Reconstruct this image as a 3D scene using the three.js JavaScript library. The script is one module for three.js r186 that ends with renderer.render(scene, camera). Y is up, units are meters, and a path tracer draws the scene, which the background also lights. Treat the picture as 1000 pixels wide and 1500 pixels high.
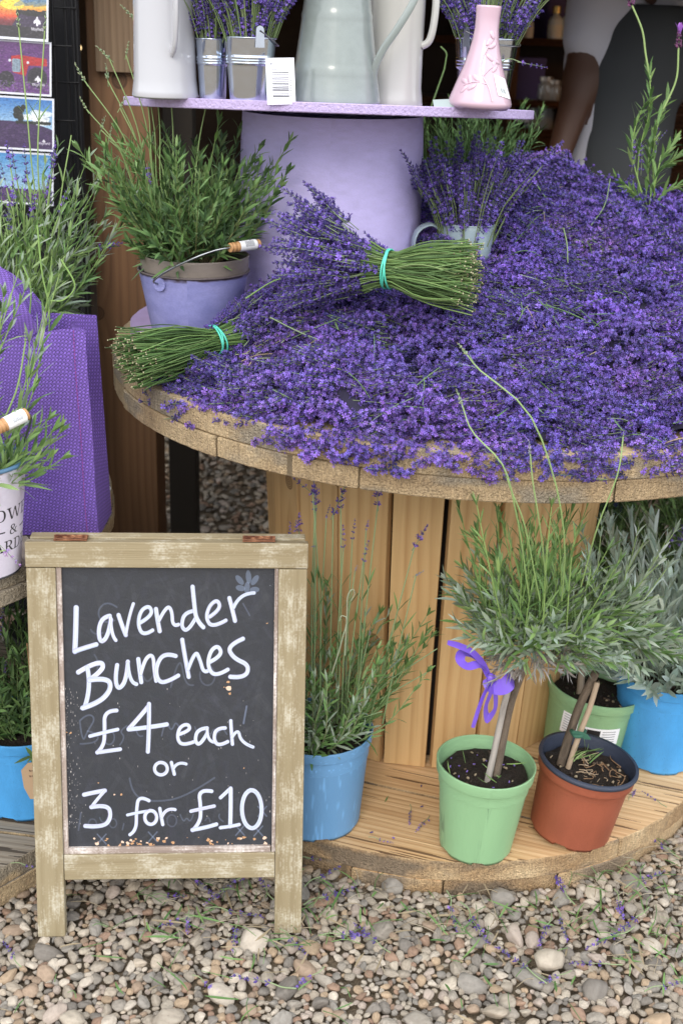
import * as THREE from 'three';
import { RoundedBoxGeometry } from 'three/addons/geometries/RoundedBoxGeometry.js';
import { MarchingCubes } from 'three/addons/objects/MarchingCubes.js';
import * as BGU from 'three/addons/utils/BufferGeometryUtils.js';

// ------------------------------------------------------------------ camera, sky, sun, exposure
const V = (x, y, z) => new THREE.Vector3(x, y, z);
const rad = (d) => d * Math.PI / 180;
const scene = new THREE.Scene();
const CF = 1800, CP = rad(21.4), CH = 1.45, CR = rad(2.0);         // focal length in photo pixels, pitch, eye height, roll
const fwd = V(0, -Math.sin(CP), -Math.cos(CP)), up0 = V(0, Math.cos(CP), -Math.sin(CP)), rt0 = V(1, 0, 0);
const rightV = rt0.clone().multiplyScalar(Math.cos(CR)).addScaledVector(up0, Math.sin(CR));
const upV = up0.clone().multiplyScalar(Math.cos(CR)).addScaledVector(rt0, -Math.sin(CR));
const camera = new THREE.PerspectiveCamera(2 * Math.atan(750 / CF) * 180 / Math.PI, 1000 / 1500, 0.05, 400);
camera.position.set(0, CH, 0); camera.up.copy(upV); camera.lookAt(camera.position.clone().add(fwd));
camera.focus = 2.05; camera.userData.fStop = 5.0;
scene.add(camera);
// where the sight line through a point of the photograph meets a plane of the place
const sight = (px, py) => fwd.clone().addScaledVector(rightV, (px - 500) / CF).addScaledVector(upV, -(py - 750) / CF);
const onY = (px, py, y) => { const r = sight(px, py), t = (y - CH) / r.y; return V(r.x * t, y, r.z * t); };
const onZ = (px, py, z) => { const r = sight(px, py), t = z / r.z; return V(r.x * t, CH + r.y * t, z); };

{ // overcast sky
  const W = 64, H = 32, d = new Float32Array(W * H * 4);
  for (let j = 0; j < H; j++) for (let i = 0; i < W; i++) {
    const el = (0.5 - (H - 1 - j + 0.5) / H) * Math.PI * -1, s = Math.sin(-el), k = (j * W + i) * 4;
    const up = Math.sin(((j + 0.5) / H - 0.5) * Math.PI);
    const L = up > 0 ? 1.80 * (0.76 + 0.24 * up) : 0.28;
    d[k] = L * 0.965; d[k + 1] = L; d[k + 2] = L * 1.05; d[k + 3] = 1;
  }
  const t = new THREE.DataTexture(d, W, H, THREE.RGBAFormat, THREE.FloatType);
  t.mapping = THREE.EquirectangularReflectionMapping; t.magFilter = t.minFilter = THREE.LinearFilter; t.needsUpdate = true;
  scene.background = t; scene.environment = t;
}
const sun = new THREE.DirectionalLight(0xfff4e6, 1.0);
sun.position.set(-1.2, 4.6, 4.2); sun.target.position.set(0.1, 0.5, -2.2);
sun.castShadow = true; sun.shadow.radius = 45; sun.shadow.mapSize.set(2048, 2048);
Object.assign(sun.shadow.camera, { left: -4, right: 4, top: 4, bottom: -4, near: 0.5, far: 16 });
scene.add(sun, sun.target);
const renderer = new THREE.WebGLRenderer({ antialias: true });
renderer.toneMapping = THREE.LinearToneMapping;
renderer.toneMappingExposure = 1.5;
renderer.shadowMap.enabled = true;

// ------------------------------------------------------------------ helpers
function rng(seed) { let a = seed >>> 0; return () => { a = (a + 0x6D2B79F5) >>> 0; let t = Math.imul(a ^ (a >>> 15), 1 | a); t = (t + Math.imul(t ^ (t >>> 7), 61 | t)) ^ t; return ((t ^ (t >>> 14)) >>> 0) / 4294967296; }; }
const lerp = (a, b, t) => a + (b - a) * t, clamp = (x, a = 0, b = 1) => Math.min(b, Math.max(a, x));
const sstep = (a, b, x) => { const t = clamp((x - a) / (b - a)); return t * t * (3 - 2 * t); };
const hash = (x, y, s) => { let h = Math.imul(x, 374761393) ^ Math.imul(y, 668265263) ^ Math.imul(s, 2147483647 ^ 0x5bd1e995); h = Math.imul(h ^ (h >>> 13), 1274126177); return ((h ^ (h >>> 16)) >>> 0) / 4294967296; };
function noise(x, y, s = 1) { const xi = Math.floor(x), yi = Math.floor(y), u = x - xi, v = y - yi, a = u * u * (3 - 2 * u), b = v * v * (3 - 2 * v); return lerp(lerp(hash(xi, yi, s), hash(xi + 1, yi, s), a), lerp(hash(xi, yi + 1, s), hash(xi + 1, yi + 1, s), a), b); }
function fbm(x, y, s = 1, o = 4) { let v = 0, a = 0.5, n = 0; for (let i = 0; i < o; i++) { v += a * noise(x, y, s + i * 17); n += a; a *= 0.5; x *= 2.03; y *= 2.03; } return v / n; }
const taken = {};
function numbered(n) { const k = taken[n] = (taken[n] ?? -1) + 1; return k ? n + '_' + String(k).padStart(3, '0') : n; }
function mesh(name, geo, mat, parent) {
  const m = new THREE.Mesh(geo, mat); m.castShadow = m.receiveShadow = true;
  m.name = numbered(name); if (parent) parent.add(m); return m;
}
function tag(o, label, category, group, kind) { o.userData = { ...o.userData, label, category }; if (group) o.userData.group = group; if (kind) o.userData.kind = kind; return o; }
function thing(name, label, category, p = V(0, 0, 0), group) { const g = new THREE.Group(); g.name = numbered(name); g.position.copy(p); scene.add(g); return tag(g, label, category, group); }
function top(m, label, category, group, kind) { scene.add(m); return tag(m, label, category, group, kind); }
function structure(m) { scene.add(m); m.userData.kind = 'structure'; return m; }
const rgb = (r, g, b) => new THREE.Color().setRGB(r, g, b);
const hex = (h) => new THREE.Color(h);

// uv in metres from the faces' directions: u runs along the grain axis
function grainUV(g, axis = 'x', ou = 0, ov = 0) {
  if (g.index) g = g.toNonIndexed();
  const p = g.attributes.position, uv = new Float32Array(p.count * 2), a = V(), b = V(), c = V(), n = V();
  for (let f = 0; f < p.count; f += 3) {
    a.fromBufferAttribute(p, f); b.fromBufferAttribute(p, f + 1); c.fromBufferAttribute(p, f + 2);
    n.copy(b).sub(a).cross(c.clone().sub(a)); const ax = Math.abs(n.x), ay = Math.abs(n.y), az = Math.abs(n.z);
    for (let k = 0; k < 3; k++) {
      const q = [a, b, c][k]; let u, v;
      if (axis === 'x') { u = q.x; v = ay > az ? q.z : q.y; if (ax > ay && ax > az) { u = q.z * 0.05; v = q.y; } }
      else if (axis === 'y') { u = q.y; v = ax > az ? q.z : q.x; if (ay > ax && ay > az) { u = q.z * 0.05; v = q.x; } }
      else { u = q.z; v = ay > ax ? q.x : q.y; if (az > ax && az > ay) { u = q.x * 0.05; v = q.y; } }
      uv[(f + k) * 2] = u + ou; uv[(f + k) * 2 + 1] = v + ov;
    }
  }
  g.setAttribute('uv', new THREE.BufferAttribute(uv, 2)); return g;
}
function plank(w, h, d, axis, R, bevel = 0.002, p = [0, 0, 0]) {
  const g = grainUV(new RoundedBoxGeometry(w, h, d, 1, Math.min(bevel, w / 3, h / 3, d / 3)), axis, R() * 7, R() * 7); g.translate(...p); return g;
}
const XF = (p, r = [0, 0, 0], s = [1, 1, 1]) => new THREE.Matrix4().compose(V(...p), new THREE.Quaternion().setFromEuler(new THREE.Euler(...r)), V(...s));
function tubeGeo(pts, r, seg = 24, rs = 8, closed = false) { return new THREE.TubeGeometry(new THREE.CatmullRomCurve3(pts, closed), seg, r, rs, closed); }
function lathe(pts, seg = 56) { return new THREE.LatheGeometry(pts.map(([r, y]) => new THREE.Vector2(Math.max(r, 1e-4), y)), seg); }
const QY = V(0, 1, 0);
const aim = (o, dir, roll = 0) => { o.quaternion.setFromUnitVectors(QY, dir.clone().normalize()); if (roll) o.rotateY(roll); return o; };

class MB { // collects blades and stems with vertex colours into one mesh
  constructor() { this.p = []; this.c = []; this.i = []; this.u = []; }
  v(x, y, z, c, u = 0, w = 0) { this.p.push(x, y, z); this.c.push(c.r, c.g, c.b); this.u.push(u, w); return this.p.length / 3 - 1; }
  blade(p0, dir, side, len, w, bend, col, n = 4, fold = 0.25) {
    const d = dir.clone().normalize(), s = side.clone().addScaledVector(d, -side.dot(d)).normalize(), nn = s.clone().cross(d);
    let prev = null; const q = V();
    for (let k = 0; k <= n; k++) {
      const t = k / n, prof = k === n ? 0.12 : 0.45 + 0.55 * Math.sin(Math.min(1, t * 1.35) * Math.PI * 0.62 + 0.25 * t), hw = w * 0.5 * prof;
      q.copy(p0).addScaledVector(d, len * t).addScaledVector(bend, t * t);
      const f = hw * fold;
      const r = [this.v(q.x - s.x * hw + nn.x * f, q.y - s.y * hw + nn.y * f, q.z - s.z * hw + nn.z * f, col, 0, t), this.v(q.x, q.y, q.z, col, 0.5, t), this.v(q.x + s.x * hw + nn.x * f, q.y + s.y * hw + nn.y * f, q.z + s.z * hw + nn.z * f, col, 1, t)];
      if (prev) for (let j = 0; j < 2; j++) this.i.push(prev[j], prev[j + 1], r[j], prev[j + 1], r[j + 1], r[j]);
      prev = r;
    }
  }
  tube(pts, r0, r1, col, n = 8, rs = 5, col1 = col) {
    const cv = pts.length > 2 ? new THREE.CatmullRomCurve3(pts) : new THREE.LineCurve3(pts[0], pts[1]); let prev = null;
    const a = V(), b = V(), cc = new THREE.Color();
    for (let k = 0; k <= n; k++) {
      const t = k / n, q = cv.getPoint(t), tg = cv.getTangent(t); a.set(0.31, 0.2, 0.93).cross(tg).normalize(); b.copy(tg).cross(a);
      const r = lerp(r0, r1, t), row = []; cc.copy(col).lerp(col1, t);
      for (let j = 0; j < rs; j++) { const th = j / rs * Math.PI * 2, c = Math.cos(th) * r, s = Math.sin(th) * r; row.push(this.v(q.x + a.x * c + b.x * s, q.y + a.y * c + b.y * s, q.z + a.z * c + b.z * s, cc, j / rs, t)); }
      if (prev) for (let j = 0; j < rs; j++) { const j2 = (j + 1) % rs; this.i.push(prev[j], prev[j2], row[j], prev[j2], row[j2], row[j]); }
      else { const m = this.v(q.x, q.y, q.z, cc); for (let j = 0; j < rs; j++) this.i.push(m, row[(j + 1) % rs], row[j]); }
      if (k === n) { const m = this.v(q.x, q.y, q.z, cc); for (let j = 0; j < rs; j++) this.i.push(m, row[j], row[(j + 1) % rs]); }
      prev = row;
    }
    return cv;
  }
  geo() {
    const g = new THREE.BufferGeometry();
    g.setAttribute('position', new THREE.Float32BufferAttribute(this.p, 3)); g.setAttribute('color', new THREE.Float32BufferAttribute(this.c, 3)); g.setAttribute('uv', new THREE.Float32BufferAttribute(this.u, 2));
    g.setIndex(this.i); g.computeVertexNormals(); return g;
  }
  build(name, mat, parent) { return mesh(name, this.geo(), mat, parent); }
}

// ------------------------------------------------------------------ textures
function tex(W, H, fn, srgb = true, wrap = THREE.RepeatWrapping) { // fn(u, v) gives r, g, b as sRGB 0..1
  const d = new Uint8Array(W * H * 4), o = [0, 0, 0];
  for (let j = 0; j < H; j++) for (let i = 0; i < W; i++) { fn(i / W, j / H, o); const k = (j * W + i) * 4; d[k] = clamp(o[0]) * 255; d[k + 1] = clamp(o[1]) * 255; d[k + 2] = clamp(o[2]) * 255; d[k + 3] = 255; }
  const t = new THREE.DataTexture(d, W, H); t.wrapS = t.wrapT = wrap; t.magFilter = t.minFilter = THREE.LinearFilter; if (srgb) t.colorSpace = THREE.SRGBColorSpace; t.needsUpdate = true; return t;
}
const at3 = (o, a, b, t) => { o[0] = lerp(a[0], b[0], t); o[1] = lerp(a[1], b[1], t); o[2] = lerp(a[2], b[2], t); };
// wood: the grain runs along u; the tile is lu metres by lv metres
function wood({ light, dark, seed, lu = 0.8, lv = 0.4, rings = 38, contrast = 1, fibre = 0.35, knots = 3, patch = null, patchAmt = 0, W = 1024, H = 512, cracks = 0 }) {
  const R = rng(seed), K = []; for (let k = 0; k < knots; k++) K.push([0.12 + 0.76 * R(), 0.2 + 0.6 * R(), 0.008 + R() * 0.008]);
  const ht = new Uint8Array(W * H * 4);
  const t = tex(W, H, (u, v, o) => {
    const x = u * lu, y = v * lv; let yy = y + 0.02 * (fbm(x * 2.2, y * 4, seed, 3) - 0.5), kn = 0;
    for (const [kx, ky, kr] of K) { const dx = (x - kx * lu) * 0.42, dy = y - ky * lv, q = Math.hypot(dx, dy); yy += Math.sign(dy || 1) * kr * 1.7 * Math.exp(-q * q / (kr * kr * 7)); const e = Math.hypot(dx * 2.2, dy); if (e < kr) kn = Math.max(kn, 0.55 + 0.3 * Math.sin(e * 1500)); else if (e < kr * 1.25) kn = Math.max(kn, 0.75); }
    const ph = yy * rings * 6.283 / 0.2 + 5 * fbm(x * 1.3, y * 9, seed + 5, 3), s = ph / 6.283 % 1;
    const ring = Math.pow(clamp(s < 0.75 ? s / 0.75 : (1 - s) / 0.25), 1.8) * (0.5 + 0.6 * noise(x * 4, y * 40, seed + 9));
    const fib = fbm(x * 14, y * 900, seed + 2, 3) - 0.5, fine = fbm(x * 3, y * 130, seed + 3, 3) - 0.5;
    let m = clamp(0.1 + contrast * (0.55 * ring + fibre * fib + fibre * 1.2 * fine) + 0.25 * (fbm(x * 3, y * 12, seed + 4, 3) - 0.5) * 2);
    at3(o, light, dark, m);
    if (kn) at3(o, o.slice(), [dark[0] * 0.55, dark[1] * 0.5, dark[2] * 0.45], kn * 0.75);
    if (cracks && fbm(x * 5, y * 160, seed + 31, 2) > 0.78 - cracks * 0.1) at3(o, o.slice(), [dark[0] * 0.45, dark[1] * 0.42, dark[2] * 0.4], 0.7);
    if (patch) { const w = sstep(0.42, 0.80, fbm(x * 30 + 3, y * 50, seed + 40, 5) * 0.62 + 0.2 * noise(x * 50, y * 600, seed + 41) + 0.18 * noise(x * 420, y * 420, seed + 42)) * patchAmt; at3(o, o.slice(), patch, w); }
    const i = Math.round(u * W), j = Math.round(v * H), k = (j * W + i) * 4; ht[k] = ht[k + 1] = ht[k + 2] = clamp(0.7 - 0.35 * m + 0.5 * fib) * 255; ht[k + 3] = 255;
  }, true, THREE.MirroredRepeatWrapping);
  const b = new THREE.DataTexture(ht, W, H); b.wrapS = b.wrapT = THREE.MirroredRepeatWrapping; b.magFilter = b.minFilter = THREE.LinearFilter; b.needsUpdate = true;
  for (const q of [t, b]) q.repeat.set(1 / lu, 1 / lv);
  return { map: t, bumpMap: b };
}
const std = (o) => new THREE.MeshStandardMaterial(o), phys = (o) => new THREE.MeshPhysicalMaterial(o);
function canvas(W, H, draw) { const c = document.createElement('canvas'); c.width = W; c.height = H; const x = c.getContext('2d'); draw(x, W, H); const t = new THREE.CanvasTexture(c); t.colorSpace = THREE.SRGBColorSpace; t.magFilter = t.minFilter = THREE.LinearFilter; t.anisotropy = 8; return t; }
// rough tones multiplied onto a colour; tile of s metres
function mottle(seed, s, amt, freq = 24, speck = 0, W = 512) {
  const t = tex(W, W, (u, v, o) => { const n = fbm(u * freq, v * freq, seed, 5), m = noise(u * W / 2.2, v * W / 2.2, seed + 3); let k = 1 - amt * (1.3 - 1.6 * n) * 1.0 - amt * 0.5 * (m - 0.5); if (speck && noise(u * W / 3, v * W / 3, seed + 8) > 1 - speck) k *= 0.6; o[0] = o[1] = o[2] = k; }, false, THREE.MirroredRepeatWrapping);
  t.repeat.set(1 / s, 1 / s); return t;
}
const bumpRough = mottle(91, 0.12, 0.5, 40);
const M = {};
{
  const w1 = wood({ light: [0.83, 0.69, 0.49], dark: [0.66, 0.48, 0.29], seed: 3, rings: 8, knots: 3, contrast: 0.72 });
  M.slat = std({ ...w1, bumpScale: 0.0012, roughness: 0.72 });
  const w2 = wood({ light: [0.87, 0.74, 0.57], dark: [0.62, 0.45, 0.28], seed: 13, rings: 14, knots: 2, contrast: 0.75, cracks: 0.45, fibre: 0.5 });
  M.deck = std({ ...w2, bumpScale: 0.002, roughness: 0.8 });
  const w3 = wood({ light: [0.72, 0.63, 0.49], dark: [0.52, 0.44, 0.33], seed: 23, rings: 12, knots: 1, contrast: 0.7, fibre: 0.55, patch: [0.42, 0.41, 0.39], patchAmt: 0.55 });
  M.weathered = std({ ...w3, bumpScale: 0.003, roughness: 0.9 });
  const rim = (seed, a, b, c) => { const t = tex(1024, 256, (u, v, o) => { const x = u * 0.8, y = v * 0.2; at3(o, a, b, clamp(fbm(x * 14, y * 22, seed, 5) * 1.6 - 0.3)); const g = sstep(0.5, 0.68, fbm(x * 8 + 9, y * 16, seed + 7, 5)); at3(o, o.slice(), c, g * 0.75); const f = noise(x * 700, y * 160, seed + 2) - 0.5, f2 = noise(x * 1400, y * 1400, seed + 4) - 0.5; const k = 1 + f * 0.22 + f2 * 0.22; o[0] *= k; o[1] *= k; o[2] *= k; }, true, THREE.MirroredRepeatWrapping); t.repeat.set(1 / 0.8, 1 / 0.2); return t; };
  const bt = mottle(77, 0.16, 0.9, 60); 
  M.rim = std({ map: rim(41, [0.76, 0.67, 0.53], [0.60, 0.51, 0.39], [0.54, 0.51, 0.46]), bumpMap: bt, bumpScale: 0.004, roughness: 0.92 });
  M.rimLow = std({ map: rim(47, [0.80, 0.70, 0.55], [0.62, 0.50, 0.36], [0.47, 0.42, 0.36]), bumpMap: bt, bumpScale: 0.004, roughness: 0.92 });
  const w4 = wood({ light: [0.49, 0.36, 0.245], dark: [0.33, 0.225, 0.145], seed: 33, rings: 11, knots: 2, contrast: 0.8 });
  M.post = std({ ...w4, bumpScale: 0.001, roughness: 0.75 });
  const w5 = wood({ light: [0.50, 0.42, 0.33], dark: [0.33, 0.26, 0.19], seed: 35, rings: 14, knots: 1, contrast: 0.9 });
  M.board = std({ ...w5, bumpScale: 0.0015, roughness: 0.85 });
  const w6 = wood({ light: [0.57, 0.52, 0.41], dark: [0.45, 0.39, 0.28], seed: 53, rings: 9, knots: 1, contrast: 0.55, fibre: 0.3, patch: [0.84, 0.83, 0.79], patchAmt: 0.56, lu: 1.0, lv: 0.3, W: 1800, H: 540 });
  M.frame = std({ ...w6, bumpScale: 0.001, roughness: 0.8 });
  const w7 = wood({ light: [0.62, 0.56, 0.52], dark: [0.42, 0.36, 0.33], seed: 57, rings: 9, knots: 0, contrast: 0.6, patch: [0.93, 0.91, 0.90], patchAmt: 0.8, lu: 0.4, lv: 0.2, W: 512, H: 256 });
  M.bead = std({ ...w7, bumpScale: 0.001, roughness: 0.85 });
  const w8 = wood({ light: [0.62, 0.58, 0.52], dark: [0.42, 0.37, 0.31], seed: 63, rings: 14, knots: 2, contrast: 0.8, cracks: 0.9, fibre: 0.5 });
  M.greyWood = std({ ...w8, bumpScale: 0.002, roughness: 0.88 });
  const w9 = wood({ light: [0.52, 0.32, 0.17], dark: [0.36, 0.21, 0.10], seed: 67, rings: 12, knots: 1, contrast: 0.7, W: 512, H: 256 });
  M.shelfWood = std({ ...w9, roughness: 0.55 });
  M.gripWood = std({ color: rgb(0.55, 0.30, 0.13), map: mottle(5, 0.05, 0.25, 20, 0, 128), roughness: 0.5 });
}
// ------------------------------------------------------------------ ground, pebbles
const TABLE = { x: 0.252, z: -2.430, r: 0.712, y0: 0.80, y1: 0.836, y2: 0.875 };
const DECK = { x: 0.229, z: -2.417, r: 0.591, y: 0.065 };
const LREEL = { x: -0.955, z: -2.10, r: 0.52 };
{
  const gm = std({ map: tex(512, 512, (u, v, o) => { const n = fbm(u * 60, v * 60, 5, 4), m = noise(u * 130, v * 130, 7); at3(o, [0.42, 0.37, 0.30], [0.64, 0.57, 0.48], clamp(n * 1.4 - 0.3 + 0.4 * (m - 0.5))); }, true, THREE.MirroredRepeatWrapping), bumpMap: bumpRough, bumpScale: 0.006, roughness: 0.95 });
  gm.map.repeat.set(1.0, 1.0);
  const gg = new THREE.PlaneGeometry(240, 240, 1, 1).rotateX(-Math.PI / 2); const uv = gg.attributes.uv; for (let i = 0; i < uv.count; i++) uv.setXY(i, uv.getX(i) * 240, uv.getY(i) * 240);
  const ground = structure(mesh('gravel_ground', gg, gm)); ground.position.y = -0.012;
  const R = rng(77), variants = [];
  for (let k = 0; k < 12; k++) for (const det of [1, 2]) {
    let g = new THREE.IcosahedronGeometry(1, det); g.deleteAttribute('uv'); g.deleteAttribute('normal'); g = BGU.mergeVertices(g, 1e-4);
    const p = g.attributes.position, R2 = rng(k * 31 + 5), cuts = []; for (let c = 0; c < 9; c++) { const d = V(R2() - 0.5, R2() - 0.5, R2() - 0.5).normalize(); cuts.push([d, 0.52 + R2() * 0.34]); }
    for (let i = 0; i < p.count; i++) {
      const q = V().fromBufferAttribute(p, i); let s = 0.86 + 0.28 * fbm(q.x * 1.6 + k * 9, q.y * 1.6 + q.z * 1.3, k + 3, 2);
      q.multiplyScalar(s); for (const [d, c] of cuts) { const e = q.dot(d) - c; if (e > 0) q.addScaledVector(d, -e * 0.85); } p.setXYZ(i, q.x, q.y, q.z);
    }
    g.computeVertexNormals(); const uvs = new Float32Array(p.count * 2); for (let i = 0; i < p.count; i++) { uvs[2 * i] = p.getX(i) + 0.4 * p.getZ(i); uvs[2 * i + 1] = p.getY(i) + 0.6 * p.getZ(i); } g.setAttribute('uv', new THREE.BufferAttribute(uvs, 2));
    (variants[det] ??= []).push(g);
  }
  const tones = [[0.42, 0.36, 0.28], [0.36, 0.32, 0.26], [0.30, 0.275, 0.24], [0.26, 0.25, 0.235], [0.37, 0.255, 0.165], [0.47, 0.42, 0.34], [0.33, 0.19, 0.115], [0.20, 0.185, 0.17], [0.40, 0.33, 0.29], [0.52, 0.47, 0.40], [0.33, 0.29, 0.235], [0.43, 0.30, 0.17]];
  const stoneMaps = [0, 1, 2].map((k) => { const t = tex(256, 256, (u, v, o) => { const n = fbm(u * 7, v * 7, 200 + k * 9, 5), s = noise(u * 110, v * 110, 220 + k), w = 0; const q = 0.86 + 0.42 * (n - 0.35) - w - (s > 0.86 ? 0.16 : 0); o[0] = q * 1.02; o[1] = q; o[2] = q * 0.97; }, false, THREE.MirroredRepeatWrapping); t.repeat.set(0.5, 0.5); return t; });
  const mats = tones.flatMap((c) => stoneMaps.slice(0, 2).map((m, k) => { const q = (k ? 1.04 : 0.92) * 1.0, gy = (c[0] + c[1] + c[2]) / 3, f = (v) => Math.min(0.55, lerp(v, gy, 0.38) * q * 1.0); return std({ color: rgb(Math.min(0.56, f(c[0]) * 1.06), f(c[1]), f(c[2]) * 0.93), map: stoneMaps[(k + Math.floor(c[0] * 100)) % 3], bumpMap: stoneMaps[0], bumpScale: 0.003, roughness: 0.78 }); }));
  const massMat = std({ vertexColors: true, map: stoneMaps[0], bumpMap: stoneMaps[0], bumpScale: 0.003, roughness: 0.8 });
  // dart throwing, larger stones first
  const cell = 0.03, gridm = new Map(), stones = [], blocked = (x, z, r) => Math.hypot(x - DECK.x, z - DECK.z) < DECK.r + r * 0.5 || Math.hypot(x - LREEL.x, z - LREEL.z) < LREEL.r - 0.03 + r * 0.5;
  const key = (a, b) => a * 4096 + b;
  function tryAt(x, z, r, tight) {
    const ci = Math.floor(x / cell), cj = Math.floor(z / cell);
    for (let a = -2; a <= 2; a++) for (let b = -2; b <= 2; b++) for (const s of gridm.get(key(ci + a + 500, cj + b + 500)) ?? []) if (Math.hypot(s.x - x, s.z - z) < (s.r + r) * tight) return false;
    const s = { x, z, r }; stones.push(s); const kk = key(ci + 500, cj + 500); if (!gridm.has(kk)) gridm.set(kk, []); gridm.get(kk).push(s); return true;
  }
  const pass = (n, r0, r1, tight, x0, x1, z0, z1) => { for (let i = 0; i < n; i++) { const x = lerp(x0, x1, R()), z = lerp(z0, z1, R()), r = lerp(r0, r1, R() * R()); if (!blocked(x, z, r)) tryAt(x, z, r, tight); } };
  for (const [px, py, r] of [[370, 1372, 0.034], [802, 1405, 0.030], [575, 1292, 0.026], [560, 1360, 0.024], [735, 1312, 0.027], [690, 1435, 0.030], [775, 1430, 0.028], [870, 1445, 0.027], [70, 1390, 0.026], [320, 1452, 0.028], [245, 1490, 0.028], [105, 1490, 0.025], [610, 1490, 0.026], [725, 1480, 0.024], [925, 1285, 0.026], [420, 1445, 0.022], [255, 1292, 0.022], [440, 1300, 0.022], [955, 1380, 0.022]]) { const q = onY(px, py, 0.01); tryAt(q.x, q.z, r * 0.8, 0.85); stones[stones.length - 1].big = true; }
  pass(300, 0.0125, 0.019, 0.85, -1.0, 1.0, -2.3, -1.2);
  pass(9000, 0.0078, 0.0135, 0.78, -1.0, 1.0, -2.3, -1.2);
  pass(52000, 0.0046, 0.0088, 0.74, -1.0, 1.0, -2.25, -1.22);
  const near = stones.length;
  pass(2600, 0.010, 0.018, 0.8, -1.3, 1.2, -4.6, -2.3);
  pass(5000, 0.007, 0.011, 0.78, -1.0, 0.2, -4.4, -2.5);
  const fr = new THREE.Frustum().setFromProjectionMatrix((camera.updateMatrixWorld(), camera.updateProjectionMatrix(), new THREE.Matrix4().multiplyMatrices(camera.projectionMatrix, camera.matrixWorldInverse)));
  for (const s of stones) { s.seen = fr.containsPoint(V(s.x, 0, s.z)); s.size = s.seen && s.z > -2.3 ? s.r / Math.hypot(s.x, CH, s.z) : 0; }
  const ranked = stones.map((s, i) => i).sort((a, b) => stones[b].size - stones[a].size), own = new Set(ranked.slice(0, 300).filter((i) => stones[i].size > 0));
  const mass = { p: [], n: [], c: [], u: [], i: [] }, mt = new THREE.Matrix4(), e = new THREE.Euler(), qt = new THREE.Quaternion(), a = V(), nm = new THREE.Matrix3();
  stones.forEach((s, i) => {
    const k = Math.floor(R() * 12), flat = 0.5 + R() * 0.3, el = 0.9 + R() * 0.55; e.set((R() - 0.5) * 0.9, R() * 6.28, (R() - 0.5) * 0.9); qt.setFromEuler(e);
    const scale = V(s.r * 1.16 * el, s.r * flat * 1.15, s.r * 1.16 / Math.sqrt(el)), pos = V(s.x, s.r * (0.15 + R() * 0.42) - 0.004, s.z);
    let ti = Math.floor(R() * 24); if (s.big) ti = [18, 10, 6, 6, 0, 7, 14, 2, 4][Math.floor(R() * 9)];
    if (own.has(i)) { const m = mesh('pebble', variants[2][k], mats[ti], ground); m.position.copy(pos); m.position.y += 0.012; m.quaternion.copy(qt); m.scale.copy(scale); }
    else {
      mt.compose(pos, qt, scale); mt.elements[13] += 0.012; nm.getNormalMatrix(mt); const g = variants[1][k], o = mass.p.length / 3, c = mats[ti].color, j = 0.85 + R() * 0.3, P = g.attributes.position, N = g.attributes.normal, U = g.attributes.uv, ou = R() * 4;
      for (let q = 0; q < P.count; q++) { a.fromBufferAttribute(P, q).applyMatrix4(mt); mass.p.push(a.x, a.y, a.z); a.fromBufferAttribute(N, q).applyMatrix3(nm).normalize(); mass.n.push(a.x, a.y, a.z); mass.c.push(c.r * j, c.g * j, c.b * j); mass.u.push(U.getX(q) + ou, U.getY(q)); }
      for (const q of g.index.array) mass.i.push(q + o);
    }
  });
  const g = new THREE.BufferGeometry(); g.setAttribute('position', new THREE.Float32BufferAttribute(mass.p, 3)); g.setAttribute('normal', new THREE.Float32BufferAttribute(mass.n, 3)); g.setAttribute('color', new THREE.Float32BufferAttribute(mass.c, 3)); g.setAttribute('uv', new THREE.Float32BufferAttribute(mass.u, 2)); g.setIndex(mass.i);
  mesh('small_pebbles', g, massMat, ground).userData.kind = 'stuff';
}

// ------------------------------------------------------------------ the shop: walls, roof, posts
{
  const wallM = std({ color: rgb(0.07, 0.05, 0.037), map: mottle(15, 0.8, 0.35, 20), roughness: 0.9 });
  const roofM = std({ color: rgb(0.12, 0.085, 0.06), map: mottle(16, 0.8, 0.35, 20), roughness: 0.9 });
  const shop = thing('shop_shed', 'dark timber shop shed behind the lavender display', 'shop', V(0, 0, -3.15));
  mesh('back_wall', new THREE.BoxGeometry(7.2, 3.0, 0.1).translate(0, 1.5, -3.0), wallM, shop);
  mesh('side_wall', new THREE.BoxGeometry(0.1, 3.0, 3.1).translate(-3.5, 1.5, -1.4), wallM, shop);
  mesh('side_wall', new THREE.BoxGeometry(0.1, 3.0, 3.1).translate(3.5, 1.5, -1.4), wallM, shop);
  mesh('roof', new THREE.BoxGeometry(7.6, 0.12, 3.5).translate(0, 2.56, -1.35), roofM, shop);
  mesh('unseen_shade_board', new THREE.BoxGeometry(7.4, 0.90, 0.04).translate(0, 2.05, 0.32), roofM, shop);  // unseen board, added and hung low to keep skylight out of the shop
  const R = rng(5);
  const post = thing('wooden_post', 'thick brown stained post at the shop front, beside the purple bag', 'post', V(-0.541, 0, -3.02));
  mesh('timber', plank(0.137, 2.5, 0.137, 'y', R, 0.004, [0, 1.25, 0]), M.post, post);
  mesh('backing_board', plank(0.094, 1.1, 0.022, 'y', R, 0.002, [0.002, 1.895, 0.081]), M.board, post).userData.label = 'paler rough board nailed to the top of the post';
  const post2 = thing('wooden_post', 'narrow near black post in the gap under the table, right of the thick post', 'post', V(-0.44, 0, -3.22));
  mesh('timber', plank(0.075, 2.5, 0.075, 'y', R, 0.004, [0, 1.25, 0]), std({ color: rgb(0.03, 0.024, 0.018), roughness: 0.9 }), post2);
}

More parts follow.
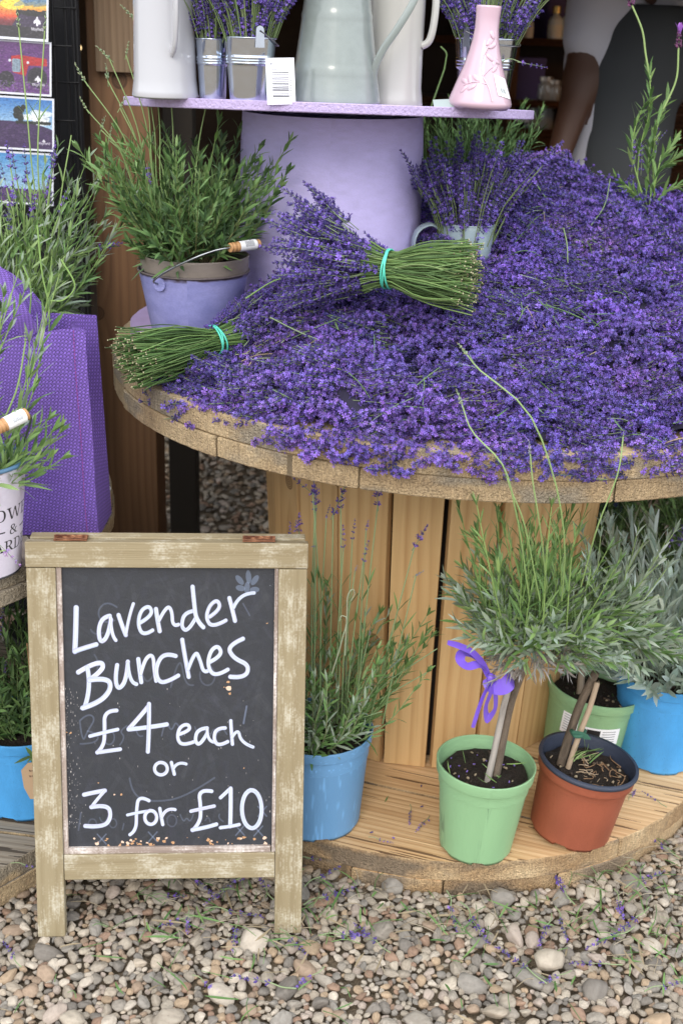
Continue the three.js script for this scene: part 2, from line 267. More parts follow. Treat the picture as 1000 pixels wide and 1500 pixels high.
// ------------------------------------------------------------------ cable reels of sawn boards
function discBoards(parent, cx, cz, r, y, h, n, turn, capM, rimM, seed, gap = 0.003) {
  const R = rng(seed), edges = [-r]; for (let k = 1; k < n; k++) edges.push(-r + 2 * r * (k + (R() - 0.5) * 0.35) / n); edges.push(r);
  const list = [];
  for (let k = 0; k < n; k++) {
    const a = edges[k] + (k ? gap / 2 : 0), b = edges[k + 1] - (k < n - 1 ? gap / 2 : 0), pts = [], rr = r + (R() - 0.5) * 0.008, N = 26;
    const half = (v) => Math.sqrt(Math.max(0, rr * rr - v * v));
    for (let q = 0; q <= N; q++) { const v = lerp(Math.max(a, -rr + 1e-4), Math.min(b, rr - 1e-4), q / N); pts.push([half(v) + (R() - 0.5) * 0.0022, v]); }
    for (let q = N; q >= 0; q--) { const v = lerp(Math.max(a, -rr + 1e-4), Math.min(b, rr - 1e-4), q / N); pts.push([-half(v) + (R() - 0.5) * 0.0022, v]); }
    const sh = new THREE.Shape(pts.map(([x, v]) => new THREE.Vector2(x, v)));
    let g = new THREE.ExtrudeGeometry(sh, { depth: h - 0.004, bevelEnabled: true, bevelThickness: 0.002, bevelSize: 0.002, bevelOffset: -0.002, bevelSegments: 1 });
    g.rotateX(-Math.PI / 2); g.translate(0, 0.002, 0);
    const P = g.attributes.position, U = g.attributes.uv, ou = R() * 9, ov = R() * 9, nrm = g.attributes.normal;
    for (let i = 0; i < P.count; i++) { if (Math.abs(nrm.getY(i)) > 0.75) U.setXY(i, P.getX(i) + ou, P.getZ(i) + ov); else U.setXY(i, Math.atan2(P.getZ(i), P.getX(i)) * r + ou, P.getY(i) + ov); }
    const cap = capM, m = mesh('plank', g, [cap, rimM], parent); m.position.set(cx, y + (R() - 0.5) * 0.0016, cz); m.rotation.y = turn; list.push(m);
  }
  return list;
}
const reel = thing('cable_reel_table', 'big upturned wooden cable reel used as display table for lavender', 'cable reel', V(DECK.x, 0, DECK.z));
{
  const R = rng(11), ox = DECK.x, oz = DECK.z;
  discBoards(reel, TABLE.x - ox, TABLE.z - oz, TABLE.r, TABLE.y0, TABLE.y1 - TABLE.y0 - 0.001, 5, rad(62), M.weathered, M.rim, 101);
  discBoards(reel, TABLE.x - ox, TABLE.z - oz, TABLE.r - 0.003, TABLE.y1, TABLE.y2 - TABLE.y1, 5, rad(-24), M.weathered, M.rim, 107);
  discBoards(reel, 0, 0, DECK.r, 0.024, 0.041, 6, rad(-18), M.deck, M.rimLow, 113, 0.002);
  discBoards(reel, 0, 0, DECK.r - 0.004, -0.02, 0.043, 6, rad(70), M.deck, M.rimLow, 119);
  // barrel of upright slats
  const bx = 0.19 - ox, bz = -2.455 - oz, n = 21, R0 = 0.322, R1 = 0.362, y0 = 0.066, y1 = 0.798;
  for (let k = 0; k < n; k++) {
    const th0 = Math.PI / 2 + (k + 0.28) / n * Math.PI * 2, w0 = 2 * Math.PI * R0 / n, w1 = 2 * Math.PI * R1 / n, gp = k === 15 || k === 16 ? 0.013 : 0.004 + R() * 0.003, d = 0.022, rec = (R() - 0.5) * 0.006;
    const g = plank(1, 1, d, 'y', () => 0, 0.0022), P = g.attributes.position, U = g.attributes.uv, ou = R() * 9, ov = R() * 9;
    for (let i = 0; i < P.count; i++) { const t = P.getY(i) + 0.5, x = P.getX(i) * (lerp(w0, w1, t) - gp), z = P.getZ(i) + lerp(R0, R1, t) - d / 2 + rec; P.setXYZ(i, x, lerp(y0, y1, t), z); U.setXY(i, lerp(y0, y1, t) + ou, (Math.abs(P.getZ(i)) > 0 ? x : z) + ov); }
    g.computeVertexNormals();
    const m = mesh('slat', g, M.slat, reel); m.position.set(bx + 0.0, 0, bz); m.rotation.y = th0 - Math.PI / 2 + Math.PI / 2;
  }
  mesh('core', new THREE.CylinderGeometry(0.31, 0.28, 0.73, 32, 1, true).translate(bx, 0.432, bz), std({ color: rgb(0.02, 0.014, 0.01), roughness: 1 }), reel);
}
const reel2 = thing('cable_reel_table', 'weathered grey cable reel table at the left edge carrying the purple bag', 'cable reel', V(LREEL.x, 0, LREEL.z));
discBoards(reel2, 0, 0, 0.53, 0.572, 0.026, 6, rad(20), M.greyWood, M.rim, 131);
discBoards(reel2, 0, 0, 0.528, 0.599, 0.026, 6, rad(-60), M.greyWood, M.rim, 137);
discBoards(reel2, 0, 0, 0.52, 0.036, 0.036, 6, rad(-8), M.greyWood, M.rim, 139, 0.004);
discBoards(reel2, 0, 0, 0.515, -0.005, 0.040, 6, rad(76), M.greyWood, M.rim, 149);
{ const R = rng(19); for (let k = 0; k < 16; k++) { const m = mesh('slat', plank(0.098, 0.498, 0.022, 'y', R, 0.002, [0, 0.322, 0.25]), M.greyWood, reel2); m.rotation.y = k / 16 * Math.PI * 2; } }

// ------------------------------------------------------------------ small lilac reel on the table
const LIL = { x: -0.05, z: -2.43, r: 0.381, y0: TABLE.y2, low: 0.905, y1: 1.305, top: 1.321, tilt: 3.2 };
{
  const paint = (c, seed) => std({ color: c, map: mottle(seed, 0.4, 0.12, 18), bumpMap: mottle(seed + 1, 0.2, 0.5, 40), bumpScale: 0.0006, roughness: 0.55 });
  const lil = thing('small_cable_reel', 'small lilac painted cable reel standing on the big table', 'cable reel', V(LIL.x, LIL.y0, LIL.z));
  const pm = paint(rgb(0.56, 0.50, 0.84), 201), pf = paint(rgb(0.52, 0.40, 0.68), 205), raw = std({ color: rgb(0.53, 0.43, 0.70), map: mottle(209, 0.1, 0.15, 30, 0.02), bumpMap: bumpRough, bumpScale: 0.003, roughness: 0.8 });
  const H = LIL.y1 - LIL.low;
  const disc = (r, y, h) => { const N = 96, R = rng(r * 1000 | 0), pts = []; for (let k = 0; k < N; k++) { const t = k / N * 6.2832, q = r + (R() - 0.5) * 0.002; pts.push(new THREE.Vector2(Math.cos(t) * q, Math.sin(t) * q)); } const g = new THREE.ExtrudeGeometry(new THREE.Shape(pts), { depth: h - 0.003, bevelEnabled: true, bevelThickness: 0.0015, bevelSize: 0.0015, bevelOffset: -0.0015, bevelSegments: 1 }); return g.rotateX(-Math.PI / 2).translate(0, y + 0.0015, 0); };
  mesh('lower_flange', disc(LIL.r, 0.002, LIL.low - LIL.y0 - 0.002), [pf, raw], lil);
  { const u = mesh('upper_flange', disc(LIL.r, 0, LIL.top - LIL.y1), [pf, raw], lil); u.position.y = LIL.y1 - LIL.y0; u.rotation.x = rad(-LIL.tilt); }
  mesh('barrel', lathe([[0.171, 0], [0.1735, 0.05], [0.1755, H * 0.35], [0.1755, H * 0.6], [0.173, H * 0.85], [0.170, H]], 72).translate(0.008, LIL.low - LIL.y0, 0), pm, lil);
}

// ------------------------------------------------------------------ the A-board
{
  const sign = thing('chalkboard_sign', 'wooden A-board with black panel hand painted with lavender prices', 'sign', V(-0.267, 0, -1.697));
  sign.rotation.y = rad(4.2);
  const R = rng(29), W = 0.446, H = 0.69, T = 0.020, lean = new THREE.Matrix4().makeRotationX(rad(-9.3)), sw = 0.046;
  const add = (n, w, h, d, x, y, z, ax, mat = M.frame, bev = 0.0018) => mesh(n, plank(w, h, d, ax, R, bev).translate(x, y, z).applyMatrix4(lean), mat, sign);
  add('leg', sw, H - 0.043, T, -W / 2 + sw / 2, (H - 0.043) / 2, 0, 'y');
  add('leg', sw, H - 0.043, T, W / 2 - sw / 2, (H - 0.043) / 2, 0, 'y');
  add('top_rail', W + 0.002, 0.042, T, 0, H - 0.021, 0, 'x');
  add('bottom_rail', W - 2 * sw - 0.001, 0.046, T - 0.002, 0, 0.127, -0.001, 'x');
  const bx = W / 2 - sw, by0 = 0.15, by1 = H - 0.043;
  add('bead', 0.008, by1 - by0, 0.007, -bx + 0.0042, (by0 + by1) / 2, 0.0015, 'y', M.bead, 0.001);
  add('bead', 0.006, by1 - by0, 0.007, bx - 0.0032, (by0 + by1) / 2, 0.0015, 'y', M.bead, 0.001);
  add('bead', 2 * bx - 0.016, 0.011, 0.007, 0, by0 + 0.0056, 0.0015, 'x', M.bead, 0.001);
  const pw = 2 * bx - 0.012, ph = by1 - by0 - 0.010;
  const S = 2.857, LX = (y) => lerp(24, 55, (y - 8) / 1102), RX = (y) => lerp(962, 930, (y - 8) / 1102);
  const face = canvas(1180, 1480, (x, CW, CHt) => {
    const Rr = rng(64);
    x.fillStyle = '#2b2d33'; x.fillRect(0, 0, CW, CHt);
    for (let i = 0; i < 900; i++) { x.strokeStyle = `rgba(${Rr() < 0.5 ? '120,126,136' : '18,20,24'},${0.02 + Rr() * 0.035})`; x.lineWidth = 4 + Rr() * 30; const a = Rr() * CW, b = Rr() * CHt; x.beginPath(); x.moveTo(a, b); x.lineTo(a + (Rr() - 0.5) * 260, b + (Rr() - 0.3) * 300); x.stroke(); }
    for (let i = 0; i < 5000; i++) { x.fillStyle = `rgba(${Rr() < 0.6 ? '150,156,166' : '14,15,18'},${Rr() * 0.12})`; x.fillRect(Rr() * CW, Rr() * CHt, 1 + Rr() * 2.5, 1 + Rr() * 2.5); }
    const m = ([a, b]) => [clamp((a - LX(b)) / (RX(b) - LX(b)), -0.02, 1.02) * CW, (b - 8) / 1102 * CHt];
    const path = (pts) => { const q = pts.map(m); x.beginPath(); x.moveTo(...q[0]); for (let i = 1; i < q.length - 1; i++) { const e = i === q.length - 2 ? q[i + 1] : [(q[i][0] + q[i + 1][0]) / 2, (q[i][1] + q[i + 1][1]) / 2]; x.quadraticCurveTo(q[i][0], q[i][1], e[0], e[1]); } if (q.length === 2) x.lineTo(...q[1]); };
    const ell = (cx, cy, rx, ry, a0 = 0, a1 = 6.5) => { const p = []; for (let k = 0; k <= 22; k++) { const t = lerp(a0, a1, k / 22) - 1.9; p.push([cx + Math.cos(t) * rx, cy + Math.sin(t) * ry]); } return p; };
    x.lineCap = 'round'; x.lineJoin = 'round';
    // old writing that was wiped off
    const ghost = (pts, w = 9, al = 0.25) => { x.strokeStyle = `rgba(128,142,172,${al})`; x.lineWidth = w; path(pts); x.stroke(); };
    ghost([[275, 165], [235, 140], [190, 180], [215, 230], [265, 215]], 9, 0.3); ghost([[165, 250], [180, 275], [215, 262]], 9);
    ghost([[180, 345], [200, 370], [192, 400]]); ghost([[350, 470], [372, 400], [405, 470], [440, 400]]); ghost([[500, 470], [540, 330], [560, 470], [595, 462]], 9); ghost(ell(655, 425, 32, 38, 0.4, 5.4), 9);
    ghost([[118, 600], [128, 690], [150, 640], [185, 590], [150, 570], [118, 600]], 9, 0.33); ghost([[150, 640], [200, 650], [185, 690], [120, 690]], 9, 0.3); ghost(ell(240, 665, 22, 28, 0, 5.2), 8, 0.3); ghost([[315, 620], [280, 640], [310, 665], [285, 695]], 8, 0.3); ghost([[350, 600], [352, 670], [380, 660]], 8, 0.3);
    ghost([[460, 660], [478, 585], [500, 650], [525, 590], [545, 660]], 9, 0.32); ghost([[600, 625], [610, 660], [640, 625], [650, 660]], 8, 0.28); ghost([[665, 660], [680, 625], [700, 655], [715, 622], [735, 655]], 8, 0.28); ghost([[820, 545], [806, 612]], 10, 0.5);
    ghost([[325, 828], [335, 900], [430, 925], [560, 905], [680, 828]], 10, 0.3);
    ghost([[122, 965], [112, 1035]], 9, 0.3); ghost(ell(170, 1010, 17, 20), 8, 0.25); ghost([[200, 985], [215, 1025], [235, 980]], 8, 0.28); ghost(ell(255, 1008, 15, 18, 0, 5), 8, 0.25); ghost([[300, 1010], [294, 1035]], 8, 0.28); ghost(ell(500, 1000, 20, 24), 8, 0.25); ghost([[535, 975], [548, 1010], [562, 985], [578, 1010], [590, 975]], 8, 0.3); ghost([[640, 1000], [655, 975], [660, 1005]], 8, 0.25); ghost([[700, 975], [690, 990], [715, 1005]], 8, 0.3);
    for (const [a, b] of [[208, 1072], [420, 1065], [785, 1042], [862, 1045], [880, 965]]) { ghost([[a - 18, b - 20], [a + 18, b + 20]], 8, 0.42); ghost([[a + 18, b - 20], [a - 18, b + 20]], 8, 0.42); }
    ghost([[810, 150], [838, 195]], 8, 0.3);
    x.fillStyle = 'rgba(110,122,146,0.62)'; for (const [a, b, r, l] of [[835, 50, -0.1, 34], [797, 62, -0.75, 30], [862, 62, 0.65, 30], [800, 92, -1.4, 26], [860, 98, 1.5, 26], [828, 90, 0.1, 30]]) { const [q, w] = m([a, b]); x.save(); x.translate(q, w); x.rotate(r); x.beginPath(); x.ellipse(0, 0, 15, l, 0, 0, 7); x.fill(); x.restore(); }
    // the price list in white paint
    const brush = (pts, w) => {
      x.strokeStyle = 'rgba(112,112,160,0.5)'; x.lineWidth = w * 1.18; path(pts); x.stroke();
      x.strokeStyle = '#b9c0d0'; x.lineWidth = w; path(pts); x.stroke();
      for (let k = 0; k < 11; k++) { const o = (k - 5) * w * 0.085; x.strokeStyle = k % 2 ? `rgba(240,244,255,${0.35 + Rr() * 0.45})` : `rgba(${70 + Rr() * 50},${76 + Rr() * 50},${110 + Rr() * 40},${0.15 + Rr() * 0.4})`; x.lineWidth = w * (0.04 + Rr() * 0.06); path(pts.map(([a, b]) => [a + o * 0.8 + (Rr() - 0.5) * 2, b + o * 0.45])); x.stroke(); }
    };
    const B = 27, Md = 22, Sm = 18.5;
    brush([[104, 168], [103, 250], [98, 332]], B); brush([[98, 332], [140, 318], [188, 306]], B - 4);
    brush([[245, 198], [215, 203], [196, 250], [205, 302], [238, 275], [250, 212]], Md); brush([[248, 205], [250, 270], [270, 290]], Md - 4);
    brush([[282, 195], [298, 240], [312, 270]], Md); brush([[312, 270], [325, 200], [345, 152]], Md - 6);
    brush([[368, 226], [425, 198], [415, 158], [376, 175], [362, 230], [385, 275], [425, 252]], Md - 3);
    brush([[440, 172], [446, 215], [455, 255]], Md); brush([[452, 215], [485, 158], [508, 175], [510, 240], [535, 230]], Md - 4);
    brush([[606, 178], [560, 182], [545, 240], [575, 258], [608, 205]], Md - 3); brush([[596, 88], [602, 150], [610, 215], [640, 240]], Md);
    brush([[668, 200], [715, 172], [703, 135], [668, 155], [650, 205], [678, 243], [736, 214]], Md - 3);
    brush([[752, 130], [765, 175], [775, 215]], Md); brush([[770, 165], [795, 112], [858, 110]], Md - 5);
    brush([[112, 412], [160, 385], [215, 372], [215, 405], [158, 442]], B - 3); brush([[150, 395], [168, 470], [138, 548]], B - 4); brush([[160, 442], [235, 432], [252, 475], [200, 530], [130, 550]], B - 2);
    brush([[275, 385], [265, 440], [280, 482], [315, 440], [320, 372]], Md); brush([[320, 380], [326, 455], [356, 458]], Md - 3);
    brush([[364, 362], [370, 410], [376, 450]], Md); brush([[374, 418], [388, 372], [410, 346], [428, 352], [430, 400], [438, 446]], Md - 3);
    brush([[522, 350], [472, 335], [435, 395], [448, 452], [490, 448], [532, 425]], Md - 1);
    brush([[550, 288], [562, 360], [576, 430]], Md); brush([[574, 400], [605, 325], [625, 365], [640, 418], [662, 405]], Md - 3);
    brush([[668, 372], [720, 348], [703, 308], [668, 330], [655, 390], [688, 432], [742, 402]], Md - 2);
    brush([[808, 284], [740, 310], [765, 358], [835, 385], [815, 436], [752, 430]], Md);
    brush([[272, 560], [220, 560], [222, 640], [218, 700], [190, 725]], Md - 2); brush([[160, 660], [220, 645], [276, 634]], Sm); brush([[190, 724], [240, 718], [286, 712]], Md - 2);
    brush([[404, 545], [360, 595], [322, 632]], Md); brush([[322, 634], [400, 628], [482, 615]], Md); brush([[408, 535], [408, 630], [402, 722]], Md);
    brush([[530, 655], [582, 640], [572, 612], [535, 625], [524, 672], [548, 700], [596, 684]], Sm); brush([[652, 630], [612, 632], [598, 682], [622, 700], [652, 650]], Sm); brush([[652, 635], [652, 685], [684, 686]], Sm - 3);
    brush([[728, 630], [690, 630], [678, 675], [700, 703], [738, 684]], Sm); brush([[752, 602], [754, 650], [758, 694]], Sm); brush([[756, 668], [782, 628], [795, 690], [845, 706]], Sm - 2);
    brush(ell(456, 790, 27, 25), Sm - 1); brush([[500, 766], [506, 790], [512, 812]], Sm); brush([[508, 790], [525, 760], [562, 772]], Sm - 3);
    brush([[135, 892], [180, 882], [222, 876]], Md); brush([[222, 876], [190, 910], [165, 942]], Md - 5); brush([[165, 942], [235, 930], [248, 985], [215, 1025], [140, 1018]], Md);
    brush([[405, 918], [362, 895], [352, 960], [352, 1040], [325, 1055]], Md - 4); brush([[315, 975], [355, 966], [398, 960]], Sm - 3); brush(ell(412, 986, 25, 28), Sm); brush([[450, 950], [456, 985], [462, 1015]], Sm); brush([[458, 985], [475, 945], [514, 955]], Sm - 2);
    brush([[668, 882], [612, 872], [622, 950], [618, 1010], [586, 1040]], Md - 2); brush([[580, 962], [625, 952], [678, 942]], Sm); brush([[585, 1038], [640, 1030], [686, 1016]], Md - 1);
    brush([[705, 908], [748, 870]], Md - 3); brush([[748, 872], [748, 950], [744, 1025]], Md); brush([[703, 1030], [745, 1026], [782, 1018]], Sm);
    brush(ell(836, 956, 42, 78), Md);
    // scratches and chips that show the board beneath
    for (let i = 0; i < 260; i++) { const near = Rr() < 0.75, a = near ? 8 + Rr() * Rr() * 110 : Rr() * CW, b = CHt * (0.42 + Rr() * 0.5); x.fillStyle = `rgba(222,214,206,${0.3 + Rr() * 0.5})`; x.fillRect(a, b, 1.5 + Rr() * 3, 2 + Rr() * 9); }
    const chip = (a, b, s) => { const [q, w] = m([a, b]); x.fillStyle = Rr() < 0.4 ? '#d8b9a2' : '#b48a64'; x.beginPath(); for (let k = 0; k < 7; k++) { const t = k / 7 * 6.28, r = s * (0.4 + Rr() * 0.8); x.lineTo(q + Math.cos(t) * r, w + Math.sin(t) * r * 0.8); } x.fill(); };
    for (const [a, b, s] of [[745, 475, 16], [742, 450, 10], [748, 495, 10], [725, 470, 6], [290, 893, 9], [260, 893, 7], [80, 648, 10], [62, 645, 8], [912, 225, 6], [945, 215, 7], [805, 790, 5], [195, 845, 5]]) chip(a, b, s);
    for (let i = 0; i < 46; i++) chip(150 + Rr() * 760, 1068 + Rr() * 36, 4 + Rr() * 10);
    x.strokeStyle = 'rgba(225,205,205,0.8)'; for (const y of [CHt - 4]) for (let a = 0; a < CW; a += 14) { x.lineWidth = 3 + Rr() * 7; x.beginPath(); x.moveTo(a, y + Rr() * 4); x.lineTo(a + 16, y + Rr() * 4); x.stroke(); }
    for (let i = 0; i < 60; i++) { x.fillStyle = `rgba(200,205,214,${0.15 + Rr() * 0.3})`; x.fillRect(CW - Rr() * Rr() * 60, Rr() * 120, 1 + Rr() * 4, 1 + Rr() * 4); }
  });
  const bf = std({ map: face, roughness: 0.62, bumpMap: mottle(301, 0.4, 0.4, 60), bumpScale: 0.0004 });
  const panel = new THREE.BoxGeometry(pw + 0.01, ph + 0.006, 0.004).translate(0, by0 + 0.011 + ph / 2 - 0.001, -0.003).applyMatrix4(lean);
  mesh('board_panel', panel, [M.frame, M.frame, M.frame, M.frame, bf, std({ color: rgb(0.06, 0.06, 0.065), roughness: 0.8 })], sign).userData.label = 'black board hand painted in white: Lavender Bunches £4 each or 3 for £10';
  // rear leaf, hinged at the top
  const back = new THREE.Matrix4().makeTranslation(0, 0, 0).multiply(XF([0, Math.cos(rad(9.3)) * H, -Math.sin(rad(9.3)) * H - 0.012], [rad(2.0), 0, 0]));
  const addB = (n, w, h, d, x, y, z, ax) => mesh(n, plank(w, h, d, ax, R, 0.0018).translate(x, y, z).applyMatrix4(back), M.frame, sign);
  addB('rear_leg', sw, H - 0.052, T, -W / 2 + sw / 2 + 0.006, -(H - 0.052) / 2 - 0.04, -0.012, 'y'); addB('rear_leg', sw, H - 0.052, T, W / 2 - sw / 2 - 0.006, -(H - 0.052) / 2 - 0.04, -0.012, 'y');
  addB('rear_rail', W - 0.006, 0.04, T, 0, -0.02, -0.012, 'x'); addB('rear_rail', W - 2 * sw - 0.016, 0.04, T, 0, -0.42, -0.012, 'x');
  mesh('rear_panel', new THREE.BoxGeometry(W - 2 * sw - 0.016, 0.36, 0.004).translate(0, -0.22, -0.014).applyMatrix4(back), std({ color: rgb(0.05, 0.05, 0.055), roughness: 0.8 }), sign);
  const rust = std({ map: tex(128, 64, (u, v, o) => { const n = fbm(u * 9, v * 9, 71, 5); at3(o, [0.34, 0.17, 0.10], [0.76, 0.56, 0.42], clamp(n * 2.6 - 0.85)); }), bumpMap: bumpRough, bumpScale: 0.001, roughness: 0.85, metalness: 0.2 });
  for (const hx of [-0.153, 0.145]) {
    const g = BGU.mergeGeometries([new THREE.BoxGeometry(0.052, 0.0025, 0.011).translate(0, 0.001, 0.0062), new THREE.BoxGeometry(0.052, 0.0025, 0.011).translate(0, 0.001, -0.0062), new THREE.CylinderGeometry(0.0034, 0.0034, 0.052, 10).rotateZ(Math.PI / 2).translate(0, 0.003, 0)]);
    const h = mesh('hinge', g, rust, sign); h.position.set(hx, Math.cos(rad(9.3)) * H + 0.0022, -Math.sin(rad(9.3)) * H - 0.004); h.rotation.x = rad(-4); h.userData.label = 'rusty brown hinge on top of the board';
  }
}
// ------------------------------------------------------------------ lavender flowers, leaves and plants
const flowerM = phys({ vertexColors: true, roughness: 0.85, sheen: 0.3, sheenColor: rgb(0.4, 0.35, 0.8), sheenRoughness: 0.6 });
const leafM = phys({ vertexColors: true, roughness: 0.62, transmission: 0.22, thickness: 0 });
const stemM = std({ vertexColors: true, roughness: 0.75 });
const soilM = std({ map: tex(256, 256, (u, v, o) => { const n = fbm(u * 40, v * 40, 61, 4), s = noise(u * 90, v * 90, 63); at3(o, [0.10, 0.075, 0.06], [0.30, 0.23, 0.18], clamp(n * 1.5 - 0.4)); if (s > 0.93) at3(o, o.slice(), [0.55, 0.45, 0.34], 0.7); }), bumpMap: mottle(65, 1, 0.9, 40), bumpScale: 0.008, roughness: 0.95 });
soilM.map.repeat.set(8, 8); 
// a flower head along +y: whorls of pointed buds, some of them open
function headGeo(seed, { len = 0.045, whorls = 6, per = 7, bl = 0.0080, bw = 0.0026, open = 0.30, spread = 0.9, stem = 0.02, calyx = [0.066, 0.050, 0.210], petal = [0.180, 0.112, 0.50], stemC = [0.20, 0.26, 0.14], gap = 1, sub = true }) {
  const R = rng(seed), m = new MB(), up = V(0, 1, 0);
  m.tube([V(0, -stem, 0), V((R() - 0.5) * 0.002, len * 0.5, (R() - 0.5) * 0.002), V(0, len, 0)], 0.0008, 0.0005, rgb(...stemC), 3, 3);
  for (let w = 0; w < whorls; w++) {
    const t = whorls === 1 ? 0.5 : w / (whorls - 1), y = len * Math.pow(t, gap) * 0.96, n = Math.round(per * (1 - 0.45 * t) + R() * 1.5), off = R() * 6.28, size = (1.05 - 0.35 * t) * (0.85 + R() * 0.3);
    for (let k = 0; k < n; k++) {
      const th = off + k / n * 6.283 + (R() - 0.5) * 0.6, tilt = lerp(spread, 0.35, t) + (R() - 0.5) * 0.5, d = V(Math.sin(tilt) * Math.cos(th), Math.cos(tilt), Math.sin(tilt) * Math.sin(th)), a = V().crossVectors(d, up).normalize(), b = V().crossVectors(d, a);
      const L = bl * size * (0.8 + R() * 0.5), wd = bw * size * (0.85 + R() * 0.4), j = 0.72 + R() * 0.55, c = rgb(calyx[0] * j * (0.85 + R() * 0.4), calyx[1] * j, calyx[2] * j), o = V(0, y + (R() - 0.5) * 0.004, 0).addScaledVector(d, 0.0008), tip = o.clone().addScaledVector(d, L), mid = o.clone().addScaledVector(d, L * 0.6);
      const i0 = m.v(o.x, o.y, o.z, c), ring = []; for (let q = 0; q < 4; q++) { const f = q / 4 * 6.283, x = Math.cos(f) * wd * 0.5, z = Math.sin(f) * wd * 0.5; ring.push(m.v(mid.x + a.x * x + b.x * z, mid.y + a.y * x + b.y * z, mid.z + a.z * x + b.z * z, c)); }
      const it = m.v(tip.x, tip.y, tip.z, c); for (let q = 0; q < 4; q++) { m.i.push(i0, ring[q], ring[(q + 1) % 4], ring[q], it, ring[(q + 1) % 4]); }
      if (R() < open) { // two-lipped corolla at the tip
        const pj = 0.75 + R() * 0.5, pc = rgb(petal[0] * pj * (0.85 + R() * 0.35), petal[1] * pj, petal[2] * pj), pl = wd * (0.9 + R() * 0.6), np = 4, fo = R() * 6.28, b0 = o.clone().addScaledVector(d, L * 0.85), bi = m.v(b0.x, b0.y, b0.z, pc);
        for (let q = 0; q < np; q++) { const f = fo + q / np * 6.283, e = 0.42, p = (s, ex) => { const g = f + s; return m.v(b0.x + d.x * ex + (a.x * Math.cos(g) + b.x * Math.sin(g)) * pl, b0.y + d.y * ex + (a.y * Math.cos(g) + b.y * Math.sin(g)) * pl, b0.z + d.z * ex + (a.z * Math.cos(g) + b.z * Math.sin(g)) * pl, pc); }; m.i.push(bi, p(-e, wd * 0.5), p(e, wd * 0.7)); }
      } else if (R() < 0.10) { const bc = rgb(0.30, 0.17, 0.09); const b0 = o.clone().addScaledVector(d, L * 0.95); m.blade(b0, d, a, 0.0022, 0.0016, V(0, 0, 0), bc, 1); }
    }
  }
  return m.geo();
}
const HEADS = [0, 1, 2, 3, 4].map((k) => headGeo(400 + k, { len: 0.044 + k * 0.003, whorls: 6 + (k % 2), per: 7, spread: 0.8 }));
const SPIKES = [0, 1, 2].map((k) => headGeo(430 + k, { len: 0.042 + k * 0.006, whorls: 5, per: 6, bl: 0.0066, gap: 0.75, stem: 0.01, calyx: [0.08, 0.055, 0.24], petal: [0.20, 0.11, 0.50] }));
const BUDS = [0, 1, 2].map((k) => headGeo(450 + k, { len: 0.024, whorls: 4, per: 5, bl: 0.0055, bw: 0.002, open: 0, spread: 0.55, stem: 0.01, calyx: [0.26, 0.34, 0.20], stemC: [0.2, 0.3, 0.12] }));
const DRYBUDS = [0, 1].map((k) => headGeo(460 + k, { len: 0.022, whorls: 4, per: 5, bl: 0.0055, bw: 0.002, open: 0, spread: 0.5, stem: 0.01, calyx: [0.26, 0.25, 0.33], stemC: [0.2, 0.28, 0.16] }));
function flowerAt(parent, geo, p, dir, s = 1, R = Math.random, name = 'flower_head') { const m = mesh(name, geo, flowerM, parent); m.position.copy(p); aim(m, dir, R() * 6.28); m.scale.setScalar(s); return m; }

const GREEN = { bright: [[0.12, 0.22, 0.055], [0.17, 0.29, 0.085], [0.23, 0.35, 0.12]], mid: [[0.085, 0.18, 0.045], [0.12, 0.235, 0.065], [0.165, 0.29, 0.09]], grey: [[0.21, 0.28, 0.19], [0.27, 0.34, 0.25], [0.33, 0.40, 0.31]], dark: [[0.035, 0.085, 0.024], [0.05, 0.11, 0.03], [0.08, 0.15, 0.05]], silver: [[0.33, 0.43, 0.36], [0.41, 0.51, 0.44], [0.49, 0.58, 0.52]], dead: [[0.30, 0.28, 0.26], [0.38, 0.36, 0.34], [0.25, 0.22, 0.19]] };
const pick = (a, R) => a[Math.floor(R() * a.length)];
function tint(a, R, j = 0.25) { const c = pick(a, R), k = 1 - j / 2 + R() * j; return rgb(c[0] * k * (0.94 + R() * 0.12), c[1] * k, c[2] * k * (0.9 + R() * 0.2)); }
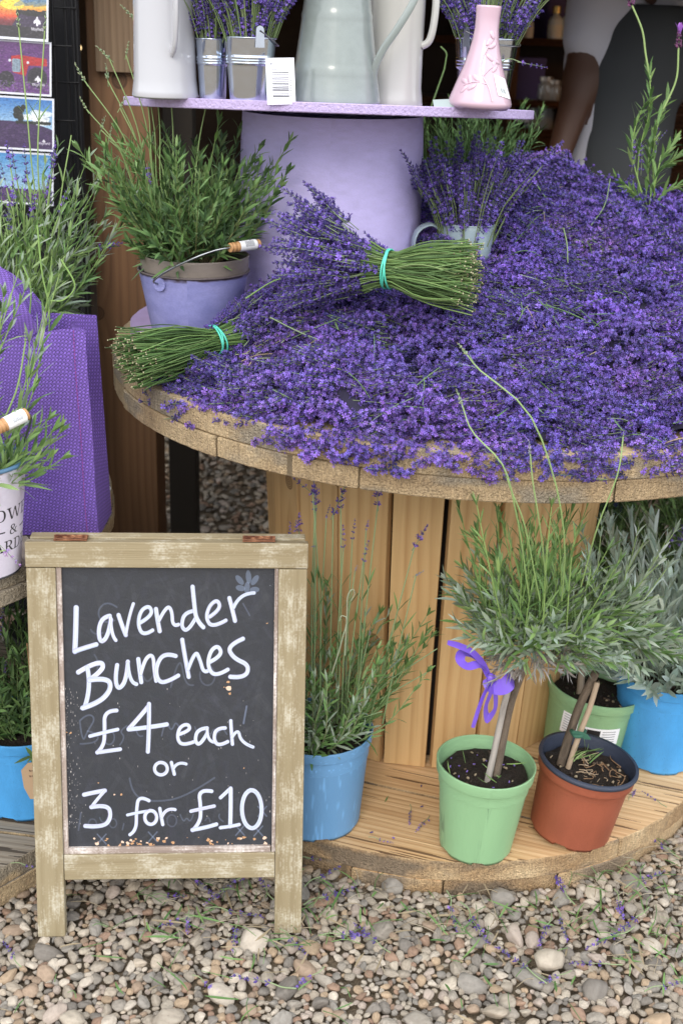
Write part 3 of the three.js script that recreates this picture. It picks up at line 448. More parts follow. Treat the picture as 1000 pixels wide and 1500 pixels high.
// one shoot: a curved stem with leaves in crossed pairs
function shoot(S, L, R, pts, { r = 0.0013, leafLen = 0.04, leafW = 0.0042, gap = 0.011, t0 = 0.12, t1 = 1, cols, stemC = [0.16, 0.25, 0.08], open = [0.35, 0.95], curl = 0.35, shrink = 0.45, tuft = 3, baseC = null }) {
  const cv = S.tube(pts, r, r * 0.6, rgb(...(baseC ?? stemC)), 6, 5, rgb(...stemC)), len = cv.getLength(), n = Math.max(2, Math.floor(len * (t1 - t0) / gap)); let ang = R() * 6.28;
  for (let k = 0; k <= n; k++) {
    const t = lerp(t0, t1, k / n), q = cv.getPoint(Math.min(1, t)), tg = cv.getTangent(Math.min(1, t)); ang += 1.57 + (R() - 0.5) * 0.7;
    const a = V(0.37, 0.11, 0.92).cross(tg).normalize(), b = V().crossVectors(tg, a);
    for (let s = 0; s < 2; s++) {
      if (R() < 0.12) continue; const th = ang + s * 3.1416 + (R() - 0.5) * 0.5, side = a.clone().multiplyScalar(Math.cos(th)).addScaledVector(b, Math.sin(th)), el = lerp(open[0], open[1], R()) * (1 - 0.35 * t), d = tg.clone().multiplyScalar(Math.cos(el)).addScaledVector(side, Math.sin(el)), l = leafLen * (1 - shrink * t) * (0.6 + R() * 0.6);
      L.blade(q, d, V().crossVectors(d, tg).addScaledVector(side, 0.01), l, leafW * (0.75 + R() * 0.5), side.clone().multiplyScalar(l * curl * (R() - 0.1)).add(V((R() - 0.5), (R() - 0.75), (R() - 0.5)).multiplyScalar(l * 0.25)), tint(cols, R), 3);
    }
  }
  for (let k = 0; k < tuft; k++) { const q = cv.getPoint(1), tg = cv.getTangent(1), th = R() * 6.28, a = V(0.37, 0.11, 0.92).cross(tg).normalize(), b = V().crossVectors(tg, a), side = a.multiplyScalar(Math.cos(th)).addScaledVector(b, Math.sin(th)); L.blade(q, tg.clone().addScaledVector(side, 0.3), side.clone().cross(tg), leafLen * 0.5 * (0.6 + R() * 0.5), leafW * 0.8, side.multiplyScalar(0.003), tint(cols, R), 3); }
  return cv;
}
function bush(S, L, R, base, n, { r0 = 0.05, h = [0.15, 0.22], spread = 0.55, pow = 0.6, droop = 0.0, wob = 0.02, turn = null, ...o }) {
  for (let i = 0; i < n; i++) {
    const th = turn ? lerp(turn[0], turn[1], R()) : R() * 6.283, q = Math.pow(R(), pow), tilt = spread * q, H = lerp(h[0], h[1], R()), d = V(Math.sin(tilt) * Math.cos(th), Math.cos(tilt), Math.sin(tilt) * Math.sin(th));
    const p0 = base.clone().add(V(Math.cos(th) * r0 * q, 0, Math.sin(th) * r0 * q)), p1 = p0.clone().addScaledVector(d, H * 0.5).add(V((R() - 0.5) * wob, (R() - 0.5) * wob, (R() - 0.5) * wob)), p2 = p0.clone().addScaledVector(d, H).add(V((R() - 0.5) * wob, H * 0.18 * q - droop * H * q, (R() - 0.5) * wob));
    shoot(S, L, R, [p0, p1, p2], o);
  }
}
// plastic nursery pot: rolled rim, step, feet with drain notches; a separate mesh of soil
function pot(g, { r = 0.09, rb = 0.065, h = 0.17, mat, soil = 0.86, inner = null, rimH = 0.022, seed = 1, rimMat = null, notch = true }) {
  const t = 0.0018, pr = lerp(rb, r, (h - rimH) / h) - 0.004;
  const outer = [[rb * 0.93, 0.004], [rb, 0], [rb + 0.001, 0.006], [lerp(rb, pr, 0.86), h * 0.74], [lerp(rb, pr, 0.9) + 0.0012, h * 0.755], [pr, h - rimH - 0.002], [r - 0.0035, h - rimH], [r - 0.001, h - rimH + 0.002], [r, h - 0.004], [r + 0.0005, h - 0.001], [r - 0.001, h]];
  const ins = [[r - 0.001, h], [r - 0.004, h - 0.001], [r - 0.006, h - rimH], [pr - t * 1.5, h - rimH - 0.006], [rb - t, 0.01], [0.0, 0.008]];
  const og = lathe(outer, 64), P = og.attributes.position;
  if (notch) for (let i = 0; i < P.count; i++) { const y = P.getY(i); if (y < 0.0045) { const a = Math.atan2(P.getZ(i), P.getX(i)), w = Math.cos(a * 6 + seed); if (w > 0.55) P.setY(i, y + 0.007); } }
  og.computeVertexNormals();
  const body = mesh('pot', og, mat, g); if (rimMat) { const m = mesh('rim', lathe([[r - 0.004, h - 0.009], [r + 0.0008, h - 0.008], [r + 0.0028, h - 0.004], [r + 0.002, h + 0.001], [r - 0.004, h + 0.0015]], 64), rimMat, body); }
  mesh('inside', lathe(ins, 56), inner ?? mat, body);
  const rs = lerp(rb, pr, soil) - t * 1.6, sg = new THREE.CircleGeometry(1, 40, 0, Math.PI * 2), R = rng(seed + 900);
  const so = new MB(), N = 26, c1 = rgb(1, 1, 1); const row = []; for (let a = 0; a <= 12; a++) { row[a] = []; for (let b = 0; b < 40; b++) { const rr = rs * a / 12, th = b / 40 * 6.283, x = Math.cos(th) * rr, z = Math.sin(th) * rr; row[a].push(so.v(x, h * soil + (fbm(x * 60 + seed, z * 60, seed, 4) - 0.45) * 0.02 + 0.004 * (1 - a / 12), z, c1, x / 0.12, z / 0.12)); } }
  for (let a = 0; a < 12; a++) for (let b = 0; b < 40; b++) { const b2 = (b + 1) % 40; so.i.push(row[a][b], row[a][b2], row[a + 1][b], row[a][b2], row[a + 1][b2], row[a + 1][b]); }
  so.build('soil', soilM, g);
  const cr = new MB(); for (let k = 0; k < 26; k++) { const a = R() * 6.28, q = Math.sqrt(R()) * rs * 0.9, s = 0.002 + R() * 0.004; const gI = V(Math.cos(a) * q, h * soil + 0.006, Math.sin(a) * q); cr.tube([gI, gI.clone().add(V((R() - 0.5) * 0.012, 0.003 * R(), (R() - 0.5) * 0.012))], s * 0.6, s * 0.4, pick([rgb(0.05, 0.034, 0.025), rgb(0.09, 0.06, 0.04), rgb(0.3, 0.24, 0.16)], R), 2, 5); } cr.build('soil_crumbs', stemM, g).userData.kind = 'stuff';
  return body;
}
const plastic = (c, seed, o = {}) => std({ color: c, map: mottle(seed, 0.5, 0.17, 11, 0.035), roughness: 0.48, bumpMap: mottle(seed + 1, 0.5, 0.4, 40), bumpScale: 0.0005, ...o });
const PL = { green: plastic(rgb(0.27, 0.47, 0.25), 501), terracotta: plastic(rgb(0.31, 0.085, 0.045), 503), navy: plastic(rgb(0.035, 0.045, 0.075), 505), blue: plastic(rgb(0.07, 0.34, 0.72), 507), slateBlue: plastic(rgb(0.10, 0.26, 0.50), 509), black: plastic(rgb(0.02, 0.02, 0.022), 511), taupe: plastic(rgb(0.23, 0.195, 0.17), 513) };
{ // water marks on the left blue pot, scuffs on the green one
  PL.slateBlue.map = tex(512, 256, (u, v, o) => { const n = fbm(u * 14, v * 10, 521, 4), s = noise(u * 150, v * 60, 523) * 0.6 + noise(u * 75, v * 34, 524) * 0.4; const k = 0.92 + 0.16 * (n - 0.5); o[0] = o[1] = o[2] = k * 0.74; if (s > 0.68) { o[0] = o[1] = o[2] = Math.min(1, k * (0.74 + (s - 0.68) * 1.4)); } }, false); PL.slateBlue.color = rgb(0.19, 0.43, 0.76);
  PL.scuffed = PL.green.clone(); PL.scuffed.map = tex(1024, 256, (u, v, o) => { const n = fbm(u * 12, v * 8, 531, 4); let k = 0.94 + 0.14 * (n - 0.5); o[0] = o[1] = o[2] = k; const w = sstep(0.50, 0.66, fbm(u * 9 + 2, v * 6, 533, 4)), f = noise(u * 260, v * 60, 535); if (v < 0.3 && w > 0 && f > 0.62) { const m = w * 0.4; o[0] *= 1 - m; o[1] *= 1 - m; o[2] *= 1 - m * 0.9; } }, false);
}
function sticker(g, w, h, rAt, ang, y, draw, name = 'label_sticker', tiltIn = 0) { // a thin curved sheet on a pot's wall
  const G = new THREE.CylinderGeometry(rAt + 0.0012 + tiltIn, rAt + 0.0012, h, 14, 1, true, ang - w / rAt / 2, w / rAt); const m = mesh(name, G, std({ map: draw, roughness: 0.5, side: THREE.DoubleSide }), g.children.find((c) => c.name.startsWith('pot')) ?? g); m.position.y = y; return m;
}
const barcode = (seed, txt) => canvas(256, 256, (x, W, H) => { const R = rng(seed); x.fillStyle = '#f2f3f6'; x.fillRect(0, 0, W, H); x.fillStyle = '#22242c'; if (txt) { x.font = 'bold 20px sans-serif'; x.fillText(txt, 40, 50); } for (let a = 30; a < 190;) { const w = 2 + R() * 7; x.fillRect(a, 130, w, 80); a += w + 2 + R() * 6; } });
// ------------------------------------------------------------------ potted plants on the lower deck
const D = DECK.y + 0.001;
function lean(g, deg, axis = 'z') { g.rotation[axis] = rad(deg); return g; }
{ // green pot, lavender grown as a little tree
  const g = thing('standard_lavender', 'little lavender tree in light green pot, purple ribbon on its stem', 'potted plant', V(0.266, D, -1.885)); lean(g, -2.5);
  pot(g, { r: 0.0885, rb: 0.065, h: 0.178, mat: PL.scuffed, inner: PL.green, seed: 3 });
  const R = rng(601), S = new MB(), L = new MB(), G = new MB(), bark = rgb(0.30, 0.23, 0.17), grey = rgb(0.42, 0.38, 0.34);
  const k0 = V(0.008, 0.145, 0.012), k1 = V(0.026, 0.30, 0.006), kc = V(0.047, 0.415, 0.03);
  const T = new MB(); T.tube([k0.clone().add(V(0.008, 0, 0)), V(0.02, 0.21, 0.01), k1, V(0.04, 0.38, 0.01)], 0.0095, 0.0075, bark, 10, 9); T.build('trunk', std({ vertexColors: true, map: mottle(541, 1, 0.6, 6), bumpMap: mottle(543, 1, 0.9, 9), bumpScale: 0.004, roughness: 0.9 }), g);
  const C = new MB(); C.tube([k0.clone().add(V(-0.006, -0.002, 0.012)), V(0.008, 0.21, 0.02), k1.clone().add(V(-0.012, 0, 0.01)), V(0.022, 0.37, 0.015)], 0.0062, 0.0055, grey, 6, 8); C.build('support_cane', std({ vertexColors: true, map: mottle(545, 1, 0.4, 6), roughness: 0.8 }), g);
  bush(S, L, R, kc.clone().add(V(0, 0.02, 0)), 115, { r0: 0.05, h: [0.06, 0.145], spread: 1.42, pow: 0.7, droop: 0.05, cols: [...GREEN.bright, ...GREEN.grey, ...GREEN.grey], leafLen: 0.050, leafW: 0.0056, gap: 0.0105, t0: 0.2 });
  bush(S, L, R, kc.clone().add(V(-0.008, 0.03, 0)), 36, { r0: 0.07, h: [0.10, 0.22], spread: 0.5, pow: 0.6, cols: [...GREEN.bright, ...GREEN.mid], leafLen: 0.058, leafW: 0.0042, gap: 0.02, t0: 0.15, stemC: [0.22, 0.34, 0.10], open: [0.25, 0.7] });
  bush(S, G, R, kc.clone().add(V(0.0, 0.018, 0.025)), 40, { r0: 0.035, h: [0.03, 0.06], spread: 2.1, pow: 0.3, droop: 0.3, cols: GREEN.dead, leafLen: 0.03, leafW: 0.003, gap: 0.006, stemC: [0.3, 0.26, 0.2], curl: 0.8 });
  // long flower stems that reach past the table's edge
  const inv = (p) => { g.updateMatrixWorld(); return g.worldToLocal(p); };
  const long = (pts, bud = BUDS[0], s = 1) => { const q = pts.map(([x, y, z]) => inv(onZ(x, y, z))); S.tube(q, 0.0013, 0.0009, rgb(0.24, 0.36, 0.12), 14, 5, rgb(0.28, 0.40, 0.16)); const n = q.length; flowerAt(g, bud, q[n - 1], q[n - 1].clone().sub(q[n - 2]), s, R, 'flower_bud'); return q; };
  const a = long([[822, 880, -1.75], [826, 790, -1.66], [808, 690, -1.62], [770, 600, -1.62], [700, 540, -1.66], [684, 520, -1.68]], BUDS[0], 0.9); L.blade(a[4], a[5].clone().sub(a[4]).add(V(-0.03, 0.0, 0.01)), V(0, 0.2, 1), 0.03, 0.004, V(-0.004, -0.004, 0), rgb(0.24, 0.38, 0.12)); L.blade(a[4].clone(), a[5].clone().sub(a[4]), V(0, 0.2, 1), 0.03, 0.005, V(0.003, 0.003, 0), rgb(0.25, 0.38, 0.13));
  const b = long([[775, 880, -1.75], [755, 750, -1.66], [735, 680, -1.64], [690, 630, -1.67], [676, 592, -1.68]], BUDS[1], 0.8); for (const s of [-1, 1]) L.blade(b[2], b[3].clone().sub(b[2]).add(V(s * 0.03, 0.01, 0)), V(0, 0.2, 1), 0.03, 0.0035, V(s * 0.006, 0.003, 0), rgb(0.22, 0.36, 0.12));
  long([[800, 860, -1.75], [790, 770, -1.67], [779, 700, -1.65], [776, 665, -1.65]], DRYBUDS[0], 0.8); long([[850, 860, -1.75], [875, 770, -1.68], [905, 690, -1.66], [912, 640, -1.67]], BUDS[2], 0.3);
  long([[790, 880, -1.75], [765, 760, -1.68], [748, 718, -1.67], [742, 700, -1.67]], BUDS[1], 0.4);
  for (let k = 0; k < 11; k++) { const x0 = 725 + R() * 115, z = -1.74 - R() * 0.1, x1 = x0 + (x0 - 800) * 0.5 + (R() - 0.5) * 40, y1 = 735 + R() * 60; shoot(S, L, R, [inv(onZ(x0, 870 + R() * 80, z - 0.03)), inv(onZ((x0 + x1) / 2, 810 + R() * 20, z + 0.02)), inv(onZ(x1, y1, z + 0.03))], { cols: GREEN.bright, leafLen: 0.05, leafW: 0.0032, gap: 0.03, t0: 0.1, stemC: [0.24, 0.36, 0.11], open: [0.25, 0.75] }); }
  S.build('stems', stemM, g).userData.kind = 'stuff'; L.build('crown', leafM, g); const dm = G.build('dead_leaves', leafM, g); dm.userData.label = 'grey dry leaves under the crown'; dm.userData.kind = 'stuff';
  const cl = new MB(); for (let k = 0; k < 9; k++) { const th = R() * 6.28, q = 0.03 + R() * 0.04; cl.blade(V(Math.cos(th) * q, 0.162, Math.sin(th) * q), V(R() - 0.5, 0.1, R() - 0.5), V(R() - 0.5, 0, R() - 0.5), 0.02 + R() * 0.02, 0.0035, V(0, 0.003, 0), tint(GREEN.bright, R), 2); } for (let k = 0; k < 14; k++) { const th = R() * 6.28, q = 0.02 + R() * 0.045; cl.tube([V(Math.cos(th) * q, 0.163, Math.sin(th) * q), V(Math.cos(th) * q + (R() - 0.5) * 0.008, 0.165, Math.sin(th) * q + (R() - 0.5) * 0.008)], 0.0014, 0.001, rgb(0.22, 0.14, 0.5), 2, 4); } cl.build('clippings', stemM, g).userData.kind = 'stuff';
  // ribbon
  const rb = thing('purple_ribbon', 'shiny purple satin ribbon tied in a bow round the little tree', 'ribbon', onZ(722, 1000, -1.86));
  const sat = phys({ color: rgb(0.19, 0.10, 0.62), roughness: 0.42, sheen: 0.6, sheenColor: rgb(0.5, 0.4, 1), sheenRoughness: 0.4, side: THREE.DoubleSide });
  const RZ = 0.045; const strip = (name, pts, w, face = V(0.15, 0.1, 1), tw = 0) => { const cv = new THREE.CatmullRomCurve3(pts.map(([x, y, z]) => onZ(x, y, -1.86 + RZ + z).sub(rb.position))), m = new MB(), N = 30, c = rgb(1, 1, 1); let prev; for (let k = 0; k <= N; k++) { const t = k / N, q = cv.getPoint(t), tg = cv.getTangent(t), fc = face.clone().applyAxisAngle(tg, tw * t), s = V().crossVectors(tg, fc).normalize().multiplyScalar(w / 2 * (1 - 0.25 * Math.pow(Math.abs(t - 0.5) * 2, 6))); const row = [m.v(q.x - s.x, q.y - s.y, q.z - s.z, c), m.v(q.x, q.y, q.z, c), m.v(q.x + s.x, q.y + s.y, q.z + s.z, c)]; if (prev) for (let j = 0; j < 2; j++) m.i.push(prev[j], prev[j + 1], row[j], prev[j + 1], row[j + 1], row[j]); prev = row; } return mesh(name, m.geo(), sat, rb); };
  strip('band', [[715, 992, 0.012], [722, 1004, 0.022], [736, 1006, 0.024], [746, 998, 0.016], [748, 990, -0.005]], 0.028, V(0, 0.2, 1));
  strip('tail', [[716, 992, 0.02], [706, 972, 0.026], [692, 956, 0.032], [672, 946, 0.036], [655, 941, 0.034]], 0.013, V(0.2, 0.8, 0.8), 0.4);
  strip('loop', [[712, 980, 0.024], [700, 973, 0.034], [684, 976, 0.04], [674, 968, 0.034], [676, 957, 0.022], [690, 958, 0.016], [706, 968, 0.018]], 0.016, V(0.1, 0.9, 0.35));
  strip('loop', [[720, 998, 0.022], [719, 1012, 0.034], [711, 1036, 0.042], [714, 1052, 0.036], [724, 1040, 0.026], [725, 1015, 0.022], [721, 1000, 0.022]], 0.018, V(0.9, 0.1, 0.5));
  strip('tail', [[718, 1000, 0.022], [710, 1014, 0.03], [702, 1034, 0.034], [695, 1056, 0.034], [692, 1066, 0.03]], 0.007, V(0.6, 0, 0.8), 0.8);
  const kn = mesh('knot', new THREE.SphereGeometry(0.0085, 14, 10), sat, rb); kn.scale.set(0.8, 1.2, 0.8); kn.position.copy(onZ(718, 994, -1.79).sub(rb.position));
}
{ // terracotta pot
  const g = thing('standard_lavender', 'grey leaved lavender tree in a terracotta plastic pot with dark blue rim', 'potted plant', V(0.449, D, -1.945)); lean(g, -8);
  pot(g, { r: 0.0905, rb: 0.074, h: 0.152, mat: PL.terracotta, inner: PL.navy, rimMat: PL.navy, rimH: 0.026, soil: 0.84, seed: 7 });
  g.updateMatrixWorld(); const inv = (p) => g.worldToLocal(p);
  const R = rng(611), S = new MB(), L = new MB(), barkM = std({ vertexColors: true, map: mottle(551, 1, 0.6, 6), bumpMap: mottle(553, 1, 0.9, 9), bumpScale: 0.004, roughness: 0.9 });
  const z = -1.945, T = new MB(); T.tube([inv(onZ(820, 1120, z)), inv(onZ(834, 1075, z)), inv(onZ(850, 1030, z)), inv(onZ(872, 985, z))], 0.0085, 0.0075, rgb(0.28, 0.21, 0.15), 8, 9); T.build('trunk', barkM, g);
  const C = new MB(); C.tube([inv(onZ(831, 1125, z + 0.012)), inv(onZ(848, 1075, z + 0.013)), inv(onZ(862, 1040, z + 0.013)), inv(onZ(874, 1000, z + 0.012))], 0.0052, 0.005, rgb(0.40, 0.30, 0.21), 6, 8); C.build('support_cane', stemM, g);
  const tie = new MB(); const tc = rgb(0.03, 0.11, 0.07); tie.blade(inv(onZ(838, 1072, z + 0.026)), V(1, -0.12, 0.05), V(0, 1, 0), 0.036, 0.012, V(0, -0.004, 0), tc, 4, 0.1); tie.tube([inv(onZ(836, 1070, z + 0.01)), inv(onZ(842, 1078, z + 0.028)), inv(onZ(852, 1078, z + 0.024)), inv(onZ(856, 1070, z))], 0.004, 0.004, tc, 10, 6); tie.build('plant_tie', stemM, g);
  const kc = inv(onZ(886, 925, z + 0.01));
  bush(S, L, R, kc, 80, { r0: 0.04, h: [0.045, 0.095], spread: 1.65, pow: 0.7, droop: 0.2, cols: [...GREEN.grey, ...GREEN.grey, ...GREEN.mid], leafLen: 0.055, leafW: 0.0070, gap: 0.012, t0: 0.15, curl: 0.5 });
  bush(S, L, R, kc.clone().add(V(-0.01, 0.02, 0)), 14, { r0: 0.04, h: [0.09, 0.16], spread: 0.5, cols: [...GREEN.grey, ...GREEN.silver], leafLen: 0.05, leafW: 0.004, gap: 0.018, stemC: [0.24, 0.34, 0.13], open: [0.25, 0.7] });
  S.build('stems', stemM, g).userData.kind = 'stuff'; L.build('crown', leafM, g);
  const rt = new MB(); for (let k = 0; k < 26; k++) { const a = V((R() - 0.2) * 0.1, 0.135, (R() - 0.3) * 0.1), p = [a]; for (let q = 0; q < 3; q++) p.push(p[q].clone().add(V((R() - 0.5) * 0.035, (R() - 0.4) * 0.012, (R() - 0.5) * 0.035))); for (const q of p) { const h = Math.hypot(q.x, q.z); if (h > 0.07) { q.x *= 0.07 / h; q.z *= 0.07 / h; } q.y = Math.max(q.y, 0.128); } rt.tube(p, 0.0012, 0.0006, pick([rgb(0.28, 0.17, 0.09), rgb(0.22, 0.13, 0.07), rgb(0.4, 0.3, 0.2)], R), 8, 4); } rt.build('roots', stemM, g).userData.kind = 'stuff';
  const wd = new MB(); for (let k = 0; k < 14; k++) wd.blade(inv(onZ(835 + R() * 30, 1098 + R() * 24, z + 0.02)), V(R() - 0.5, 0.5, R() - 0.3), V(R() - 0.5, 0, R() - 0.5), 0.025 + R() * 0.02, 0.003, V((R() - 0.5) * 0.02, -0.004, (R() - 0.5) * 0.02), tint(GREEN.bright, R), 3); wd.build('weeds', leafM, g).userData.kind = 'stuff';
}
{ // green pot behind
  const g = thing('standard_lavender', 'lavender tree in green pot with white labels, behind the terracotta pot', 'potted plant', V(0.517, D, -2.225)); lean(g, -6);
  const z = -2.225; pot(g, { r: 0.0965, rb: 0.078, h: 0.155, mat: PL.green, soil: 0.82, seed: 12 });
  sticker(g, 0.036, 0.05, 0.088, rad(-38), 0.095, canvas(64, 64, (x) => { x.fillStyle = '#eef0f4'; x.fillRect(0, 0, 64, 64); x.fillStyle = '#9aa0ac'; for (let k = 0; k < 7; k++) x.fillRect(8, 10 + k * 7, 30 + (k * 13) % 18, 2); }));
  sticker(g, 0.075, 0.036, 0.087, rad(8), 0.082, canvas(128, 64, (x) => { x.fillStyle = '#eceef2'; x.fillRect(0, 0, 128, 64); x.fillStyle = '#16181c'; x.fillRect(8, 8, 46, 50); x.fillStyle = '#7d828c'; for (let k = 0; k < 5; k++) x.fillRect(62, 10 + k * 10, 50, 3); }));
  g.updateMatrixWorld(); const inv = (p) => g.worldToLocal(p);
  const R = rng(621), S = new MB(), L = new MB(), T = new MB(); T.tube([inv(onZ(846, 1040, z)), inv(onZ(850, 1000, z)), inv(onZ(856, 950, z))], 0.008, 0.007, rgb(0.3, 0.24, 0.18), 6, 8); T.build('trunk', stemM, g);
  bush(S, L, R, inv(onZ(862, 905, z)), 40, { r0: 0.04, h: [0.05, 0.11], spread: 1.5, droop: 0.1, cols: [...GREEN.grey, ...GREEN.mid], leafLen: 0.05, leafW: 0.0055, gap: 0.011, t0: 0.15 });
  S.build('stems', stemM, g).userData.kind = 'stuff'; L.build('crown', leafM, g);
  const ms = new MB(); for (let k = 0; k < 40; k++) { const th = R() * 6.28, q = Math.sqrt(R()) * 0.07; ms.blade(V(Math.cos(th) * q, 0.128, Math.sin(th) * q), V(R() - 0.5, 0.7, R() - 0.5), V(R() - 0.5, 0, R() - 0.5), 0.006, 0.004, V(0, 0, 0), tint(GREEN.mid, R), 1); } ms.build('moss', leafM, g).userData.kind = 'stuff';
}
{ // bright blue pot with silver leaves, at the right edge
  const g = thing('potted_lavender', 'silver leaved lavender in bright blue pot at the deck\'s right side', 'potted plant', V(0.672, D, -2.215));
  pot(g, { r: 0.103, rb: 0.083, h: 0.198, mat: PL.blue, seed: 19, soil: 0.9 });
  const R = rng(631), S = new MB(), L = new MB();
  bush(S, L, R, V(0, 0.17, 0), 75, { r0: 0.06, h: [0.07, 0.19], spread: 1.05, pow: 0.65, droop: 0.1, cols: GREEN.silver, leafLen: 0.062, leafW: 0.0085, gap: 0.012, t0: 0.3, open: [0.2, 0.75], stemC: [0.25, 0.32, 0.22], shrink: 0.25, curl: 0.25, tuft: 7 });
  bush(S, L, R, V(-0.01, 0.2, 0.02), 46, { r0: 0.06, h: [0.16, 0.29], spread: 0.6, cols: GREEN.silver, leafLen: 0.065, leafW: 0.008, gap: 0.015, t0: 0.45, open: [0.15, 0.5], stemC: [0.25, 0.32, 0.22], shrink: 0.2, tuft: 8 });
  S.build('stems', stemM, g).userData.kind = 'stuff'; L.build('foliage', leafM, g);
  flowerAt(g, SPIKES[0], V(-0.05, 0.33, 0.07), V(0.1, 1, 0.2), 0.5, R); 
}
{ // slate blue pot next to the board, with tall flower stems
  const g = thing('potted_lavender', 'flowering lavender in a speckled blue pot just right of the chalkboard sign', 'potted plant', V(-0.030, D, -1.955));
  pot(g, { r: 0.102, rb: 0.083, h: 0.196, mat: PL.slateBlue, seed: 23, soil: 0.9 });
  const R = rng(641), S = new MB(), L = new MB(), inv = (p) => p.sub(g.position);
  bush(S, L, R, V(-0.01, 0.17, 0), 46, { r0: 0.06, h: [0.10, 0.24], spread: 0.65, cols: [...GREEN.mid, ...GREEN.mid, ...GREEN.grey], leafLen: 0.045, leafW: 0.0048, gap: 0.017, t0: 0.1, stemC: [0.20, 0.28, 0.12], baseC: [0.26, 0.22, 0.15] });
  bush(S, L, R, V(0.03, 0.17, 0.01), 14, { r0: 0.05, h: [0.14, 0.26], spread: 1.0, turn: [-0.9, 0.7], cols: [...GREEN.mid, ...GREEN.bright], leafLen: 0.045, leafW: 0.005, gap: 0.022, t0: 0.1, stemC: [0.22, 0.32, 0.13] });
  bush(S, L, R, V(-0.02, 0.17, 0.03), 18, { r0: 0.05, h: [0.05, 0.10], spread: 1.2, cols: [...GREEN.mid, ...GREEN.grey], leafLen: 0.05, leafW: 0.005, gap: 0.014, t0: 0.1 });
  for (const [x, y, lx, ly, kind, s, xb] of [[463, 738, 458, 690, 0, 1.15, 462], [458, 722, 443, 703, 1, 0.95, 470], [488, 752, 503, 715, 2, 1.2, 482], [478, 757, 482, 745, 1, 0.5, 468], [499, 744, 502, 722, 1, 1.0, 494], [461, 748, 462, 730, 2, 0.7, 458], [553, 740, 552, 717, 0, 1.1, 520], [503, 802, 503, 782, 1, 0.75, 492], [516, 790, 518, 776, 2, 0.6, 505], [536, 776, 538, 766, 0, 0.4, 520], [532, 822, 536, 800, 1, 0.75, 505], [607, 800, 615, 780, 0, 0.95, 540], [424, 790, 424, 775, 2, 0.55, 430], [432, 786, 433, 770, 1, 0.6, 440], [438, 778, 437, 760, 0, 0.75, 446], [609, 843, 614, 832, 3, 0.7, 560], [520, 836, 521, 826, 3, 0.5, 500], [461, 800, 460, 790, 3, 0.6, 455], [541, 930, 543, 922, 3, 0.5, 520], [640, 950, 668, 938, 4, 0.4, 500], [625, 985, 660, 955, 4, 0.3, 500], [560, 1042, 612, 1040, 4, 0.3, 500]]) {
    const tip = inv(onZ(x, y, -1.94 + (R() - 0.5) * 0.06)), t2 = inv(onZ(lx, ly, -1.94)), b = inv(onZ(xb, 1060, -1.955 + (R() - 0.5) * 0.04)), dir = t2.clone().sub(tip); dir.z = (R() - 0.5) * 0.01;
    const md = b.clone().lerp(tip, 0.55).add(V((R() - 0.5) * 0.012 - (tip.x - b.x) * 0.12, 0.0, 0.01)); const cv = S.tube([b, md, tip], 0.0014, 0.0010, rgb(0.20, 0.29, 0.13), 12, 5, rgb(0.24, 0.34, 0.17));
    if (kind < 3) flowerAt(g, SPIKES[kind], tip, dir, s, R); else if (kind === 3) flowerAt(g, DRYBUDS[0], tip, dir, s, R, 'flower_bud');
    for (const t of [0.35, 0.62]) { const q = cv.getPoint(t), tg = cv.getTangent(t), sd = V(R() - 0.5, 0, R() - 0.5).normalize(); for (const sg of [-1, 1]) L.blade(q, tg.clone().addScaledVector(sd, sg * 0.45), V().crossVectors(tg, sd), 0.028 + R() * 0.016, 0.0038, sd.clone().multiplyScalar(sg * 0.006), tint(GREEN.mid, R), 3); }
  }
  const curlS = (pts) => S.tube(pts.map(([x, y]) => inv(onZ(x, y, -1.90))), 0.0013, 0.001, rgb(0.34, 0.38, 0.26), 22, 5); curlS([[505, 960], [508, 900], [510, 870], [517, 863], [519, 870], [514, 880]]); curlS([[485, 990], [500, 940], [507, 905], [500, 902], [497, 910]]);
  S.build('stems', stemM, g).userData.kind = 'stuff'; L.build('foliage', leafM, g);
}
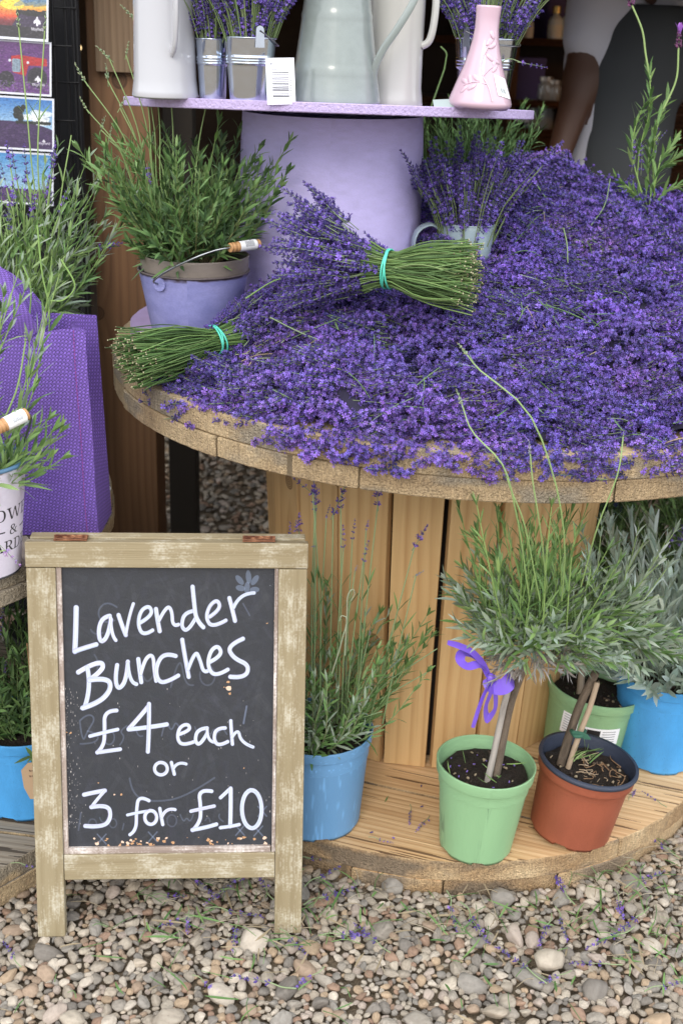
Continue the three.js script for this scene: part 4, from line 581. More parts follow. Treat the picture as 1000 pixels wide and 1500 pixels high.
{ // blue pot on the grey reel's lower board
  const g = thing('potted_lavender', 'dark green lavender in blue pot behind the sign\'s left leg', 'potted plant', V(-0.575, 0.075, -1.975));
  pot(g, { r: 0.104, rb: 0.084, h: 0.172, mat: PL.blue, seed: 27, soil: 0.9 });
  const R = rng(651), S = new MB(), L = new MB();
  bush(S, L, R, V(0, 0.15, 0), 60, { r0: 0.075, h: [0.12, 0.27], spread: 0.8, cols: [...GREEN.mid, ...GREEN.dark], leafLen: 0.05, leafW: 0.0058, gap: 0.016, t0: 0.1, stemC: [0.13, 0.2, 0.07] });
  bush(S, L, R, V(0.02, 0.15, 0.05), 16, { r0: 0.05, h: [0.06, 0.14], spread: 1.2, cols: [...GREEN.mid, ...GREEN.bright], leafLen: 0.05, leafW: 0.0055, gap: 0.016, t0: 0.1 });
  S.build('stems', stemM, g).userData.kind = 'stuff'; L.build('foliage', leafM, g);
  for (const [x, y, s] of [[3, 905, 0.6], [7, 985, 0.5], [2, 930, 0.5]]) flowerAt(g, SPIKES[1], onZ(x, y, -1.9).sub(g.position), V(0.2, 1, 0), s, R);
  const tg = mesh('kraft_tag', new THREE.ExtrudeGeometry(new THREE.Shape([[0, 0], [0.022, 0.0], [0.030, 0.012], [0.030, 0.05], [0.022, 0.075], [0.006, 0.075], [-0.008, 0.06], [-0.008, 0.025]].map(([a, b]) => new THREE.Vector2(a, b))), { depth: 0.001, bevelEnabled: false }), std({ color: rgb(0.42, 0.29, 0.18), map: canvas(64, 64, (x) => { x.fillStyle = '#fff'; x.fillRect(0, 0, 64, 64); }), roughness: 0.85 }), g); tg.position.copy(onZ(45, 1170, -1.85).sub(g.position)); tg.rotation.z = 0.08;
  const ln = new MB(); const dk = rgb(0.08, 0.05, 0.03); for (const [y, n] of [[1128, 4], [1136, 3]]) for (let k = 0; k < n; k++) { const q = onZ(43 + k * 4, y + (k % 2) * 2, -1.8485).sub(g.position); ln.tube([q, q.clone().add(V(0.002, (k % 2 ? 1 : -1) * 0.003, 0)), q.clone().add(V(0.0035, 0, 0))], 0.0005, 0.0005, dk, 4, 4); } ln.build('tag_writing', stemM, g);
  const tw = new MB(); tw.tube([onZ(56, 1060, -1.86), onZ(48, 1020, -1.86), onZ(44, 980, -1.86), onZ(40, 942, -1.86)].map((p) => p.sub(g.position)), 0.0018, 0.0012, rgb(0.33, 0.2, 0.1), 8, 5); tw.build('dry_twig', stemM, g);
  sticker(g, 0.03, 0.034, 0.099, rad(38), 0.105, canvas(16, 16, (x) => { x.fillStyle = '#f2f2f2'; x.fillRect(0, 0, 16, 16); }));
}
{ // dark green lavender at the right, behind the table's rim
  const g = thing('potted_lavender', 'deep green lavender standing behind the table under its right rim', 'potted plant', V(0.93, 0, -2.72));
  pot(g, { r: 0.13, rb: 0.10, h: 0.25, mat: PL.black, seed: 31 });
  const R = rng(661), S = new MB(), L = new MB();
  bush(S, L, R, V(0, 0.23, 0), 90, { r0: 0.1, h: [0.28, 0.46], spread: 0.75, cols: [...GREEN.mid, ...GREEN.bright, ...GREEN.dark], leafLen: 0.055, leafW: 0.005, gap: 0.02, t0: 0.1, stemC: [0.16, 0.26, 0.09] });
  S.build('stems', stemM, g).userData.kind = 'stuff'; L.build('foliage', leafM, g);
  for (const [x, y] of [[985, 785], [992, 798], [978, 800], [996, 780]]) flowerAt(g, SPIKES[0], onZ(x, y, -2.5).sub(g.position), V(0.2, 1, 0.1), 0.8, R);
  const h = thing('potted_lavender', 'shaded lavender in the gap between slats and silver lavender', 'potted plant', V(0.68, 0, -2.85)); pot(h, { r: 0.12, rb: 0.09, h: 0.22, mat: PL.black, seed: 37 }); const S2 = new MB(), L2 = new MB();
  bush(S2, L2, R, V(0, 0.2, 0), 60, { r0: 0.09, h: [0.28, 0.46], spread: 0.7, cols: [...GREEN.mid, ...GREEN.dark], leafLen: 0.055, leafW: 0.005, gap: 0.022, t0: 0.1, stemC: [0.13, 0.22, 0.07] }); S2.build('stems', stemM, h).userData.kind = 'stuff'; L2.build('foliage', leafM, h);
}
// ------------------------------------------------------------------ the heap of lavender bunches
const YT = TABLE.y2 + 0.001;
const heapEdge = (x, z) => TABLE.r - 0.022 + 0.02 * (noise(x * 14, z * 14, 5) - 0.5) - Math.hypot(x - TABLE.x, z - TABLE.z);
// the heap is made of bunches: distance from the nearest bunch's middle, offset across it, its number
function bunchAt(x, z) {
  const G = 0.085, ci = Math.floor(x / G), cj = Math.floor(z / G); let best = 9, bo = 0, bi = 0;
  for (let a = -1; a <= 1; a++) for (let b = -1; b <= 1; b++) { const i = ci + a, j = cj + b, dx = x - (i + 0.15 + 0.7 * hash(i, j, 71)) * G, dz = z - (j + 0.15 + 0.7 * hash(i, j, 72)) * G, d = Math.hypot(dx, dz); if (d < best) { best = d; bo = dx; bi = i * 131 + j; } }
  return [best, bo, bi];
}
function heapH(x, z) {
  const e = heapEdge(x, z); if (e <= -0.02) return -1;
  const back = -1.735 - z, sl = lerp(0.235, 0.305, sstep(0.0, 0.35, x)) - 0.05 * sstep(0.42, 0.62, x), left = x - lerp(-0.30, -0.245, sstep(-1.9, -2.15, z));
  let h = 0.05 * sstep(-0.02, 0.05, e) + sl * Math.max(0, back);
  h += 0.05 * Math.exp(-(Math.pow(x - 0.34, 2) + Math.pow(z + 2.62, 2)) / 0.012); if (z < -2.62) h -= (-2.62 - z) * 0.5;
  h *= sstep(-0.03, 0.12, left) * (0.72 + 0.28 * sstep(0, 0.3, left));
  h *= 0.35 + 0.65 * sstep(-0.03, 0.16, e + 0.02);
  const cd = Math.hypot(x - LIL.x, z - LIL.z); if (cd < 0.185) return -1;
  h += 0.030 * (fbm(x * 7 + 3, z * 7, 31, 2) - 0.5) * 2 * sstep(0, 0.1, e) + 0.008 * (noise(x * 24, z * 24, 33) - 0.5) * sstep(0, 0.08, e) + (0.010 - 9 * Math.pow(Math.min(bunchAt(x, z)[0], 0.058), 2)) * sstep(-0.01, 0.08, e);
  return Math.max(h, 0.012) * (left > -0.03 ? 1 : 0) - (left > -0.03 ? 0 : 1);
}
{
  const heap = thing('lavender_heap', 'big heap of cut purple lavender bunches covering the wooden table', 'lavender', V(0, YT, 0)); heap.userData.kind = 'stuff';
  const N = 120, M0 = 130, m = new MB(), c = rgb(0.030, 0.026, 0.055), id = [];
  const X = (i) => lerp(-0.34, 0.97, i / N), Z = (j) => lerp(-1.7, -3.05, j / M0);
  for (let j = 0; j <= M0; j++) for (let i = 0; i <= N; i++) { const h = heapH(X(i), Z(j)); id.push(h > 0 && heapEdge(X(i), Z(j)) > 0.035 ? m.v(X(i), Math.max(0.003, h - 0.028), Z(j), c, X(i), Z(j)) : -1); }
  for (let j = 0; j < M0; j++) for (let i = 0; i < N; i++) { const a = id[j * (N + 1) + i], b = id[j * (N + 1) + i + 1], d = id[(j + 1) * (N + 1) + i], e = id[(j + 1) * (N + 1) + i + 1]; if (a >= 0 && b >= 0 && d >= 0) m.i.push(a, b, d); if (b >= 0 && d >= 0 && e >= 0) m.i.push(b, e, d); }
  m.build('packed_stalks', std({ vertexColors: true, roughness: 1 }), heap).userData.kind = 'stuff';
  const R = rng(701), lists = HEADS.map(() => []), cols = HEADS.map(() => []), o = new THREE.Object3D(), e = 0.015;
  const put = (p, d, s, tone) => { const k = Math.floor(R() * HEADS.length); o.position.copy(p); aim(o, d, R() * 6.28); o.scale.setScalar(s); o.updateMatrix(); lists[k].push(o.matrix.clone()); cols[k].push(tone); };
  const grow = (x, z, lay) => {
    const h = heapH(x, z); if (h < 0) return;
    const hx = (Math.max(0, heapH(x + e, z)) - h) / e, hz = (Math.max(0, heapH(x, z + e)) - h) / e, n = V(-hx, 1, -hz).normalize();
    // bunches lie with the heads fanned towards the front
    const [bd, bh, bi] = bunchAt(x, z), r1 = hash(bi, 3, 9), r2 = hash(bi, 7, 9), th = (r1 - 0.5) * 3.4 + (x - 0.3) * 0.6, lift = 0.10 + 0.42 * hash(bi, 11, 9), d = V(Math.sin(th), 0, Math.cos(th)).addScaledVector(n, lift).addScaledVector(V(Math.cos(th), 0, -Math.sin(th)), bh * 9).add(V((R() - 0.5) * 0.6, (R() - 0.4) * 0.55, (R() - 0.5) * 0.6)).normalize();
    const s = 0.98 + R() * 0.38, j = (0.60 + 0.52 * R()) * (0.86 + 0.28 * r2), red = 0.86 + 0.3 * r1 * r2 + 0.14 * R(), b = hash(bi, 5, 9), dull = b > 0.88 ? 0.25 * R() : 0; if (heapEdge(x, z) < 0.0 && d.y < 0) d.y *= -0.3;
    put(V(x, h - 0.004 - lay * 0.024 - 0.022 * s + R() * 0.018, z).addScaledVector(d, -0.006), d, s, rgb(j * (red + dull), j * (0.9 + 0.2 * R() + dull * 1.3), j * (0.92 + 0.2 * b - dull * 0.4)));
  };
  for (let k = 0; k < 20000; k++) { const z = lerp(-1.695, -2.95, Math.pow(R(), 0.9)), x = lerp(-0.33, 0.97, R()); grow(x, z, R() < 0.6 ? 0 : 1); }
  // heads hanging over the rim
  for (const [px, py, n] of [[815, 690, 5], [845, 695, 6], [905, 680, 6], [480, 660, 3], [500, 665, 3], [300, 615, 6], [320, 622, 7], [290, 600, 5], [350, 600, 6], [390, 640, 5], [640, 655, 4], [700, 660, 4], [960, 665, 4], [760, 672, 5]]) for (let k = 0; k < n; k++) {
    const q = onZ(px + (R() - 0.5) * 30, py + (R() - 0.5) * 14, -1.70), g = onY(px + (R() - 0.5) * 26, py - 8, YT + 0.018), d = V((R() - 0.5) * 0.9, -0.35 - R() * 0.5, 0.8).normalize(); put(g.clone().addScaledVector(d, -0.01), d, 0.85 + R() * 0.25, rgb(0.95 + R() * 0.3, 1, 1));
  }
  lists.forEach((l, k) => { const im = new THREE.InstancedMesh(HEADS[k], flowerM, l.length); l.forEach((mt, i) => { im.setMatrixAt(i, mt); im.setColorAt(i, cols[k][i]); }); im.castShadow = im.receiveShadow = true; im.name = numbered('flower_heads'); im.userData.kind = 'stuff'; heap.add(im); });
  // loose stalks and leaves among the flowers
  const S = new MB(); for (let k = 0; k < 300; k++) {
    const z = lerp(-1.72, -2.8, R()), x = lerp(-0.28, 0.93, R()), h = heapH(x, z); if (h < 0.01) continue; const th = R() * 6.28, l = 0.02 + R() * 0.06, dd = V(Math.cos(th), 0, Math.sin(th)), p = V(x, h + 0.004 + R() * 0.008, z), h2 = heapH(x + dd.x * l, z + dd.z * l); if (h2 < 0.01) continue;
    const q = V(x + dd.x * l, h2 + 0.004 + R() * 0.012, z + dd.z * l), c2 = R() < 0.75 ? tint(GREEN.mid, R) : R() < 0.5 ? tint(GREEN.grey, R) : rgb(0.36, 0.26, 0.16);
    if (R() < 0.6) S.tube([p, p.clone().lerp(q, 0.5).add(V(0, 0.006 * R(), 0)), q], 0.0008, 0.0006, c2, 5, 4); else S.blade(p, q.clone().sub(p), V(dd.z, 0.2, -dd.x), l * 0.6, 0.0036, V(0, 0.003, 0), c2, 3);
  }
  const hs = (pts, r, c3) => S.tube(pts.map(([x, y, z]) => onZ(x, y, z).sub(heap.position)), r, r * 0.7, c3, 14, 5);
  hs([[396, 465, -2.0], [440, 487, -1.97], [505, 512, -1.94]], 0.0012, rgb(0.24, 0.33, 0.17)); hs([[780, 580, -1.86], [820, 545, -1.9], [885, 508, -1.95]], 0.0012, rgb(0.40, 0.34, 0.2)); hs([[360, 437, -2.08], [400, 412, -2.08], [426, 406, -2.05]], 0.0014, rgb(0.22, 0.36, 0.11)); hs([[960, 655, -1.78], [985, 645, -1.77], [1010, 640, -1.76]], 0.0013, rgb(0.40, 0.3, 0.2)); hs([[865, 330, -2.4], [885, 300, -2.45], [893, 262, -2.5]], 0.0012, rgb(0.22, 0.32, 0.14)); hs([[825, 335, -2.3], [830, 360, -2.25], [831, 385, -2.22]], 0.0014, rgb(0.24, 0.34, 0.15));
  const sm = S.build('loose_stalks', leafM, heap); sm.userData.kind = 'stuff';
}
// a tied bunch: stalks through a band at a point, heads fanned out at one end
function tiedBunch(name, label, band, flowerDir, o) {
  const { n = 110, heads = 120, stalk = 0.18, fan = 0.5, head0 = 0.03, head1 = 0.18, rb = 0.022, rEnd = 0.06, flat = 0.8, seed = 1, bandC = rgb(0.09, 0.55, 0.42), fanUp = 0.6, dull = 1 } = o;
  const g = thing(name, label, 'lavender bunch', band), R = rng(seed), f = flowerDir.clone().normalize(), side = V().crossVectors(V(0, 1, 0), f).normalize(), up = V().crossVectors(f, side), S = new MB(), ends = new MB();
  for (let k = 0; k < n; k++) {
    const th = R() * 6.28, q = Math.sqrt(R()), a = Math.cos(th) * q, b = Math.sin(th) * q * flat, P = V().addScaledVector(side, a * rb).addScaledVector(up, b * rb), E = P.clone().addScaledVector(f, -stalk * (0.80 + R() * 0.26)).addScaledVector(side, a * (rEnd - rb) + (R() - 0.5) * 0.024).addScaledVector(up, b * (rEnd - rb) + (R() - 0.5) * 0.022);
    const F = P.clone().addScaledVector(f, 0.035).addScaledVector(side, a * 0.02).addScaledVector(up, b * 0.015), mid = P.clone().lerp(E, 0.5).addScaledVector(side, (R() - 0.5) * 0.026).addScaledVector(up, (R() - 0.5) * 0.024), c = tint(o.stalkC ?? [[0.09, 0.165, 0.045], [0.125, 0.205, 0.06], [0.17, 0.25, 0.09], [0.055, 0.105, 0.03]], R, 0.5);
    S.tube([F, P, mid, E], 0.0009, 0.0011, c, 10, 5); const dE = E.clone().sub(mid).normalize(); ends.tube([E.clone(), E.clone().addScaledVector(dE, 0.0016)], 0.0013, 0.0013, R() < 0.5 ? rgb(0.45, 0.42, 0.26) : rgb(0.16, 0.13, 0.07), 1, 5);
  }
  S.build('stalks', stemM, g).userData.kind = 'stuff'; ends.build('cut_ends', stemM, g).userData.kind = 'stuff';
  for (let k = 0; k < heads; k++) {
    const th = R() * 6.28, q = Math.pow(R(), 0.55), a = Math.cos(th) * q, b = Math.sin(th) * q, t = Math.pow(R(), 0.8), L = lerp(head0, head1, t), dir = f.clone().addScaledVector(side, a * fan).addScaledVector(up, b * fan * 0.7 + fanUp * 0.15 * q);
    const p = V().addScaledVector(side, a * rb).addScaledVector(up, b * rb * 0.8).addScaledVector(dir, L); if (o.ok && !o.ok(p.clone().add(band))) continue;
    const d = dir.clone().add(V((R() - 0.5) * 0.5, (R() - 0.5) * 0.5, (R() - 0.5) * 0.5)); flowerAt(g, pick(HEADS, R), p, d, (0.8 + R() * 0.3) * (o.hs ?? 1), R);
  }
  const rings = []; for (let w = 0; w < 3; w++) { const pts = []; for (let k = 0; k < 18; k++) { const th = k / 18 * 6.28; pts.push(V().addScaledVector(side, Math.cos(th) * (rb + 0.003)).addScaledVector(up, Math.sin(th) * (rb * flat + 0.003)).addScaledVector(f, (w - 1) * 0.0024 + 0.004 * Math.sin(th + w * 2))); } rings.push(tubeGeo(pts, 0.0017, 40, 6, true)); }
  mesh('rubber_band', BGU.mergeGeometries(rings), std({ color: bandC, roughness: 0.45 }), g).userData.label = 'turquoise rubber band';
  return g;
}
tiedBunch('lavender_bunch', 'tied lavender bunch lying across the top of the heap, green stalk ends to the right', onZ(568, 394, -2.02), V(-0.92, 0.0, -0.26), { n: 420, heads: 300, stalk: 0.142, rb: 0.030, rEnd: 0.054, fan: 0.78, head0: -0.005, head1: 0.135, seed: 711, flat: 0.95, hs: 1.08, fanUp: 0.8 });
tiedBunch('lavender_bunch', 'tied lavender bunch at the table\'s left end, stalk ends pointing left', onZ(316, 498, -2.07), V(0.80, 0.10, -0.52), { n: 400, heads: 150, stalkC: [[0.06, 0.13, 0.03], [0.09, 0.17, 0.045], [0.13, 0.21, 0.065], [0.045, 0.09, 0.025]], stalk: 0.165, rb: 0.030, rEnd: 0.060, fan: 0.55, head0: -0.025, head1: 0.12, seed: 721, flat: 0.72 });
// sprigs that lie about on the deck and on the gravel
{
  const proto = new THREE.Group(), R = rng(731), S = new MB(); S.tube([V(0, 0, -0.04), V(0.004, 0.002, -0.02), V(0, 0.002, 0)], 0.0012, 0.001, rgb(0.24, 0.31, 0.16), 6, 5); S.build('stalk', stemM, proto); S.blade(V(0, 0, -0.03), V(1, 0, 0.6), V(0, 0, 1), 0.02, 0.003, V(0, 0, 0), rgb(0.2, 0.3, 0.1));
  const lie = []; for (const k of [0, 1, 2]) { const gq = SPIKES[k].clone(); gq.rotateX(Math.PI / 2); lie.push(gq); }
  const where = (x, y) => (y < 1365 && x > 95 && x < 405 ? 'under the chalkboard sign' : x < 95 ? 'left of the chalkboard sign' : x < 500 && y < 1330 ? 'between the sign\'s right leg and the deck' : x < 560 ? 'in front of the chalkboard sign' : x < 760 ? 'before the deck below the green pot' : y < 1300 ? 'along the deck\'s rim at the right' : 'at the right, away from the deck');
  const place = (px, py, h, s, label, group) => { const g = new THREE.Group(); g.name = numbered('lavender_sprig'); g.position.copy(onY(px, py, h)); g.rotation.set((R() - 0.5) * 0.2, R() * 6.28, (R() - 0.5) * 0.6); scene.add(g); tag(g, label, 'lavender sprig', group); const c = proto.children[0].clone(); c.name = numbered('stalk'); g.add(c); const f = mesh('flower_head', lie[Math.floor(R() * 3)], flowerM, g); f.rotation.z = R() * 6; f.scale.set(1.0, 0.8, 1.0); g.scale.setScalar(s); };
  for (const [x, y] of [[290, 1292], [320, 1310], [335, 1335], [275, 1345], [245, 1312], [425, 1375], [470, 1285], [455, 1258], [355, 1290], [390, 1300], [300, 1440], [395, 1440], [455, 1430], [345, 1290], [20, 1400], [800, 1357], [690, 1345], [660, 1330], [825, 1302], [820, 1348], [930, 1345], [940, 1290], [770, 1418], [815, 1430], [905, 1322], [500, 1370], [550, 1378], [970, 1445], [880, 1412], [345, 1360], [262, 1348], [900, 1370], [970, 1240], [475, 1315]]) place(x, y, 0.016, 0.7 + R() * 0.45, 'small fallen purple sprig on the gravel ' + where(x, y), 'fallen sprigs on the gravel ' + where(x, y));
  for (const [x, y] of [[960, 1172], [925, 1165], [600, 1190], [620, 1205], [555, 1230]]) place(x, y, D + 0.004, 0.5 + R() * 0.2, 'tiny purple sprig on the deck ' + (x < 700 ? 'between the blue pot and the green pot' : 'below the bright blue pot at the right'), 'fallen sprigs on the deck, ' + (x < 700 ? 'left' : 'right'));
  place(38, 1268, 0.082, 0.7, 'single purple sprig on the grey reel\'s lowest board, left of the sign');
  const P = new MB(), C = new MB();
  for (let k = 0; k < 130; k++) { const th = R() * 6.28, q = Math.sqrt(R()) * 0.57, x = DECK.x + Math.cos(th) * q, z = DECK.z + Math.sin(th) * q; if (Math.hypot(x - 0.19, z + 2.455) < 0.345) continue; const p = V(x, D + 0.0015, z), d = V(R() - 0.5, 0.05, R() - 0.5).normalize(); if (R() < 0.75) P.tube([p, p.clone().addScaledVector(d, 0.004 + R() * 0.005)], 0.0016, 0.0011, pick([rgb(0.13, 0.09, 0.36), rgb(0.2, 0.12, 0.5), rgb(0.08, 0.06, 0.2)], R), 1, 5); else C.blade(p, d, V(d.z, 0.3, -d.x), 0.012 + R() * 0.02, 0.003, V(0, 0.002, 0), tint(GREEN.mid, R), 2); }
  top(P.build('fallen_petals', stemM), 'tiny purple petals strewn over the wooden deck', 'petals', null, 'stuff'); top(C.build('fallen_leaves', leafM), 'bits of green leaf strewn over the wooden deck', 'leaves', null, 'stuff');
  const G = new MB(), zones = [[200, 480, 1275, 1390, 100], [440, 760, 1280, 1380, 100], [780, 1000, 1220, 1440, 120], [0, 1000, 1300, 1490, 80], [860, 1000, 1230, 1330, 45]];
  for (const [x0, x1, y0, y1, n] of zones) for (let k = 0; k < n; k++) { const p = onY(lerp(x0, x1, R()), lerp(y0, y1, R()), 0.014 + R() * 0.008); if (Math.hypot(p.x - DECK.x, p.z - DECK.z) < DECK.r + 0.01 || Math.hypot(p.x - LREEL.x, p.z - LREEL.z) < LREEL.r) continue; const th = R() * 6.28, d = V(Math.cos(th), (R() - 0.4) * 0.3, Math.sin(th)), l = 0.015 + R() * 0.05; if (R() < 0.55) G.blade(p, d, V(-d.z, R() - 0.5, d.x), l, 0.0025 + R() * 0.002, V((R() - 0.5) * l * 0.5, -0.003, (R() - 0.5) * l * 0.5), R() < 0.75 ? tint(GREEN.mid, R) : rgb(0.34, 0.27, 0.17), 4); else G.tube([p, p.clone().addScaledVector(d, l * 0.5).add(V(0, 0.003, 0)), p.clone().addScaledVector(d, l).add(V((R() - 0.5) * 0.02, -0.004, (R() - 0.5) * 0.02))], 0.0009, 0.0006, R() < 0.4 ? tint(GREEN.mid, R) : pick([rgb(0.36, 0.29, 0.19), rgb(0.26, 0.2, 0.13), rgb(0.42, 0.36, 0.26)], R), 5, 4); }
  top(G.build('plant_clippings', leafM), 'green and straw coloured clippings scattered over the gravel', 'clippings', null, 'stuff');
}
// ------------------------------------------------------------------ enamel, tin and china on the small reel
const FT = (z) => LIL.top + (z - LIL.z) * Math.tan(rad(LIL.tilt)) - 0.0005;   // height of the small reel's top at z
const onTop = (px, z) => { const p = onZ(px, 150, z); p.y = FT(z); return p; };
const glaze = (c, o = {}) => phys({ color: c, roughness: 0.22, clearcoat: 0.8, clearcoatRoughness: 0.08, ...o });
{ // white jug
  const p = onTop(243, -2.16), g = thing('ceramic_jug', 'tall glossy white ceramic jug with strap handle, left on the lilac reel', 'jug', p), w = glaze(rgb(0.46, 0.465, 0.50));
  mesh('body', lathe([[0, 0.002], [0.053, 0.0], [0.0555, 0.003], [0.0545, 0.012], [0.052, 0.03], [0.0505, 0.10], [0.0495, 0.18], [0.051, 0.22], [0.056, 0.26], [0.058, 0.268], [0.055, 0.268], [0.048, 0.22], [0.046, 0.1], [0.045, 0.01], [0, 0.008]], 64), w, g);
  const cv = new THREE.CatmullRomCurve3([V(0, 0.072, 0.05), V(0, 0.082, 0.068), V(0, 0.12, 0.082), V(0, 0.17, 0.084), V(0, 0.21, 0.075), V(0, 0.225, 0.045)]);
  const h = mesh('handle', new THREE.ExtrudeGeometry(new THREE.Shape([...Array(16)].map((_, k) => new THREE.Vector2(Math.cos(k / 16 * 6.283) * 0.0045, Math.sin(k / 16 * 6.283) * 0.0085))), { steps: 30, extrudePath: cv, bevelEnabled: false }), w, g); h.rotation.y = rad(21);
  mesh('spout', new THREE.ConeGeometry(0.03, 0.05, 20, 1, true).rotateX(2.4).translate(0, 0.25, -0.055), w, g);
}
const tin = std({ color: rgb(0.56, 0.62, 0.72), metalness: 1, roughness: 0.26, roughnessMap: tex(256, 256, (u, v, o) => { const n = fbm(u * 12, v * 12, 811, 3), c = Math.floor(fbm(u * 22, v * 22, 813, 2) * 7) / 7; o[0] = o[1] = o[2] = 0.55 + 0.5 * c * n; }, false) });
function tinBucket(name, label, p, r0, r1, h, seed, tabAng) {
  const g = thing(name, label, 'bucket', p, null), rr = (y) => lerp(r0, r1, y / h), pr = []; for (let k = 0; k <= 60; k++) { const y = h * k / 60; let r = rr(y); for (const b of [0.60, 0.645, 0.69]) r += 0.0022 * Math.exp(-Math.pow((y / h - b) / 0.013, 2)); pr.push([r, y]); }
  mesh('body', lathe([[0, 0.003], [r0 - 0.003, 0.003], [r0 - 0.001, 0], ...pr, [r1 - 0.001, h], [r0 - 0.001, 0.006], [0, 0.006]], 48), tin, g);
  mesh('rim', new THREE.TorusGeometry(r1, 0.0014, 8, 48).rotateX(Math.PI / 2).translate(0, h, 0), tin, g.children[0]);
  for (const s of [-1, 1]) { const a = tabAng + (s > 0 ? 0 : Math.PI), t = new THREE.ExtrudeGeometry((() => { const q = new THREE.Shape(); q.moveTo(-0.008, -0.016); q.lineTo(0.008, -0.016); q.lineTo(0.0065, 0.010); q.absarc(0, 0.010, 0.0065, 0, Math.PI); q.lineTo(-0.008, -0.016); const o = new THREE.Path(); o.absarc(0, 0.009, 0.002, 0, 6.3); q.holes.push(o); return q; })(), { depth: 0.001, bevelEnabled: false }); const m = mesh('handle_tab', t, tin, g); m.position.set(Math.sin(a) * (r1 + 0.001), h + 0.002, Math.cos(a) * (r1 + 0.001)); m.rotation.y = a; }
  const A = V(Math.sin(tabAng) * (r1 + 0.004), h + 0.011, Math.cos(tabAng) * (r1 + 0.004)), B = V(-A.x, A.y, -A.z), sd = V(Math.cos(tabAng), 0, -Math.sin(tabAng)); mesh('wire_handle', tubeGeo([A, A.clone().lerp(B, 0.15).addScaledVector(sd, r1 * 0.75).add(V(0, -0.018, 0)), A.clone().lerp(B, 0.5).addScaledVector(sd, r1 * 1.1).add(V(0, -0.022, 0)), A.clone().lerp(B, 0.85).addScaledVector(sd, r1 * 0.75).add(V(0, -0.018, 0)), B], 0.0011, 40, 6), std({ color: rgb(0.25, 0.25, 0.26), metalness: 1, roughness: 0.4 }), g);
  return g;
}
function bouquet(label, p, n, r0, spread, h0, h1, seed, squash = 1, s = 1) {
  const g = thing('lavender_bunch', label, 'lavender bunch', p), R = rng(seed), S = new MB();
  for (let k = 0; k < n; k++) { const th = R() * 6.28, q = Math.sqrt(R()), d = V(Math.cos(th) * q * spread, 1, Math.sin(th) * q * spread * squash), L = lerp(h0, h1, Math.pow(R(), 1.5) * (1 - 0.35 * q * R())), b = V(Math.cos(th) * q * r0, 0, Math.sin(th) * q * r0), t = b.clone().addScaledVector(d, L); S.tube([b.clone().add(V(0, -0.03, 0)), b.clone().lerp(t, 0.5).add(V(0, 0.004, 0)), t], 0.0011, 0.0009, tint([[0.15, 0.22, 0.08], [0.2, 0.26, 0.12], [0.12, 0.17, 0.06]], R), 6, 4); flowerAt(g, pick(HEADS, R), t, d.add(V((R() - 0.5) * 0.3, 0, (R() - 0.5) * 0.3)), (0.8 + R() * 0.3) * s, R); }
  S.build('stalks', stemM, g).userData.kind = 'stuff'; return g;
}
{
  const b1 = onTop(312, -2.155), b2 = onTop(367, -2.115);
  tinBucket('tin_bucket', 'smaller galvanised bucket next to the white jug', b1, 0.0215, 0.0275, 0.094, 1, 1.1);
  tinBucket('tin_bucket', 'galvanised bucket with ridged wall and barcode card', b2, 0.0335, 0.0415, 0.096, 2, 0.42);
  bouquet('dense lavender posy in the smaller galvanised bucket', b1.clone().add(V(0, 0.096, 0)), 120, 0.02, 0.7, -0.01, 0.12, 821, 0.8, 0.85);
  bouquet('wide lavender posy in the galvanised bucket with the barcode card', b2.clone().add(V(0, 0.098, 0)), 200, 0.032, 0.75, -0.012, 0.12, 823, 0.8, 0.85);
  const tg = mesh('barcode_card', new THREE.BoxGeometry(0.045, 0.071, 0.0006), [0, 0, 0, 0, 1, 0].map((k) => k ? std({ map: canvas(256, 400, (x) => { const R = rng(9); x.fillStyle = '#f0f0fa'; x.fillRect(0, 0, 256, 400); x.fillStyle = '#70737f'; x.beginPath(); x.arc(50, 50, 9, 0, 7); x.fill(); x.fillStyle = '#24262e'; for (let y = 95; y < 345;) { const w = 3 + R() * 8; x.fillRect(52, y, 150, w); y += w + 3 + R() * 8; } x.fillStyle = '#444753'; for (let k = 0; k < 11; k++) x.fillRect(214, 100 + k * 22, 9, 12); x.fillRect(22, 200, 4, 90); }), roughness: 0.6 }) : std({ color: rgb(0.8, 0.8, 0.85), roughness: 0.7 }))); 
  tg.position.copy(onZ(411, 119, -2.06)); tg.rotation.set(rad(-14), rad(6), rad(4)); top(tg, 'white barcode card hanging in front of the ridged tin bucket', 'price tag');
}
